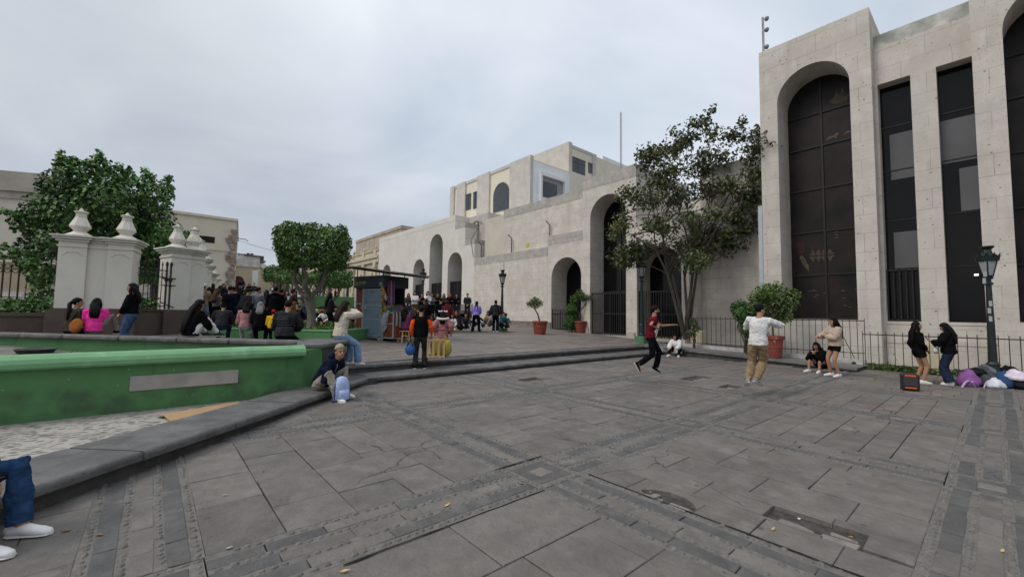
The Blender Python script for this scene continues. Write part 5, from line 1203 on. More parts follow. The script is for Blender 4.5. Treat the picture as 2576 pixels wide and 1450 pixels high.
kbox(m,1.6,1.64,1.06,1.1,0,.13); kbox(m,.0,.05,1.06,1.1,0,.13); kbox(m,.1,.25,-.01,.1,-.05,.12); m.build('frame',KF,kt)
m=MB(); kbox(m,.06,1.17,-.01,.03,.17,2.03); dr=m.build('door',KG,kt)
m=MB()
for a,b in ((.06,.12),(1.11,1.17)): kbox(m,a,b,-.03,-.01,.17,2.03)
for z in (.17,.72,.80,1.22,1.36,1.60,1.97): kbox(m,.12,1.11,-.022 if z in (.72,1.22,1.60) else -.03,-.01,z,z+(.02 if z in(.72,1.22,1.60) else .05))
m.build('door_frame',KF,dr)
m=MB(); kbox(m,.93,1.2,-.075,-.01,1.23,1.36); m.build('lock_box',KF,dr)
m=MB(); kbox(m,-.02,1.72,-.06,.02,2.08,2.54); kbox(m,-.06,.0,-.06,1.22,2.08,2.54); kbox(m,-.02,1.72,1.15,1.2,2.08,2.54); kbox(m,1.68,1.74,-.02,1.2,2.08,2.54); hd=m.build('header',KD,kt)
m=MB(); c=KP(.12,-.066,2.19)
ring=[c+KU*(.085*math.cos(k*.3491))+V((0,0,.085*math.sin(k*.3491))) for k in range(18)]; m.add([c]+ring,[(0,1+k,1+(k+1)%18) for k in range(18)],0)
o=m.build('emblem',mat('emblem_teal',(.10,.27,.33),(.16,.36,.42),20,.5),hd)
m=MB()
for k in (-1,0,1): m.tube([c+KU*(.03*k)-KV*.004+V((0,0,-.055)),c+KU*(.034*k)-KV*.004+V((0,0,.04 if k else .06))],.007,4)
m.tube([c+KU*(.06*math.cos(k*.5236+3.6))-KV*.004+V((0,0,.06*math.sin(k*.5236+3.6))) for k in range(6)],.007,4); m.build('emblem_mark',KD,o)
m=MB(); pts=[]
for k in range(60): u=1.6-.012*k*.9; pts.append(KP(u,-.07,2.27+.045*math.sin(k*.95)*(.6+.4*math.sin(k*.31))+.0006*k))
m.tube(pts,.009,4); m.tube([KP(1.64,-.07,2.21),KP(1.3,-.07,2.20),KP(.98,-.07,2.26)],.009,4); m.build('graffiti',mat('graffiti_yellow',(.35,.40,.12),None,rough=.6),hd)
m=MB()
u0,u1,v0,v1=-.95,2.25,-.22,1.55; rz=lambda u: 2.56+(u+.95)*.135
vs=[KP(u,v,rz(u)+e) for e in (0,.045) for u,v in ((u0,v0),(u1,v0),(u1,v1),(u0,v1))]; m.add(vs,[(0,1,2,3),(4,5,6,7),(0,1,5,4),(1,2,6,5),(2,3,7,6),(3,0,4,7)])
m.build('roof',mat('kiosk_roof_sheet',(.10,.085,.07),(.17,.15,.13),3,.6,.3,20),kt)
m=MB()
for u in (-.9,-.3,.5,1.3,2.1):
    m.tube([KP(u,-.18,rz(u)-.03),KP(u,1.5,rz(u)-.03)],.022,4)
for v in (-.1,.7,1.45): m.tube([KP(-.9,v,rz(-.9)-.05),KP(2.2,v,rz(2.2)-.05)],.022,4)
for (u,v) in ((.05,0),(1.6,0),(.05,1.1),(1.6,1.1)): m.tube([KP(u,v,2.5),KP(u,v,rz(u))],.02,4)
m.build('roof_frame',IRON,kt)
m=MB(); kbox(m,-.60,-.02,.01,.035,.16,1.10); kbox(m,-.60,-.56,.02,1.15,.16,1.10); kbox(m,-.62,0,.01,1.15,1.08,1.11); ct=m.build('counter',KR,kt)
m=MB(); 
for a in (-.62,-.04): kbox(m,a,a+.06,-.012,.012,.12,1.12)
for z in (.12,.66,1.08): kbox(m,-.62,.0,-.010,.012,z,z+.045)
m.build('counter_frame',KF,ct)
# grey cloth thrown over the counter edge
m=MB(); n1_,n2_=14,16; P=[]
for i in range(n1_):
    for j in range(n2_):
        a,b=i/(n1_-1),j/(n2_-1)
        u=.12-.5*a+.12*b*(a-.6); dr_=max(0,b-.35); z=1.15+.03*math.sin(a*9)-(dr_*1.0*(.55+.7*math.sin(a*2.6+.4)))
        v=-.03+max(0,.35-b)*1.2-.05*math.sin(a*16+b*4)*min(1,dr_*4)-.02
        P.append(KP(u,v,z))
m.add(P,[(i*n2_+j,(i+1)*n2_+j,(i+1)*n2_+j+1,i*n2_+j+1) for i in range(n1_-1) for j in range(n2_-1)])
o=m.build('grey_cloth',mat('silver_tarpaulin',(.17,.18,.195),(.36,.375,.40),5,.4,.5,12,spec=.5),origin=KP(-.2,0,1.1)); tag(o,'crumpled silver grey cloth thrown over the corner of the kiosk counter','cloth')
md=o.modifiers.new('t','SOLIDIFY'); md.thickness=.008
# goods
GC=[(.55,.30,.05),(.42,.09,.06),(.05,.10,.28),(.38,.05,.22),(.60,.52,.40),(.08,.20,.12),(.30,.16,.38),(.12,.30,.42),(.55,.45,.10),(.5,.5,.52)]
def gmat(i): return mat('goods_colour_%s'%'abcdefghij'[i],tuple(c*.55 for c in GC[i]),tuple(c*.25 for c in GC[i]),16,.6,.2,50)
desc=['orange','red','navy','magenta','beige','dark green','violet','light blue','mustard','silver']
for k in range(7):
    u,v=-.10,.12+.05*k; col=[3,2,1,9,3,2,6][k]; l=1.05+.1*math.sin(k*2); m=MB()
    m.tube([KP(u,v,2.35),KP(u-.01,v,2.2),KP(u,v+.01,2.0-.3*l),KP(u-.02,v,2.2-l)],[(.012,.012),(.032,.02),(.036,.018),(.03,.012)],6)
    tag(m.build('hanging_scarf',gmat(col),origin=KP(u,v,2.3)),'long %s scarf hanging under the kiosk header, %s from the corner'%(desc[col],['nearest','second','third','fourth','fifth','sixth','last'][k]),'scarf','scarves hanging on the kiosk')
for k in range(9):
    u,v,z=.0-.03*(k%3),.03+.03*(k%2)-.12,1.98-.13*k*.8; cidx=[0,8,0,4,8,1,5,0,8][k]; u=-.02-.055*(k%4); m=MB()
    m.ell(KP(u,v,z),(.075,.06,.09),8,6); m.ell(KP(u+.02,v,z+.10),(.05,.05,.05),8,6); m.ell(KP(u-.04,v,z-.08),(.03,.03,.05),6,5); m.tube([KP(u,v,z+.14),KP(u,v,z+.25)],.006,4)
    tag(m.build('hanging_toy',gmat(cidx),origin=KP(u,v,z)),'small %s plush bundle hanging at the kiosk corner, %s from the top'%(desc[cidx],['first','second','third','fourth','fifth','sixth','seventh','eighth','ninth'][k]),'toy','plush toys hanging at the kiosk corner')
rk=random.Random(3); k=0
for r in range(3):
    for c_ in range(7):
        u=-.60+r*.20; v=.06+c_*.155; z=1.11; ci=rk.choice([2,3,6,7,9,4,0,5]); h=rk.uniform(.06,.16)+.08*r; m=MB(); vs=[KP(uu,vv,zz) for zz in (z,z+h) for vv in (v,v+.13) for uu in (u,u+.16)]
        m.add(vs,[(0,2,3,1),(4,5,7,6),(0,1,5,4),(2,6,7,3),(0,4,6,2),(1,3,7,5)]); m.add([q+V((0,0,.012)) for q in (vs[4]*.9+vs[7]*.1,vs[5]*.9+vs[6]*.1,vs[7]*.9+vs[4]*.1,vs[6]*.9+vs[5]*.1)],[(0,1,2,3)])
        tag(m.build('sweet_box',gmat(ci),origin=KP(u+.1,v+.08,z)),'box of sweets among many on the kiosk counter','box','boxes of sweets on the kiosk counter')
for k in range(6):
    m=MB(); u,v,z=-.64,.1+k*.16,.95-.06*(k%2); m.tube([KP(u,v,1.12),KP(u-.02,v,z),KP(u-.02,v,z-.35)],[.02,.05,.035],6)
    tag(m.build('hanging_snack',gmat([4,9,1,7,8,3][k]),origin=KP(u,v,1)),'%s snack packet strip hanging from the counter edge'%desc[[4,9,1,7,8,3][k]],'snack','snack strips hanging from the counter')
# stool
WOOD=mat('pale_pine',(.42,.26,.115),(.55,.36,.18),6,.6,.2,30,stretch=(4,4,.6))
def stool(px,py,label):
    b=onp(px,py); t=thing('stool',label,'stool',b); m=MB(); m.cbox(b.x-.17,b.x+.17,b.y-.17,b.y+.17,b.z+.42,b.z+.46,.01); m.build('seat',WOOD,t)
    for sx in (-1,1):
        for sy in (-1,1):
            m=MB(); m.tube([(b.x+sx*.12,b.y+sy*.12,b.z+.42),(b.x+sx*.165,b.y+sy*.165,b.z)],.026,4); m.build('leg',WOOD,t)
    for sx in (-1,1):
        m=MB(); m.tube([(b.x+sx*.15,b.y-.14,b.z+.17),(b.x+sx*.15,b.y+.14,b.z+.17)],.018,4); m.build('stretcher',WOOD,t)
        m=MB(); m.tube([(b.x-.14,b.y+sx*.14,b.z+.25),(b.x+.14,b.y+sx*.14,b.z+.25)],.018,4); m.build('stretcher',WOOD,t)
    return b
STB=stool(1016,861,'low pine stool under the woman in the purple vest')
# ---- bags, speaker and other things on the pavement at the right
def blob(c,r,seed,amp=.25,nu=22,nv=14,flat=True):
    mb=MB(); mb.ell((0,0,0),(1,1,1),nu,nv); out=[]
    for p in mb.v:
        q=V(p); k=1+amp*noise.noise(q*1.6+V((seed,0,0)))+amp*.5*noise.noise(q*4+V((0,seed,0))); k+=(amp*.35*noise.noise(q*8+V((seed,seed,0))) if flat else 0); tp=1-.42*max(0,q.z) if flat else 1; q=V((q.x*r[0]*k*tp,q.y*r[1]*k*tp,q.z*r[2]*k))
        if flat and q.z<-r[2]*.55: q.z=-r[2]*.55+ (q.z+r[2]*.55)*.08
        out.append(V(c)+q)
    mb.v=[tuple(p) for p in out]; return mb
def cloth(name,c1,c2,sc_=6,b=.5,bs=18,rough=.85): return mat(name,c1,c2,sc_,rough,b,bs,spec=.15)
def bag(name,label,px,py,d_,r,c1,c2,seed,cat='bag',grp='bags and clothes heaped under the big lamp',amp=.28,z=None):
    c=at(px,py,d_); cz=r[2]*.55 if z is None else z; t=thing(name,label,cat,(c.x,c.y,max(0,cz-r[2]*.55)),group=grp)
    m=blob((c.x,c.y,cz),r,seed,amp); m.build('body',cloth(name+'_cloth_%d'%int(seed*10),c1,c2),t,smooth=True); return t,c
dL=dep(onz(2501,966))
t,c=bag('backpack','purple backpack with pale straps lying at the left end of the heap',2437,975,dL-.35,(.25,.21,.27),(.20,.075,.24),(.28,.11,.32),1.1)
m=MB()
for (pts) in ([(2474,985),(2476,972),(2480,962),(2486,958)],[(2518,985),(2521,970),(2528,960)]): m.tube([at(x,y,dL-.60+.05*k_) for k_,(x,y) in enumerate(pts)],(.016),6)
m.k=0
for (pts) in ([(2418,987),(2420,973),(2428,961),(2436,957)],[(2446,959),(2450,968),(2455,978),(2456,987)]): m.tube([at(x,y,dL-.575+.03*k_) for k_,(x,y) in enumerate(pts)],(.022),6)
m.build('strap',cloth('pale_lilac_strap',(.42,.33,.47),(.5,.42,.55)),t)
bag('jacket','black jacket thrown over the purple backpack',2460,950,dL-.15,(.36,.22,.11),(.008,.008,.009),(.018,.018,.02),2.3,'jacket',z=.36)
bag('backpack','dark grey backpack in the middle of the heap next to the purple one',2478,976,dL-.25,(.34,.30,.30),(.045,.048,.055),(.085,.09,.10),3.4)
bag('jacket','grey green jacket on the heap right against the lamp pole',2482,958,dL-.05,(.36,.25,.30),(.10,.115,.115),(.16,.175,.175),4.5,'jacket',z=.22)
bag('white_bag','small white plastic bag in front of the heap',2503,982,dL-.55,(.27,.18,.16),(.55,.56,.62),(.72,.73,.78),5.6)
bag('backpack','blue backpack between the white bag and the pink bundle',2527,975,dL-.45,(.26,.24,.26),(.022,.05,.13),(.035,.08,.19),6.7)
bag('coat','black furry coat lying behind the lamp pole on the heap',2540,958,dL+.0,(.55,.35,.30),(.006,.006,.007),(.016,.016,.018),7.8,'coat',amp=.4)
bag('clothes_bundle','white and pink bundle of clothes at the right edge of the heap',2556,968,dL-.55,(.34,.24,.17),(.58,.45,.55),(.75,.70,.78),8.9,'clothes',z=.30)
bag('black_bag','black bag at the lower right end of the heap at the edge of view',2568,985,dL-.6,(.42,.26,.24),(.007,.007,.009),(.016,.016,.02),9.3)
# speaker
b=onz(2290,982); t=thing('loudspeaker','black portable loudspeaker with orange trim standing on the paving','loudspeaker',(b.x,b.y,0))
cdir=V((-b.x,-b.y,0)).normalized(); an=math.atan2(cdir.y,cdir.x)+R(8); Mx=Matrix.Translation((b.x,b.y,0))@Matrix.Rotation(an-math.pi/2,4,'Z')@Matrix.Scale(.74,4)
PLB=mat('black_plastic',(.012,.012,.013),(.02,.02,.021),20,.45,.1,60,spec=.4); ORG=mat('orange_trim',(.55,.085,.03),(.65,.11,.04),8,.45)
m=MB(); m.cbox(-.22,.22,-.2,.13,.03,.54,.045,M=Mx); m.build('cabinet',PLB,t)
m=MB(); m.cbox(-.17,.17,.12,.145,.16,.44,.012,M=Mx); m.build('grille',mat('speaker_mesh',(.03,.03,.032),(.055,.055,.06),60,.6),t)
for z0 in (.455,.075):
    m=MB(); m.cbox(-.14,.14,.125,.155,z0,z0+.055,.018,M=Mx); m.build('trim',ORG,t)
m=MB()
for sx in (-.2,.2): m.tube([Mx@V((sx,-.16,.05)),Mx@V((sx*1.08,-.16,.05))],.05,10)
m.build('wheel',PLB,t)
m=MB(); m.tube([Mx@V((-.12,-.16,.54)),Mx@V((-.12,-.17,.6)),Mx@V((.12,-.17,.6)),Mx@V((.12,-.16,.54))],.014,6); m.build('handle',PLB,t)
# litter
lit=[(1125,1270,'yellow'),(1345,1187,'yellow'),(1311,1216,'yellow'),(577,1378,'pale'),(868,1436,'yellow'),(1152,958,'white'),(1010,965,'white'),(662,1185,'pale'),(250,1345,'brown'),(1945,1330,'yellow'),(2010,1305,'white'),(2140,1350,'yellow'),(930,1005,'white'),(905,1018,'brown'),(1690,1010,'yellow'),(700,1100,'brown'),(565,1245,'white'),(2522,1385,'yellow'),(165,1335,'brown')]
LC={'yellow':((.50,.33,.12),(.58,.42,.18)),'pale':((.36,.34,.30),(.42,.40,.36)),'white':((.62,.61,.58),(.7,.69,.67)),'brown':((.20,.11,.06),(.26,.16,.09))}
for k,(px,py,c_) in enumerate(lit):
    p=onz(px,py,.004); m=MB(); a=rnd.uniform(0,6.3); s=rnd.uniform(.014,.024)
    if c_=='brown': s*=1.4
    ca,sa=math.cos(a),math.sin(a); f=lambda u,v,z:(p.x+u*ca-v*sa,p.y+u*sa+v*ca,.006+z)
    m.add([f(-s*1.4,0,.0),f(-s*.3,s*.6,.006),f(s*1.5,0,.012),f(-s*.2,-s*.6,.004),f(0,0,.001),f(-s*1.4,0,-.003),f(-s*.3,s*.6,.003),f(s*1.5,0,.009),f(-s*.2,-s*.6,.001)],[(0,4,1),(1,4,2),(2,4,3),(3,4,0),(5,6,7,8)])
    tag(m.build('fallen_leaf' if c_ in('yellow','brown') else 'paper_scrap',mat(c_+'_litter',*LC[c_],sc_=20,rough=.8),origin=p),{'yellow':'small yellow leaf lying on the grey paving','brown':'curled brown dry leaf lying on the grey paving','white':'tiny white paper scrap on the grey paving','pale':'pale grey paper scrap lying on the paving'}[c_],'leaf' if c_ in('yellow','brown') else 'paper',{'yellow':'yellow leaves scattered on the paving','brown':'brown leaves scattered on the paving','white':'white paper scraps on the paving','pale':'pale paper scraps on the paving'}[c_])
# overhead wire of the street
m=MB(); a,b=at(588,600,50),at(880,625,52); m.tube([a.lerp(b,k/10)-V((0,0,1.2*math.sin(math.pi*k/10))) for k in range(11)],.02,4); tag(m.build('overhead_wire',IRON,origin=a),'thin overhead wire crossing the street between the old buildings','wire')
# ================= people
# a second short flight of dark steps further up the plaza, with a terrace above it
TE=MB(); TZ=1.33
for k,(y,z) in enumerate(((22.35,1.06),(22.8,1.2),(23.25,1.33))): TE.box(9.6,17.4,y,28.,.5,z)
tag(TE.build('terrace_steps',mat('black_steps',(.045,.043,.042),(.075,.07,.068),3,.7,.4,30)),kind='structure')
TF=MB(); TF.box(9.5,17.4,23.7,28.2,.8,1.335); tag(TF.build('terrace',STREET),kind='structure')
COL={'black':(.0065,.0065,.008),'charcoal':(.030,.030,.034),'grey':(.10,.10,.11),'lgrey':(.26,.26,.28),'white':(.66,.65,.64),'cream':(.56,.50,.41),'beige':(.46,.36,.28),'navy':(.010,.013,.030),'jeans':(.055,.095,.18),'djeans':(.020,.030,.058),'kjeans':(.024,.055,.125),'ljeans':(.21,.32,.50),'pink':(.85,.055,.34),'dusty':(.40,.20,.20),'coat':(.36,.155,.165),'maroon':(.125,.010,.022),'olive':(.058,.050,.036),'orange':(.72,.085,.02),'purple':(.26,.19,.55),'vest':(.15,.042,.10),'khaki':(.30,.215,.13),'stone':(.31,.275,.235),'bluegrey':(.16,.18,.22),'yellow':(.60,.36,.02),'brown':(.10,.055,.03),'rust':(.30,.11,.03),'tan':(.30,.22,.15),'taupe':(.20,.165,.145),'red':(.5,.02,.02),'teal':(.02,.12,.15),'dred':(.10,.015,.018),'sage':(.30,.32,.27)}
SK={'a':(.36,.19,.115),'b':(.45,.26,.17),'c':(.28,.14,.08)}
HC={'black':(.005,.0045,.0045),'dark':(.018,.011,.009),'brown':(.055,.03,.018),'red':(.085,.020,.020),'blond':(.27,.24,.185),'ginger':(.22,.05,.02),'grey':(.15,.15,.15)}
def cm(c): 
    b=COL[c]; return mat('fabric_'+c,tuple(v*(.75 if sum(b)<1 else .93) for v in b),tuple(min(1,v*(1.2 if sum(b)<1 else 1.05)+.001) for v in b),7,.95,.9,13,spec=.03)
def skm_(c): 
    b=SK[c]; return mat('skin_'+c,b,tuple(v*1.08 for v in b),9,.55,.05,60,spec=.3)
def hm(c):
    b=HC[c]; return mat('hair_'+c,b,tuple(v*1.6 for v in b),30,.6,.6,40,spec=.10,stretch=(3,3,.4))
REM=[]
FT=bpy.data.textures.new('cloth_folds','CLOUDS'); FT.noise_scale=.085; FT.noise_depth=2
def rem(o,vox,sm=4,fold=0.):
    m=o.modifiers.new('r','REMESH'); m.mode='VOXEL'; m.voxel_size=vox; m.use_smooth_shade=True
    s=o.modifiers.new('s','SMOOTH'); s.factor=.5; s.iterations=sm
    if fold:
        d=o.modifiers.new('d','DISPLACE'); d.texture=FT; d.strength=fold; d.mid_level=.5; d.texture_coords='LOCAL'
    REM.append(o); return o
def ik(a,b,l1,l2,pole):
    d=b-a; L_=d.length
    if L_>.995*(l1+l2): b=a+d*(.995*(l1+l2)/L_); d=b-a; L_=d.length
    x=(l1*l1-l2*l2+L_*L_)/(2*L_); h=math.sqrt(max(0,l1*l1-x*x)); u=d/L_; p=V(pole); p=p-u*p.dot(u)
    p=p.normalized() if p.length>1e-5 else V((0,0,1)); return a+u*x+p*h,b
HANDS={'down':((.07,.03,-.50),(.2,-.6,0)),'pocket':((-.02,.12,-.44),(.7,-.7,0)),'fold':((-.24,.23,-.20),(.6,.0,-.8)),'phone':((-.10,.30,-.16),(.5,-.1,-.9)),'front':((-.12,.20,-.42),(.8,-.3,-.3)),'lap':((-.06,.30,-.36),(.7,0,-.6)),'ear':((-.07,.10,.16),(.7,.3,-.6)),'knees':((.0,.42,-.30),(.6,0,-.7)),'face':((-.13,.20,.05),(.6,.3,-.7)),'back':((-.1,-.16,-.45),(.6,-.7,0)),'cam':((-.12,.27,.13),(.8,.1,-.5))}
def person(label,pos,face,H_=1.65,pose='stand',lean=0,top='black',bot='black',shoe='black',skin='a',hair='short',hc='black',hl='down',hr='down',near=0,seat=.45,head=(0,0),side=0,twist=0,puff=.012,flare=0.,tl='jacket',bl='trousers',sleeve=1.,hem=-.02,feet=None,pelv=None,hood=False,vestc=None,hlen=.35,group=None,short=False,fem=None,pole=None,extra=None,cuff=None):
    if fem is None: fem=hair in('long','pony','braids','bob')
    pos=V(pos); az=math.atan2(pos.x,pos.y); s=H_/1.70
    t=thing('person',label,'person',pos,-(az+R(face)),group=group)
    k={0:(.020,8,5),1:(.013,9,6),2:(.009,12,8)}[near]; vox=k[0]
    F_=V
    # joints
    base_pel={'stand':(0,0,.93),'sit':(0,.02,.105),'floor':(0,0,.11)}[pose]
    Pv=V(pelv if pelv else base_pel)*s
    Rt=Matrix.Rotation(R(-twist),3,'Z')@Matrix.Rotation(R(side),3,'Y')@Matrix.Rotation(R(-lean),3,'X')
    Rm=Matrix.Rotation(R(-twist*.5),3,'Z')@Matrix.Rotation(R(side*.6),3,'Y')@Matrix.Rotation(R(-lean*.55),3,'X')
    wst=Pv+Rm@V((0,0,.16))*s; ch=wst+Rt@V((0,0,.20))*s; nb=wst+Rt@V((0,0,.355))*s
    hv=(Rt@V((0,.015,.10))+V((0,.02,.12))).normalized()*(.165*s); hcn=nb+hv
    Rh=Matrix.Rotation(R(-(twist+head[0])),3,'Z')@Matrix.Rotation(R(-head[1]-lean*.25),3,'X')
    sw=(.165 if fem else .185)*s; hw=.092*s
    SH=[nb+Rt@V((sg*sw,0,-.055*s)) for sg in (-1,1)]
    HP=[Pv+Matrix.Rotation(R(-twist*.2),3,'Z')@V((sg*hw,0,-.02*s)) for sg in (-1,1)]
    if feet is None:
        if pose=='stand': feet=((-.10,-.02,.075,-8,0),(.10,.03,.075,8,0))
        elif pose=='sit': feet=((-.12,.47,-seat+.075,-6,0),(.12,.50,-seat+.075,6,0))
        else: feet=((-.12,.52,.075,-5,0),(.12,.55,.075,5,0))
    AN=[];KN=[];TO=[]
    for i,sg in enumerate((-1,1)):
        f=feet[i]; a=V((f[0],f[1],f[2] if pose!='sit' else f[2]/s))*s
        pl=V((sg*.25,1,.6)) if pose!='stand' else V((sg*.06,1,0))
        if pole: pl=V(pole[i])
        kn,a=ik(HP[i],a,.44*s,.43*s,pl); AN.append(a); KN.append(kn)
        TO.append(Matrix.Rotation(R(-f[3]),3,'Z')@Matrix.Rotation(R(f[4]),3,'X')@V((0,1,0)))
    WR=[];EL=[]
    for i,(sg,h) in enumerate(((-1,hl),(1,hr))):
        off,pl=HANDS[h] if isinstance(h,str) else h
        o=V((sg*off[0],off[1],off[2]))*s; fr=Rt if abs(off[2])<.3 or lean<15 else Matrix.Rotation(R(-twist),3,'Z')
        tgt=SH[i]+fr@o; e,w_=ik(SH[i],tgt,.285*s,.255*s,Rt@V((sg*pl[0],pl[1],pl[2]))); EL.append(e); WR.append(w_)
    n=k[1]
    # ---- body
    b=MB(); X=Rt@V((1,0,0))
    b.tube([Pv-V((0,0,.04*s)),wst,ch,nb-Rt@V((0,0,.05))*s,nb],[(.15*s,.11*s),(.12*s,.09*s),(.15*s,.10*s),(.13*s,.08*s),(.06*s,.055*s)],n,ref=X)
    nr=(.050 if fem else .058)*s; b.tube([nb-V((0,0,.03*s)),nb.lerp(hcn,.55),hcn],nr,n)
    b.ell(hcn+Rh@V((0,-.008,.03))*s,(.075*s,.094*s,.095*s),n+2,n,M=Rh); b.ell(hcn+Rh@V((0,.022,-.035))*s,(.060*s,.072*s,.080*s),n+2,n,M=Rh); b.ell(hcn+Rh@V((0,.045,-.085))*s,(.034*s,.038*s,.030*s),n,n-1,M=Rh)
    b.tube([hcn+Rh@V((0,.085,.012))*s,hcn+Rh@V((0,.110,-.022))*s,hcn+Rh@V((0,.088,-.036))*s],[.010*s,.016*s,.012*s],6)
    for sg in (-1,1): b.ell(hcn+Rh@V((sg*.077,-.005,-.012))*s,(.012*s,.024*s,.034*s),6,5,M=Rh)
    for i,sg in enumerate((-1,1)):
        b.tube([nb+Rt@V((sg*.05,0,-.05))*s,SH[i],EL[i],WR[i]],[.05*s,.052*s,.040*s,.027*s],n)
        d=(WR[i]-EL[i]).normalized(); u=Rt@V((0,0,1)); sd=d.cross(u); sd=sd.normalized() if sd.length>.1 else V((1,0,0)); nn=sd.cross(d)
        hs=s*(.95 if fem else 1.05); Mh=Matrix((sd,d,nn)).transposed()
        b.ell(WR[i]+d*.050*hs,(.040*hs,.056*hs,.019*hs),8,6,M=Mh)
        fr_=.0098 if near==2 else (.0115 if near else .0145)
        for q in range(4):
            f0=WR[i]+d*.088*hs+sd*((q-1.5)*.021*hs); L_=(.070,.080,.074,.056)[q]*hs; cu=nn*(-1)
            b.tube([f0-d*.02*hs,f0+d*L_*.45,f0+d*L_*.8+cu*L_*.22,f0+d*L_*.95+cu*L_*.5],[fr_*hs,fr_*hs,fr_*.95*hs,fr_*.8*hs],6)
        tb_=WR[i]+d*.03*hs-sd*sg*.036*hs; b.tube([tb_,tb_+d*.03*hs-sd*sg*.022*hs,tb_+d*.062*hs-sd*sg*.026*hs-nn*.008*hs],[fr_*1.2*hs,fr_*1.1*hs,fr_*.9*hs],6)
        b.tube([Pv+(HP[i]-Pv)*.6,HP[i],KN[i],KN[i].lerp(AN[i],.35),AN[i]],[.10*s,.088*s,.055*s,.056*s,.036*s],n)
        b.tube([AN[i]+V((0,0,.02*s)),AN[i]-V((0,0,.035*s))+TO[i]*.02*s,AN[i]-V((0,0,.05*s))+TO[i]*.12*s],[.036*s,.04*s,.028*s],7)
    rem(b.build('body',skm_(skin),t,local=True),vox)
    # ---- face
    if near:
        e=MB()
        for sg in (-1,1): e.ell(hcn+Rh@V((sg*.031,.080,.006))*s,(.013*s,.010*s,.0065*s),8,6,M=Rh)
        e.build('eyes',mat('eye_dark',(.012,.008,.007),None,rough=.3),t,local=True,smooth=True)
        e=MB()
        for sg in (-1,1): e.tube([hcn+Rh@V((sg*.014,.091,.024))*s,hcn+Rh@V((sg*.034,.088,.030))*s,hcn+Rh@V((sg*.052,.074,.024))*s],[.004*s,.0055*s,.003*s],5)
        e.build('eyebrows',hm('black'),t,local=True)
        e=MB(); e.tube([hcn+Rh@V((x*.024,.090-.012*x*x,-.062))*s for x in (-1,-.5,0,.5,1)],[.002*s,.006*s,.0065*s,.006*s,.002*s],6); e.build('mouth',mat('lip',(.22,.085,.07),None,rough=.5),t,local=True)
    # ---- clothes
    def torso(mb,inf,hem_,neck=True):
        pts=[Pv+V((0,0,hem_*s)),Pv+Rm@V((0,0,.05))*s,wst,ch,nb-Rt@V((0,0,.065))*s,nb-Rt@V((0,0,.005))*s]
        w=1. if not fem else .95
        rs=[((.168*w)*s+inf,.125*s+inf),(.165*s*w+inf,.122*s+inf),(.142*s*w+inf,.108*s+inf),(.168*s*w+inf,.122*s+inf),(.15*s*w+inf,.095*s+inf),(.068*s+inf*.5,.062*s+inf*.5)]
        mb.tube(pts,rs,n+2,ref=X)
    tm=MB(); torso(tm,puff,hem)
    for i,sg in enumerate((-1,1)):
        p=[nb+Rt@V((sg*.06,0,-.055))*s,SH[i],SH[i].lerp(EL[i],.5),EL[i],EL[i].lerp(WR[i],.5),WR[i].lerp(EL[i],.04)]; r=[.062*s+puff,.060*s+puff,.056*s+puff*1.1,.050*s+puff*1.1,.044*s+puff*1.1,.032*s+puff*.7]
        if vestc: r=[x-.012 for x in r]
        if sleeve<1: c_=3 if sleeve<=.5 else 4; p=p[:c_]; r=r[:c_]; r[-1]+=.008
        if sleeve>0: tm.tube(p,r,n)
    if hood:
        hb_=nb+Rt@V((0,-.075,.02))*s; tm.ell(hb_,(.12*s,.075*s,.07*s),n,n-1,M=Rt); tm.ell(nb+Rt@V((0,-.02,.015))*s,(.10*s,.10*s,.045*s),n,n-1,M=Rt)
    fo=(.022,.030,.038)[near]*s
    to=rem(tm.build(tl,cm(top),t,local=True),vox,3 if near else 4,fo)
    if vestc:
        vm=MB(); torso(vm,puff+.025,hem-.01); [vm.tube([nb+Rt@V((sg*.05,0,-.05))*s,SH[i]+Rt@V((sg*.012,0,0)),SH[i].lerp(EL[i],.16)],[.075*s,.072*s+puff,.070*s+puff],n) for i,sg in enumerate((-1,1))]; rem(vm.build('vest',cm(vestc),t,local=True),vox,4,.02)
    bm_=MB(); pi=.010
    bm_.ell(Pv+V((0,-.005,-.01))*s,(.160*s+pi,.122*s+pi,.125*s+pi),n+2,n)
    for i,sg in enumerate((-1,1)):
        p=[HP[i]+(Pv-HP[i])*.3,HP[i],HP[i].lerp(KN[i],.5),KN[i],KN[i].lerp(AN[i],.5),AN[i]+ (KN[i]-AN[i])*.05-V((0,0,.0))]
        r=[.10*s+pi,.094*s+pi,.080*s+pi+flare*.2,.064*s+pi+flare*.35,.058*s+pi+flare*.7,.050*s+pi+flare]
        if cuff: r[-1]=cuff*s
        if short: p=[p[0],p[1],HP[i].lerp(KN[i],.38)]; r=r[:3]; r[2]+=.012
        bm_.tube(p,r,n)
    rem(bm_.build(bl,cm(bot),t,local=True),vox,4,fo)
    for i in (0,1):
        q=MB(); a=AN[i]; d=TO[i]; dn=V((0,0,-1)); dn=(dn-d*dn.dot(d)).normalized(); pr=[(-.075,.028,.030,.030),(-.055,.036,.048,.022),(.0,.040,.052,.018),(.06,.044,.040,.033),(.125,.047,.030,.043),(.17,.040,.022,.051),(.192,.018,.012,.058)]
        q.tube([a+(d*x+dn*z)*s for x,w_,h_,z in pr],[(w_*s,h_*s) for x,w_,h_,z in pr],10,ref=d.cross(dn)); so_=q.build('shoe',cm(shoe) if shoe!='white' else mat('white_shoe',(.68,.67,.65),(.76,.75,.74),8,.6,.1,40),t,local=True,smooth=True)
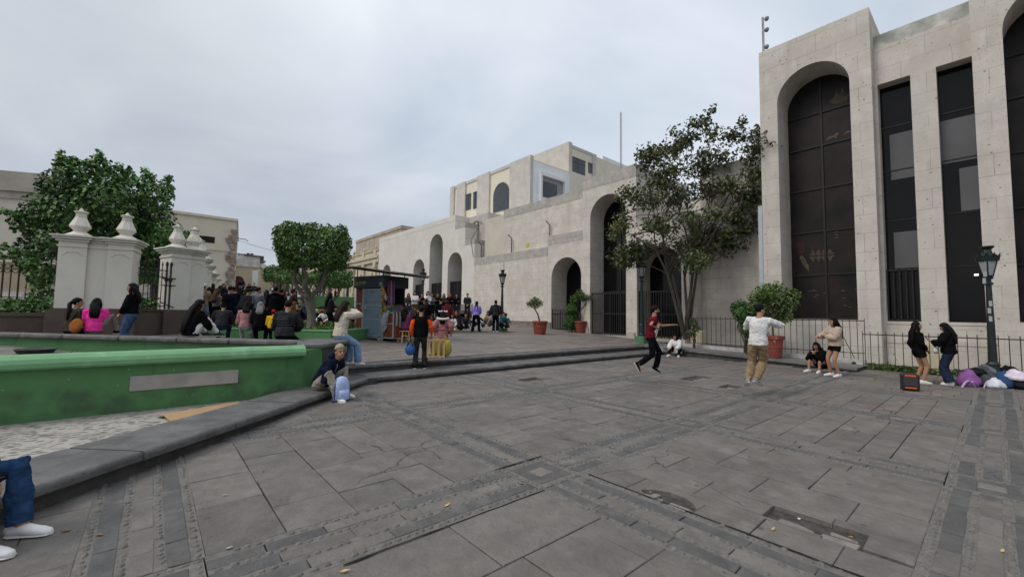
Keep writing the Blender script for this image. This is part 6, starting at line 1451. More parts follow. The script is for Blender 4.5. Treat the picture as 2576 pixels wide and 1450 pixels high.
        if near:
            q=MB(); q.tube([a+(d*x+dn*.066)*s for x in (-.08,-.05,.05,.13,.18,.198)],[(.02*s,.010*s),(.040*s,.012*s),(.043*s,.012*s),(.049*s,.012*s),(.040*s,.012*s),(.012*s,.010*s)],10,ref=d.cross(dn)); q.build('sole',mat('white_sole',(.62,.61,.59),None,rough=.6),so_,local=True)
    # ---- hair and headgear
    hb=MB()
    if hair not in('cap','beanie'):
        e=MB(); e.ell((0,0,0),(1,1,1),16,12); o=[]
        big=1.12 if hair=='blond_crop' else 1.0
        for p in e.v:
            p=V(p); q=V((p.x*.086,p.y*.106,p.z*.104*big)); q.y-=.016; q.z+=.042
            lim=.052 if fem else .058
            if q.y>.030 and q.z<lim: q.y=.030-.3*(lim-q.z); 
            if hair=='blond_crop' and q.z<.045: q.z=.045; q.x*=.9; q.y*=.9
            if q.z<-.045 and hair in('short','blond_crop'): q.z=-.045; q.x*=.8; q.y=max(q.y,-.085)
            if abs(q.x)>.062 and q.z<.012 and q.y>-.03 and not fem: q.x*=.80
            q*=1+.05*noise.noise(q*38)+ (.06*noise.noise(q*60) if hair=='blond_crop' else 0)
            o.append(hcn+Rh@q*s)
        hb.v+=[tuple(x) for x in o]; hb.f+=e.f; hb.m+=e.m; hb.c+=e.c
    if hair in('long','bob'):
        L_=hlen if hair=='long' else .14
        for off,wd in ((0,.095),(-.045,.055),(.045,.055)):
            p=[hcn+Rh@V((off,-.045,.06))*s,hcn+Rh@V((off,-.085,-.06))*s,nb+Rt@V((off*1.15,-.105-puff,-.02))*s,nb+Rt@V((off*1.2,-.125-puff,-L_*.55))*s,nb+Rt@V((off*1.1,-.118-puff,-L_))*s]
            hb.tube(p,[(wd*s*.8,.05*s),(wd*s,.055*s),(wd*s,.042*s),(wd*s*.95,.034*s),(wd*s*.5,.015*s)],8,ref=X)
        for sg in (-1,1): hb.tube([hcn+Rh@V((sg*.06,-.01,.05))*s,hcn+Rh@V((sg*.083,.005,-.02))*s,hcn+Rh@V((sg*.082,-.0,-.11))*s,nb+Rt@V((sg*.10,.02,-.06-L_*.3))*s],[.030*s,.030*s,.034*s,.018*s],7)
    if hair=='pony': hb.tube([hcn+Rh@V((0,-.10,.04))*s,hcn+Rh@V((0,-.145,-.02))*s,nb+Rt@V((0,-.15,-.08))*s,nb+Rt@V((.01,-.15,-hlen))*s],[.03*s,.045*s,.045*s,.015*s],8)
    if hair=='braids':
        for sg in (-1,1): hb.tube([hcn+Rh@V((sg*.05,-.07,-.02))*s,nb+Rt@V((sg*.06,-.12,-.02))*s,nb+Rt@V((sg*.07,-.14,-.2))*s,nb+Rt@V((sg*.05,-.14,-hlen))*s],[.035*s,.028*s,.024*s,.012*s],7)
    if hair in('cap','beanie'):
        e=MB(); e.ell((0,0,0),(1,1,1),16,10)
        for p in e.v:
            p=V(p); q=V((p.x*.090,p.y*.108,max(p.z,-.25)*.098)); q.y-=.008; q.z+=.058; hb.v.append(tuple(hcn+Rh@q*s))
        hb.f+=e.f; hb.m+=e.m; hb.c+=e.c
        if hair=='cap': hb.tube([hcn+Rh@V((0,.07,.052))*s,hcn+Rh@V((0,.14,.045))*s,hcn+Rh@V((0,.165,.038))*s],[(.075*s,.012*s),(.065*s,.008*s),(.03*s,.006*s)],8,ref=Rh@V((1,0,0)))
        hb.build('hat',cm(hc),t,local=True,smooth=True); h2=MB(); h2.ell(hcn+Rh@V((0,-.03,-.0))*s,(.080*s,.080*s,.065*s),12,9,M=Rh); h2.build('hair',hm('black'),t,local=True,smooth=True)
    else: hb.build('hair',hm(hc),t,local=True,smooth=True)
    if hair=='blond_crop':
        h2=MB(); h2.ell(hcn+Rh@V((0,-.025,.022))*s,(.082*s,.088*s,.075*s),14,10,M=Rh); h2.build('hair_sides',hm('dark'),t,local=True,smooth=True)
    J=dict(t=t,s=s,Pv=Pv,wst=wst,ch=ch,nb=nb,hc=hcn,Rt=Rt,Rh=Rh,WR=WR,EL=EL,SH=SH,AN=AN,KN=KN,HP=HP,puff=puff,vox=vox)
    J['M']=Matrix.Translation(pos)@Matrix.Rotation(-(az+R(face)),4,'Z')
    if extra: extra(J)
    return J
def W_(J,p): return J['M']@V(p)
def GP(px,d,dz=0): q=at(px,775,d); return V((q.x,q.y,gz(q.y)+dz))
def G0(px,py,z=0.): q=onz(px,py,z); return q
def worn(J,name,label,cat,col,c,r,rot=None,strap=None,group=None,amp=.08):
    """a bag carried by a person stays a thing of its own"""
    mb=blob((0,0,0),r,sum(map(ord,label))%17+.3,amp,16,12,False); cw=W_(J,c); Mr=J['M'].to_3x3()@(rot or J['Rt']); mb.v=[tuple(cw+Mr@V(p)) for p in mb.v]
    t=thing(name,label,cat,cw,group=group); mb.build('body',cm(col),t,smooth=True)
    if strap:
        m=MB()
        for s_ in strap: m.tube([W_(J,p) for p in s_],.016,5)
        m.build('strap',cm('black' if col!='black' else 'charcoal'),t)
    return t
def stripe(J,name,pts,w,col,parent=None):
    m=MB(); m.tube(pts,w,6); return m.build(name,cm(col),J['t'],local=True)
# ---- the foreground figures
q=G0(803,978,.17)
J=person('young man in a navy hooded sweatshirt bent over a phone on the kerb',q,124,1.84,'sit',lean=40,top='navy',bot='stone',shoe='white',hair='blond_crop',hc='blond',hl=((-.06,.36,-.20),(.7,0,-.7)),hr=((-.10,.37,-.19),(.7,0,-.7)),near=2,seat=.17,head=(34,-14),puff=.022,hood=True,tl='hooded_sweatshirt',cuff=.062,hem=-.03,feet=((-.16,.40,-.17+.075,-14,0),(.22,.50,-.17+.075,16,0)),pole=((-.35,.4,1),(.35,.4,1)))
m=MB(); pw=(J['WR'][0]+J['WR'][1])/2+J['Rt']@V((0,.11,.045)); Mp=J['M']@Matrix.Translation(pw)@(J['Rt']@Matrix.Rotation(R(25),3,'X')).to_4x4(); m.cbox(-.037,.037,-.075,.075,-.005,.005,.004,M=Mp)
tag(m.build('phone',PLB,origin=W_(J,pw)),'dark phone held by the man seated on the kerb','phone')
stripe(J,'drawstring',[J['nb']+J['Rt']@V(p) for p in ((.05,.085,.0),(.055,.125,-.05),(.05,.15,-.16))],.007,'lgrey')
# his backpack between the feet
b=G0(858,1008); az=math.atan2(b.x,b.y); Mb=Matrix.Translation((b.x,b.y,0))@Matrix.Rotation(-(az+R(150)),4,'Z'); t=thing('backpack','light blue backpack with dark blue straps standing between the feet of the seated man','backpack',b)
LB=mat('light_blue_nylon',(.30,.38,.60),(.42,.52,.74),5,.55,.4,14,spec=.3); DB=mat('dark_blue_webbing',(.02,.035,.14),(.03,.05,.19),9,.7)
def sh(mb,M): mb.v=[tuple(M@V(p)) for p in mb.v]; return mb
m=MB(); m.tube([(0,0,.0),(0,0,.03),(0,0,.2),(0,-.005,.34),(0,-.02,.43),(0,-.03,.46)],[(.13,.09),(.155,.11),(.155,.11),(.145,.10),(.10,.07),(.03,.03)],14); sh(m,Mb).build('body',LB,t,smooth=True)
m=MB(); m.tube([(0,.09,.03),(0,.10,.06),(0,.105,.16),(0,.09,.22)],[(.10,.03),(.115,.045),(.11,.045),(.09,.02)],12); sh(m,Mb).build('pocket',LB,t,smooth=True)
m=MB(); 
for sg in (-1,1): m.tube([(sg*.05,-.10,.43),(sg*.10,-.13,.36),(sg*.13,-.12,.2),(sg*.12,-.11,.05),(sg*.14,-.05,.01),(sg*.2,.06,.008)],[(.02,.008)]*6,6)
m.tube([(-.155,.03,.05),(-.155,.03,.3),(-.10,.0,.42),(0,-.01,.47),(.10,0,.42),(.155,.03,.3),(.155,.03,.05)],.008,5); sh(m,Mb).build('strap',DB,t)
m=MB(); m.tube([(0,.0,-.0),(0,0,.035)],[(.15,.108),(.160,.116)],14); sh(m,Mb).build('base',DB,t)
# woman with reddish hair on the corner of the basin
q=G0(853,853,1.0)
J=person('woman in a cream sweatshirt and pale flared jeans seated on the basin corner',q,58,1.80,'sit',lean=10,top='cream',bot='ljeans',shoe='white',hair='long',hc='dark',hlen=.22,hl='ear',hr='ear',near=1,seat=.60,head=(12,14),puff=.035,flare=.035,tl='sweatshirt',bl='jeans',feet=((-.10,.34,-.60,0,0),(.10,.46,-.60,5,0)),hem=-.03)
m=MB(); a=J['nb']; 
for off in (-.05,0,.05): m.tube([a+J['Rt']@V((off,-.125,-.02)),a+J['Rt']@V((off*1.1,-.165,-.13)),a+J['Rt']@V((off*.9,-.165,-.25))],[(.05,.03),(.048,.028),(.015,.01)],7)
m.build('dyed_hair_ends',hm('red'),J['t'],local=True)
# man in the black quilted jacket
def nearwall(px,py): q=G0(px,py,1.0); return q
q=nearwall(714,852)
J=person('man in a black quilted jacket seated on the dark wall with his back turned',q,14,1.86,'sit',lean=24,top='charcoal',bot='black',hair='short',hl='lap',hr='lap',near=1,seat=.6,head=(6,18),puff=.045,tl='quilted_jacket',hem=-.05)
m=MB()
for k in range(9):
    z=-.03+k*.062; base=J['Pv']+ (J['wst']-J['Pv'])*min(1,max(0,z/.16))+ (J['Rt']@V((0,0,1)))*max(0,z-.16); w=.215-.03*abs(k-5)/5
    rr=[]
    for a in range(15):
        an=math.pi*(1.02+.96*a/14); rr.append(base+J['Rt']@V((w*math.cos(an),(w-.055)*math.sin(an)*1.03,0.018*math.cos(an*2))))
    m.tube(rr,.012,5)
m.build('quilting',cm('black'),J['t'],local=True)['kind']='stuff'
q=nearwall(478,847)
J=person('woman with very long black hair and white trousers seated at the left of the planter',q,62,1.78,'floor',lean=16,top='black',bot='white',shoe='charcoal',hair='long',hlen=.55,hl='knees',hr='lap',near=1,puff=.04,head=(8,16),tl='coat',hem=-.08,feet=((-.12,.40,.075,-5,0),(.16,.52,.075,5,0)))
q=nearwall(236,838)
J=person('woman in a bright pink sweater seated on the dark wall',q,10,1.80,'sit',lean=8,top='pink',bot='taupe',hair='long',hlen=.24,hl='front',hr='front',near=1,seat=.55,head=(18,8),puff=.04,tl='sweater',hem=-.05,feet=((-.12,.42,-.5,-6,0),(.42,.16,.05,70,0)),pole=((-.2,1,.5),(1,.4,.2)))
q=nearwall(176,838)
J=person('woman in an olive top with a long ponytail, left of the woman in pink',q,48,1.80,'sit',lean=10,top='olive',bot='black',hair='pony',hlen=.30,hl='lap',hr='lap',near=1,seat=.55,head=(45,0),puff=.025,tl='top',hem=-.06)
c=J['Pv']+V((.24,-.10,.10)); worn(J,'shoulder_bag','tan leather shoulder bag between the two women on the dark wall','bag','rust',c,(.18,.07,.20),strap=[[c+V((-.12,0,.16)),J['SH'][1]+V((.0,-.03,.07)),c+V((.10,.02,.17))]])
q=at(330,800,11.2); q.z=gz(q.y)
person('woman in a black leather jacket and blue jeans standing behind the dark wall',q,-72,1.76,'stand',lean=0,top='black',bot='jeans',hair='long',hlen=.22,hl='front',hr='front',near=1,head=(-4,0),puff=.022,tl='leather_jacket',hem=.02,bl='jeans')
# man with crate on the steps and the girl in the pink coat
q=G0(1056,926,.15)
J=person('man in a black vest over orange sleeves carrying bags up the steps',q,0,1.70,'stand',lean=2,top='orange',bot='charcoal',vestc='black',hair='short',hl=((.05,-.02,-.50),(.3,-.5,0)),hr=((.11,.02,-.49),(.3,-.5,0)),near=1,puff=.014,flare=.018,tl='sweater',feet=((-.13,-.02,.075,-12,0),(.14,.02,.075,14,0)),hem=-.04)
L0=J['WR'][0]+V((0,.0,-.05)); c=J['WR'][0]+V((-.04,.0,-.36))
t=worn(J,'shopping_bag','blue checked shopping bag in the left hand of the man on the steps','bag','teal',c,(.14,.10,.17),Matrix.Identity(3),[[c+V((-.08,0,.12)),L0+V((-.02,.02,-.04)),c+V((.06,0,.12))],[c+V((-.08,-.06,.10)),L0+V((-.02,-.03,-.04)),c+V((.06,-.06,.10))]],amp=.05)
BL=mat('blue_check',(.02,.08,.30),(.06,.22,.50),4,.6,.1,30,stretch=(1,1,9),extra=lambda n,l,v,cu,b_: mixc(n,l,cu,(.01,.012,.03),nz_(n,l,v,6,.5,.62))); t.children[0].data.materials[0]=BL
# crate with yellow sack
cx_=J['WR'][1]+V((.10,.04,-.07)); ctm=thing('crate','pine slatted crate holding a yellow fruit sack, carried by the man on the steps','crate',W_(J,cx_+V((0,0,-.5))))
def lb(mb,x0,x1,y0,y1,z0,z1): mb.v+=[tuple(W_(J,cx_+V((x,y,z)))) for z in (z0,z1) for y in (y0,y1) for x in (x0,x1)]; o=len(mb.v)-8; [ (mb.f.append(tuple(o+i for i in f)),mb.m.append(0),mb.c.append(None)) for f in [(0,2,3,1),(4,5,7,6),(0,1,5,4),(2,6,7,3),(0,4,6,2),(1,3,7,5)]]
for k in range(4):
    m=MB(); lb(m,-.22+k*.145,-.155+k*.145,-.15,-.138,-.52,.0); m.build('slat',WOOD,ctm)
    m=MB(); lb(m,-.22+k*.145,-.155+k*.145,.138,.15,-.52,.0); m.build('slat',WOOD,ctm)
m=MB(); lb(m,-.22,.28,-.137,.137,-.52,-.50); m.build('bottom',WOOD,ctm)
for z in (-.045,-.5):
    for y in (-.162,.151): m=MB(); lb(m,-.22,.28,y,y+.011,z-.02,z+.03); m.build('rail',WOOD,ctm)
YF=mat('yellow_fruit_sack',(.30,.24,.045),(.46,.35,.07),9,.5,.5,16)
mb=blob((0,0,0),(.19,.12,.25),3.3,.12,16,12,False); mb.v=[tuple(W_(J,cx_+V((.06,0,-.26))+V(p))) for p in mb.v]; tag(mb.build('fruit_sack',YF,origin=W_(J,cx_+V((.06,0,-.26))),smooth=True),'yellow net sack of fruit inside the pine crate','sack')
mb=blob((0,0,0),(.13,.12,.24),6.1,.12,16,12,False); mb.v=[tuple(W_(J,cx_+V((.35,.02,-.27))+V(p))) for p in mb.v]; mb.tube([W_(J,cx_+V((.35,.02,-.06))),W_(J,cx_+V((.26,.0,.08)))],[.05,.01],6); tag(mb.build('fruit_sack',YF,origin=W_(J,cx_+V((.35,.02,-.27))),smooth=True),'yellow plastic bag of fruit bulging beside the pine crate','sack')
q=G0(1112,899,.345)
J=person('girl in a pink hooded coat with white fur trim and two hair bows',q,6,1.38,'stand',top='coat',bot='black',hair='long',hlen=.20,hl=((.13,.0,-.46),(.4,-.5,0)),hr=((.15,.0,-.46),(.4,-.5,0)),near=1,puff=.045,tl='coat',hem=-.20,bl='leggings',hood=True,feet=((-.08,-.02,.075,-8,0),(.08,.05,.075,8,0)))
m=MB(); m.tube([J['nb']+V((.165*math.cos(a),-.03-.115*math.sin(a)*1.,.02-.03*math.sin(a))) for a in [math.pi*k/9 for k in range(10)]],.038,8); o=m.build('fur_trim',mat('white_fur',(.55,.50,.48),(.68,.63,.61),20,.9,.9,50),J['t'],local=True,smooth=True)
m=MB(); m.tube([J['wst']+V((.185*math.cos(a),.155*math.sin(a),-.03)) for a in [2*math.pi*k/16 for k in range(17)]],.014,5); m.build('belt',cm('coat'),J['t'],local=True)
for sg in (-1,1):
    m=MB(); c=J['hc']+V((sg*.075,-.05,.085))
    for e in (-1,1): m.ell(c+V((e*.035,0,.01)),(.034,.018,.026),8,6)
    m.ell(c,(.014,.02,.014),6,5); m.build('hair_bow',mat('white_ribbon',(.62,.60,.66),(.7,.68,.74),9,.6),J['t'],local=True,smooth=True)
q=STB+V((0,0,.46))
J=person('woman in a quilted purple vest seated on the pine stool at the kiosk',q,22,1.58,'sit',lean=8,top='vest',bot='black',hair='long',hlen=.26,hl='lap',hr='phone',near=1,seat=.46,head=(25,8),puff=.04,tl='quilted_vest',sleeve=1,hem=-.05)
# dancers
q=at(1638,935,10.6); 
J=person('boy in a maroon jersey and black mask caught mid hop with one arm out',V((q.x,q.y,q.z-.02)),72,1.68,'stand',lean=10,top='maroon',bot='black',shoe='black',hair='short',hl=((.0,.50,-.06),(.2,-.2,-1)),hr=((.02,.06,-.20),(1.,-.9,-.1)),near=1,puff=.018,sleeve=.5,tl='jersey',twist=8,head=(0,0),flare=.012,feet=((-.02,.12,.12,0,-30),(.10,-.36,.22,0,-62)),pelv=(0,0,.92),hem=-.04)
stripe(J,'stripe',[J['wst']+J['Rt']@V(p) for p in ((.11,.075,-.16),(.115,.09,.0),(.12,.105,.12),(.115,.11,.2))],[(.022,.05)]*4,'cream'); stripe(J,'collar',[J['nb']+J['Rt']@V(p) for p in ((-.06,.0,.0),(-.035,.07,-.03),(0,.105,-.10),(.035,.07,-.03),(.06,.0,0))],.016,'cream')
m=MB(); m.ell(J['hc']+J['Rh']@V((0,.052,-.055)),(.066,.062,.052),10,8,M=J['Rh']); m.build('face_mask',cm('black'),J['t'],local=True,smooth=True)
q=at(1912,968,8.9)
J=person('young man in a white long sleeved shirt leaping with both elbows raised',V((q.x,q.y,q.z-.03)),14,1.73,'stand',lean=4,side=4,top='white',bot='khaki',shoe='lgrey',hair='short',hl=((-.13,.24,-.09),(1,-.25,-.25)),hr=((-.08,.28,-.03),(1,-.15,-.12)),near=2,puff=.022,tl='shirt',bl='cargo_trousers',head=(38,4),flare=.03,cuff=.062,feet=((-.24,.02,.10,-30,-28),(-.07,.06,.13,24,-28)),pelv=(-.02,0,.92),hem=-.06)
stripe(J,'cargo_pocket',[J['HP'][1].lerp(J['KN'][1],t_)+V((.075,-.0,0)) for t_ in (.62,.9)],[(.035,.055)]*2,'khaki')
# the group at the railing
q=G0(2103,946)
J=person('girl in a beige sweatshirt and black shorts gesturing by the ledge',q,-128,1.68,'stand',top='beige',bot='black',shoe='white',hair='long',hlen=.34,hl='fold',hr=((.02,.36,-.22),(.7,-.3,-.5)),near=1,puff=.045,tl='sweatshirt',bl='shorts',short=True,head=(22,0),hem=-.03,skin='a',feet=((-.12,.0,.075,-10,0),(.13,.04,.075,14,0)))
q=onz(2068,925,.13)
J=person('girl in black with bare knees drawn up, seated on the ledge',q,-148,1.60,'sit',lean=26,top='black',bot='black',shoe='white',hair='long',hlen=.4,hl='face',hr='face',near=1,seat=.13,puff=.04,tl='hooded_top',bl='shorts',short=True,head=(-6,10),feet=((-.16,.40,-.13+.075,-14,0),(.16,.42,-.13+.075,14,0)),pole=((-.1,.3,1),(.1,.3,1)))
q=G0(2314,963)
J=person('girl with waist long black hair in a black top and shorts beside the loudspeaker',q,64,1.60,'stand',lean=-4,top='black',bot='black',shoe='white',hair='long',hlen=.36,hl='down',hr='pocket',near=1,puff=.015,tl='top',bl='shorts',short=True,head=(10,-4),hem=-.04)
q=G0(2391,968)
J=person('girl in a dark hooded jacket and wide dark jeans looking at her phone',q,-78,1.58,'stand',lean=4,top='black',bot='djeans',shoe='white',hair='long',hlen=.30,hl='phone',hr='phone',near=1,puff=.045,tl='hooded_jacket',bl='wide_jeans',flare=.055,head=(0,22),hem=-.05,hood=True)
c=J['Pv']+V((-.10,.22,.02)); worn(J,'handbag','small white handbag hanging in front of the girl with the phone','handbag','white',c,(.11,.06,.09),Matrix.Identity(3),[[c+V((0,0,.08)),J['WR'][0]+V((.0,.02,-.02))]],amp=.05)
m=MB(); pw=(J['WR'][0]+J['WR'][1])/2+V((0,.10,.05)); Mp=J['M']@Matrix.Translation(pw)@Matrix.Rotation(R(50),4,'X'); m.cbox(-.036,.036,-.07,.07,-.005,.005,.004,M=Mp); tag(m.build('phone',PLB,origin=W_(J,pw)),'dark phone held by the girl at the lower railing','phone')
q=onz(1704,888,.12)
J=person('girl in an open white jacket seated at the end of the steps',q,-160,1.60,'sit',lean=22,top='white',bot='black',shoe='white',hair='long',hlen=.3,hl='knees',hr='knees',near=1,seat=.12,puff=.045,tl='jacket',hem=-.10,head=(28,5),feet=((-.2,.40,-.12+.075,-14,0),(.2,.42,-.12+.075,14,0)),pole=((-.3,.3,1),(.3,.3,1)))
mb=blob((0,0,0),(.55,.22,.16),2.2,.3); q=onz(1672,880,.2); mb.v=[tuple(q+V((p[1]*.6-p[0]*.3,p[0],p[2]))) for p in mb.v]; tag(mb.build('grey_jacket',cm('lgrey'),origin=q,smooth=True),'crumpled pale grey jacket beside the girl at the end of the steps','jacket')
# ---- upper plaza
q=onp(1197,836)
J=person('girl in a violet sweatshirt with two long braids and black trousers with white panels',q,6,1.64,'stand',lean=20,top='purple',bot='black',hair='braids',hlen=.36,hl='front',hr='front',near=1,puff=.035,flare=.04,tl='sweatshirt',feet=((-.20,-.02,.075,-12,0),(.20,.05,.075,12,0)),hem=.0)
for i,sg in enumerate((-1,1)):
    a,b_=J['KN'][i],J['AN'][i]; m=MB(); m.tube([a.lerp(b_,.0)+V((sg*.085,-.03,.02)),a.lerp(b_,.45)+V((sg*.09,-.05,0)),a.lerp(b_,.8)+V((sg*.07,-.06,0))],[(.012,.05),(.02,.055),(.01,.01)],6); m.build('white_panel',cm('white'),J['t'],local=True)
q=onp(1246,836); person('person in a black hooded jacket standing left of the lamp on a green block',q,4,1.70,'stand',top='charcoal',bot='black',shoe='white',hair='short',near=1,hl='pocket',hr='pocket',puff=.04,tl='hooded_jacket',hood=True,flare=.02)
def ST(label,px,d,face,H_,dz=0,z=None,**k):
    p=GP(px,d,dz)
    if z is not None: p.z=z
    return person(label,p,face,H_*(1.06 if px<960 and d<24 else 1),k.pop('pose','stand'),**k)
g1='onlookers standing on the upper steps'
ST('boy in a black and white track jacket, leftmost on the terrace beside the kiosk',1014,26.2,165,1.52,z=TZ,top='black',bot='charcoal',hl='fold',hr='fold',group=g1)
ST('girl with brown hair in a dark brown dress leaning on the terrace',1028,26.0,170,1.55,z=TZ,top='olive',bot='olive',hair='long',hc='brown',hl='front',hr='front',hem=-.3,side=4,group=g1)
ST('woman in a white sweater and brown trousers facing us on the terrace',1042.6,25.6,178,1.66,z=TZ,top='white',bot='brown',hair='long',hc='dark',hl='fold',hr='fold',puff=.03,group=g1)
ST('woman with a bare shoulder in a black dress beside the far lamp',1060,26.2,172,1.58,z=TZ,top='black',bot='black',hair='bob',hl='fold',hr='face',sleeve=.5,group=g1)
ST('woman in a short white jacket with folded arms on the terrace',1075.5,25.6,165,1.66,z=TZ,top='white',bot='white',hair='long',hl='fold',hr='face',hem=.05,group=g1)
ST('woman with red hair and an off shoulder black top by the right gate',1130.6,27.6,172,1.66,z=TZ,top='black',bot='djeans',hair='long',hc='ginger',hl='front',hr='fold',puff=.03,group=g1)
ST('woman in a black crop top with a white bag by the right gate',1148,27.8,176,1.64,z=TZ,top='black',bot='charcoal',hair='long',hl='front',hr='fold',hem=.12,flare=.02,group=g1)
ST('man in charcoal standing alone against the white pier of the arcade',1175.5,28.2,180,1.70,z=TZ,top='charcoal',bot='charcoal',hl='front',hr='front',group=g1)
g2='people around the performance'
ST('woman in a dark jacket with a white hem watching with her back turned',1072,20.5,5,1.62,top='black',bot='black',hair='long',hc='dark',puff=.035,group=g2)
ST('man in black standing behind the girl with the hair bows',1109,21.5,-8,1.70,top='black',bot='black',hl='pocket',hr='pocket',group=g2)
ST('person in a maroon hooded sweatshirt seen from behind',1124,20.5,10,1.60,lean=14,top='dred',bot='black',hair='beanie',hc='dred',hl='front',hr='front',puff=.045,hood=True,tl='hooded_sweatshirt',group=g2)
def FL(label,px,d,face,dz=0,H_=1.6,**k): return ST(label,px,d,face,H_,dz,pose=k.pop('pose','floor'),hl=k.pop('hl','knees'),hr=k.pop('hr','knees'),lean=k.pop('lean',18),group=k.pop('group',g3),**k)
g3='people seated on the plaza'
FL('woman in a pale grey sweater and jeans seated on the ground looking left',1096,21.,-120,top='lgrey',bot='lgrey',hair='long',hc='dark',shoe='white')
FL('girl in a white sweatshirt with a print seated facing us on the low step',1138,21.6,178,dz=.12,top='white',bot='tan',hair='long',shoe='white')
FL('person with orange hair in a black padded coat seated on the steps',1147,22.9,172,dz=.20,top='black',bot='black',hair='long',hc='ginger',puff=.05)
FL('child in white seated beside the sweet boxes at the kiosk',1032,22.5,150,dz=.2,top='white',bot='grey',hair='short',H_=1.4)
FL('woman in black seated behind the man with the crate, pale face turned to us',1049,22.4,165,dz=.25,top='black',bot='black',hair='long')
FL('person in a white top and cap bending on the step behind the girl in violet',1187,22.6,120,dz=.3,top='white',bot='black',hair='cap',hc='white',lean=45)
FL('person in a dark jacket and jeans seated at the foot of the wall, facing left',1216,23.,-70,dz=.25,top='black',bot='jeans',lean=40)
FL('woman in a tan jacket seated against the wall beside the black hooded jacket',1232,23.4,-150,dz=.28,top='tan',bot='taupe',hair='long',shoe='white',hl='face')
FL('person in a teal jacket seated behind the lamp pole',1263,23.3,150,dz=.25,top='teal',bot='charcoal')
FL('boy in a grey cardigan and black cap crouching right of the lamp',1271,23.6,172,dz=.2,top='grey',bot='brown',hair='cap',hc='black',shoe='white',lean=28)
FL('person in black seated low in front of the terrace, left of the pale sweater',1085,21.5,30,top='black',bot='charcoal')
FL('girl with dark hair seated between the crate and the terrace steps',1160,22.2,-30,dz=.1,top='charcoal',bot='black',hair='long')
# ---- the crowd left of the big clipped tree
g4='crowd gathered left of the clipped tree'
J=ST('man in a white cap with an olive backpack and pale jeans',509,17.2,24,1.74,top='tan',bot='ljeans',hair='cap',hc='white',near=1,hl='fold',hr='fold',puff=.03,flare=.02,head=(25,0),shoe='white',group=g4)
c=J['wst']+J['Rt']@V((-.02,-.25,.14)); worn(J,'backpack','olive backpack on the back of the man in the white cap','backpack','olive',c,(.16,.11,.24),strap=[[J['nb']+V((sg*.1,-.12,-.02)),J['nb']+V((sg*.13,.0,.04)),J['ch']+V((sg*.16,.10,-.05))] for sg in (-1,1)])
ST('woman with black hair in profile at the back of the crowd by the corner pier',532,22.5,60,1.66,top='black',bot='black',hair='long',hlen=.15,hl='fold',hr='fold',group=g4)
ST('woman with loose brown hair facing us over the back of the crowd',559,23.5,165,1.68,top='brown',bot='black',hair='long',hc='dark',sleeve=.5,hl='down',hr='fold',group=g4)
ST('girl with brown hair and a bare arm in the crowd',543,18.2,40,1.58,top='grey',bot='black',hair='long',hc='brown',sleeve=0,hl='front',hr='fold',group=g4)
J=ST('man with a black backpack standing in the middle of the crowd',574,17.4,35,1.70,lean=6,top='navy',bot='black',hl='front',hr='front',puff=.03,group=g4)
worn(J,'backpack','black backpack on the man in the middle of the crowd','backpack','black',J['ch']+V((0,-.22,-.08)),(.16,.10,.22))
J=ST('man in a dark jacket stooping over his phone in the crowd',606,16.6,62,1.70,lean=28,top='charcoal',bot='djeans',hl='phone',hr='phone',puff=.03,head=(0,25),shoe='brown',group=g4)
ST('woman in a white blouse half hidden behind the black backpack',562,19.2,30,1.60,top='white',bot='black',hair='bob',group=g4)
ST('woman in black beside the man in the white cap',524,18.5,35,1.60,top='black',bot='black',hair='long',hl='fold',hr='fold',group=g4)
ST('person with a headband at the back of the stooping man',602,19.5,20,1.62,top='black',bot='black',hair='bob',group=g4)
ST('man in a blue grey sweater in profile with cropped hair',647,17.0,58,1.70,top='bluegrey',bot='black',hl='fold',hr='fold',head=(15,0),puff=.025,group=g4)
ST('child facing us beside the man in the blue grey sweater',657,18.0,165,1.36,top='dred',bot='black',hair='long',hc='dark',group=g4)
J=ST('large man in a black jacket with an orange hood lining',691,16.2,12,1.76,top='black',bot='black',puff=.055,hl='front',hr='front',hood=True,group=g4)
m=MB(); m.ell(J['nb']+V((0,-.06,.02)),(.125,.09,.04),10,7); m.build('hood_lining',cm('orange'),J['t'],local=True,smooth=True)
ST('person in a white cap behind the large man in black',687,18.6,20,1.70,top='lgrey',bot='black',hair='cap',hc='white',group=g4)
ST('man with a black cap turned right, left of the thick trunk',735,18.0,70,1.68,top='black',bot='black',hair='short',hl='fold',hr='fold',group=g4)
ST('woman in a rust vest with white sleeves left of the thick trunk',736,16.6,60,1.48,top='white',vestc='rust',bot='jeans',hair='long',hc='dark',hl='fold',hr='fold',group=g4)
ST('man in a grey vest raising a camera behind the thick trunk',766,20.5,178,1.70,top='white',vestc='grey',bot='jeans',hl='cam',hr='cam',hem=-.02,group=g4)
def rim(px,py): return G0(px,py,1.06)
def RM(label,px,face,dd=.1,**k):
    A=at(px,826,14.6); t_=((px-527)/305.); q=PL1.lerp(PL2,max(.0,min(1,t_))); n_=V((-(PL2-PL1).normalized().y,(PL2-PL1).normalized().x,0)); q=onz(px,826.5+(px-527)*.022,1.05)+V((.0,.0,0))
    q=q+n_*.12 if False else q
    return person(label,V((q.x,q.y,1.05)),face,k.pop('H_',1.76),'sit',group=g5,seat=.45,**k)
g5='people seated along the planter rim'
RM('man in a dark grey jacket and flat cap seated at the planter corner',556,8,top='charcoal',bot='djeans',hair='beanie',hc='black',lean=26,puff=.04,hl='lap',hr='lap',near=1,head=(-5,20))
RM('woman in a dusty pink top and grey skirt seated on the planter rim',617,6,top='dusty',bot='lgrey',hair='long',hlen=.10,lean=10,puff=.025,hl='front',hr='front',near=1)
RM('grey haired woman in a black coat seated on the planter rim',651,8,top='black',bot='black',hair='bob',hc='grey',lean=12,puff=.04,hl='front',hr='front',near=1)
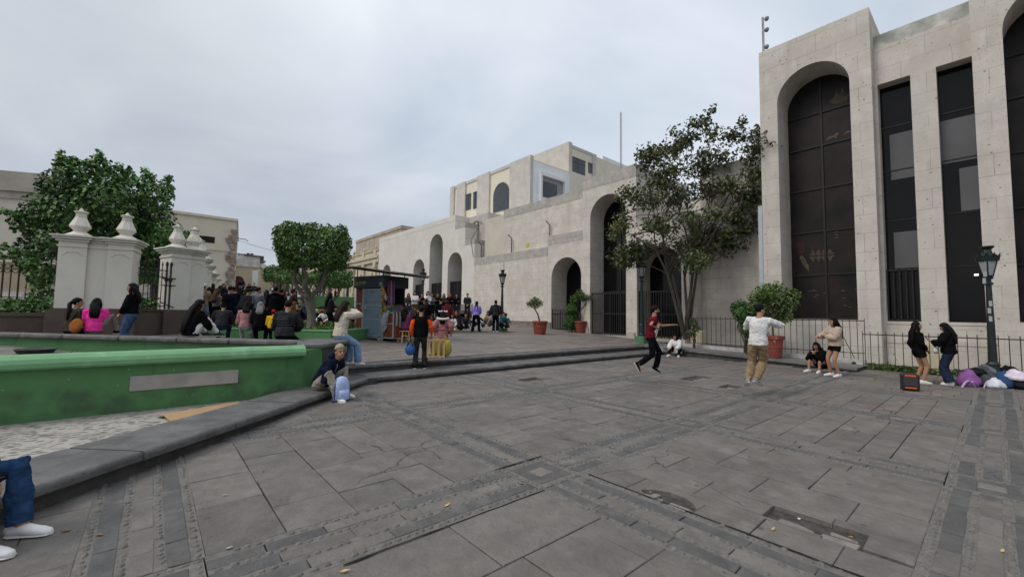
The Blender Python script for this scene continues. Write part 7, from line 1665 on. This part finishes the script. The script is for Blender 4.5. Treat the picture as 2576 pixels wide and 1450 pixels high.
RM('child in a yellow jacket and red woollen hat seated on the planter rim',685,10,H_=1.25,top='yellow',bot='navy',hair='beanie',hc='red',lean=8,puff=.03,hl='front',hr='front')
# more of the crowd
for (px,d_,f,H__,top,bot,hr_,hc_,lb_) in ((497,19.5,30,1.66,'charcoal','black','short','black','man in charcoal at the left end of the crowd beside the pier'),(551,20.5,20,1.64,'maroon','black','long','dark','woman in maroon deep in the crowd behind the girl with the bare arm'),(585,19.,10,1.66,'black','djeans','short','black','man in black right of the black backpack'),(618,18.5,15,1.62,'charcoal','black','long','black','woman in charcoal above the dusty pink top'),(630,20.,40,1.64,'lgrey','black','short','black','man in pale grey between the two seated women and the street'),(669,19.,-20,1.60,'olive','black','long','dark','woman in olive beside the large man in black'),(706,18.8,30,1.68,'charcoal','djeans','short','black','man in charcoal right of the large man in black'),(718,20.5,150,1.62,'cream','black','long','black','woman in cream facing us left of the thick trunk')):
    ST(lb_,px,d_,f,H__,top=top,bot=bot,hair=hr_,hc=hc_,hl='fold',hr='fold',group=g4)
for (px,d_,f,H__,top,bot,hr_,hc_,lb_) in ((1086,26.8,175,1.62,'grey','black','long','black','woman in grey standing before the tall gate on the terrace'),(1100,27.4,170,1.66,'black','charcoal','short','black','man in black standing before the tall gate on the terrace'),(1116,27.2,178,1.6,'charcoal','black','long','dark','woman in charcoal between the two gates on the terrace')):
    ST(lb_,px,d_,f,H__,z=TZ,top=top,bot=bot,hair=hr_,hc=hc_,hl='fold',hr='fold',group=g1)
for (px,d_,f,dz,top,bot,hr_,lb_) in ((1104,22.3,165,.2,'navy','black','short','boy in navy seated on the terrace steps'),(1120,22.6,175,.25,'dred','black','long','girl in dark red seated on the terrace steps'),(1062,21.2,10,0,'charcoal','jeans','long','girl in charcoal seated with her back turned near the kiosk'),(1172,22.4,175,.15,'charcoal','djeans','short','boy in charcoal seated at the right end of the terrace steps')):
    FL(lb_,px,d_,f,dz=dz,top=top,bot=bot,hair=hr_)
# right of the trunk
g6='people seated on the ground behind the planter'
ST('woman with long black hair in a dark coat in profile behind the redhead',829,17.5,75,1.62,top='charcoal',bot='black',hair='long',hlen=.3,hl='fold',hr='fold',puff=.03,group=g4)
for k,(px,d_,f,top,bot,hr_,lb_) in enumerate(((800,18.5,150,'black','black','short','boy in black seated on the ground right of the trunk'),(812,19.5,165,'brown','black','long','woman in brown seated on the ground further right of the trunk'),(822,18.3,-150,'white','black','short','boy in white seated low beside the dark coat'),(843,20,170,'white','charcoal','long','girl in a white top facing us behind the cream sweatshirt'),(886,20,170,'black','black','long','girl in black facing us between the cream sweatshirt and the kiosk'),(890,17.6,-40,'dred','black','bob','woman with ash hair in a maroon jacket beside the kiosk'),(778,19.6,160,'charcoal','djeans','short','boy in charcoal seated directly behind the trunk'),(751,18.6,165,'black','black','long','woman in black seated left of the trunk facing us'),(870,19.2,175,'grey','black','long','girl in grey seated behind the head of the redhead'))):
    FL(lb_,px,d_,f,dz=.22,top=top,bot=bot,hair=hr_,hc='grey' if 'ash' in lb_ else 'black',group=g6)
g7='passers-by up the street'
ST('woman in black walking down the street beside a man, white bag in hand',624,39,178,1.66,dz=0,top='black',bot='charcoal',hair='long',hc='dark',group=g7,feet=((-.1,-.15,.09,0,0),(.1,.15,.075,0,0)))
ST('man in a dark jacket and khaki trousers walking beside the woman in black',636,39.5,175,1.70,top='charcoal',bot='sage',hl='fold',hr='fold',group=g7,feet=((-.1,.12,.075,0,0),(.1,-.12,.09,0,0)))
ST('man in a navy jacket and pale jeans at the maroon door',602,60,20,1.68,top='navy',bot='ljeans',group=g7); ST('woman in a pink checked shirt at the maroon door',609,60.5,-30,1.62,top='coat',bot='black',hair='long',group=g7)
ST('person in black walking along the ornate building',842,43,100,1.66,top='dred',bot='black',hl='fold',hr='fold',group=g7)
ST('grey haired person seated on a far green planter',680,37,-120,1.6,dz=.55,pose='sit',top='lgrey',bot='djeans',hair='bob',hc='grey',hl='lap',hr='lap',lean=15,group=g7)
ST('person in dark red standing by the far planter',697,36,10,1.6,top='dred',bot='black',group=g7)
ST('person in black leaning by the far lamp posts',741,33,60,1.62,top='black',bot='charcoal',group=g7)
# seated figure cut off by the left edge of the view
q=V((-1.15,4.90,.25)); azd=math.degrees(math.atan2(q.x,q.y))
J=person('person in dark jeans and white trainers seated on the near kerb at lower left',q,122-azd,1.72,'sit',lean=4,top='black',bot='kjeans',shoe='white',hair='long',hl='lap',hr='lap',near=2,seat=.25,flare=.012,bl='jeans',feet=((-.13,.50,-.25+.08,-4,0),(.14,.52,-.25+.08,6,0)))
# ---- freeze the grown surfaces
bpy.context.view_layer.update(); dg=bpy.context.evaluated_depsgraph_get()
for o in REM:
    me=bpy.data.meshes.new_from_object(o.evaluated_get(dg)); me.name=o.data.name; o['_m']=0; del o['_m']; 
    o.modifiers.clear(); o.data=me
    me.polygons.foreach_set('use_smooth',[True]*len(me.polygons))
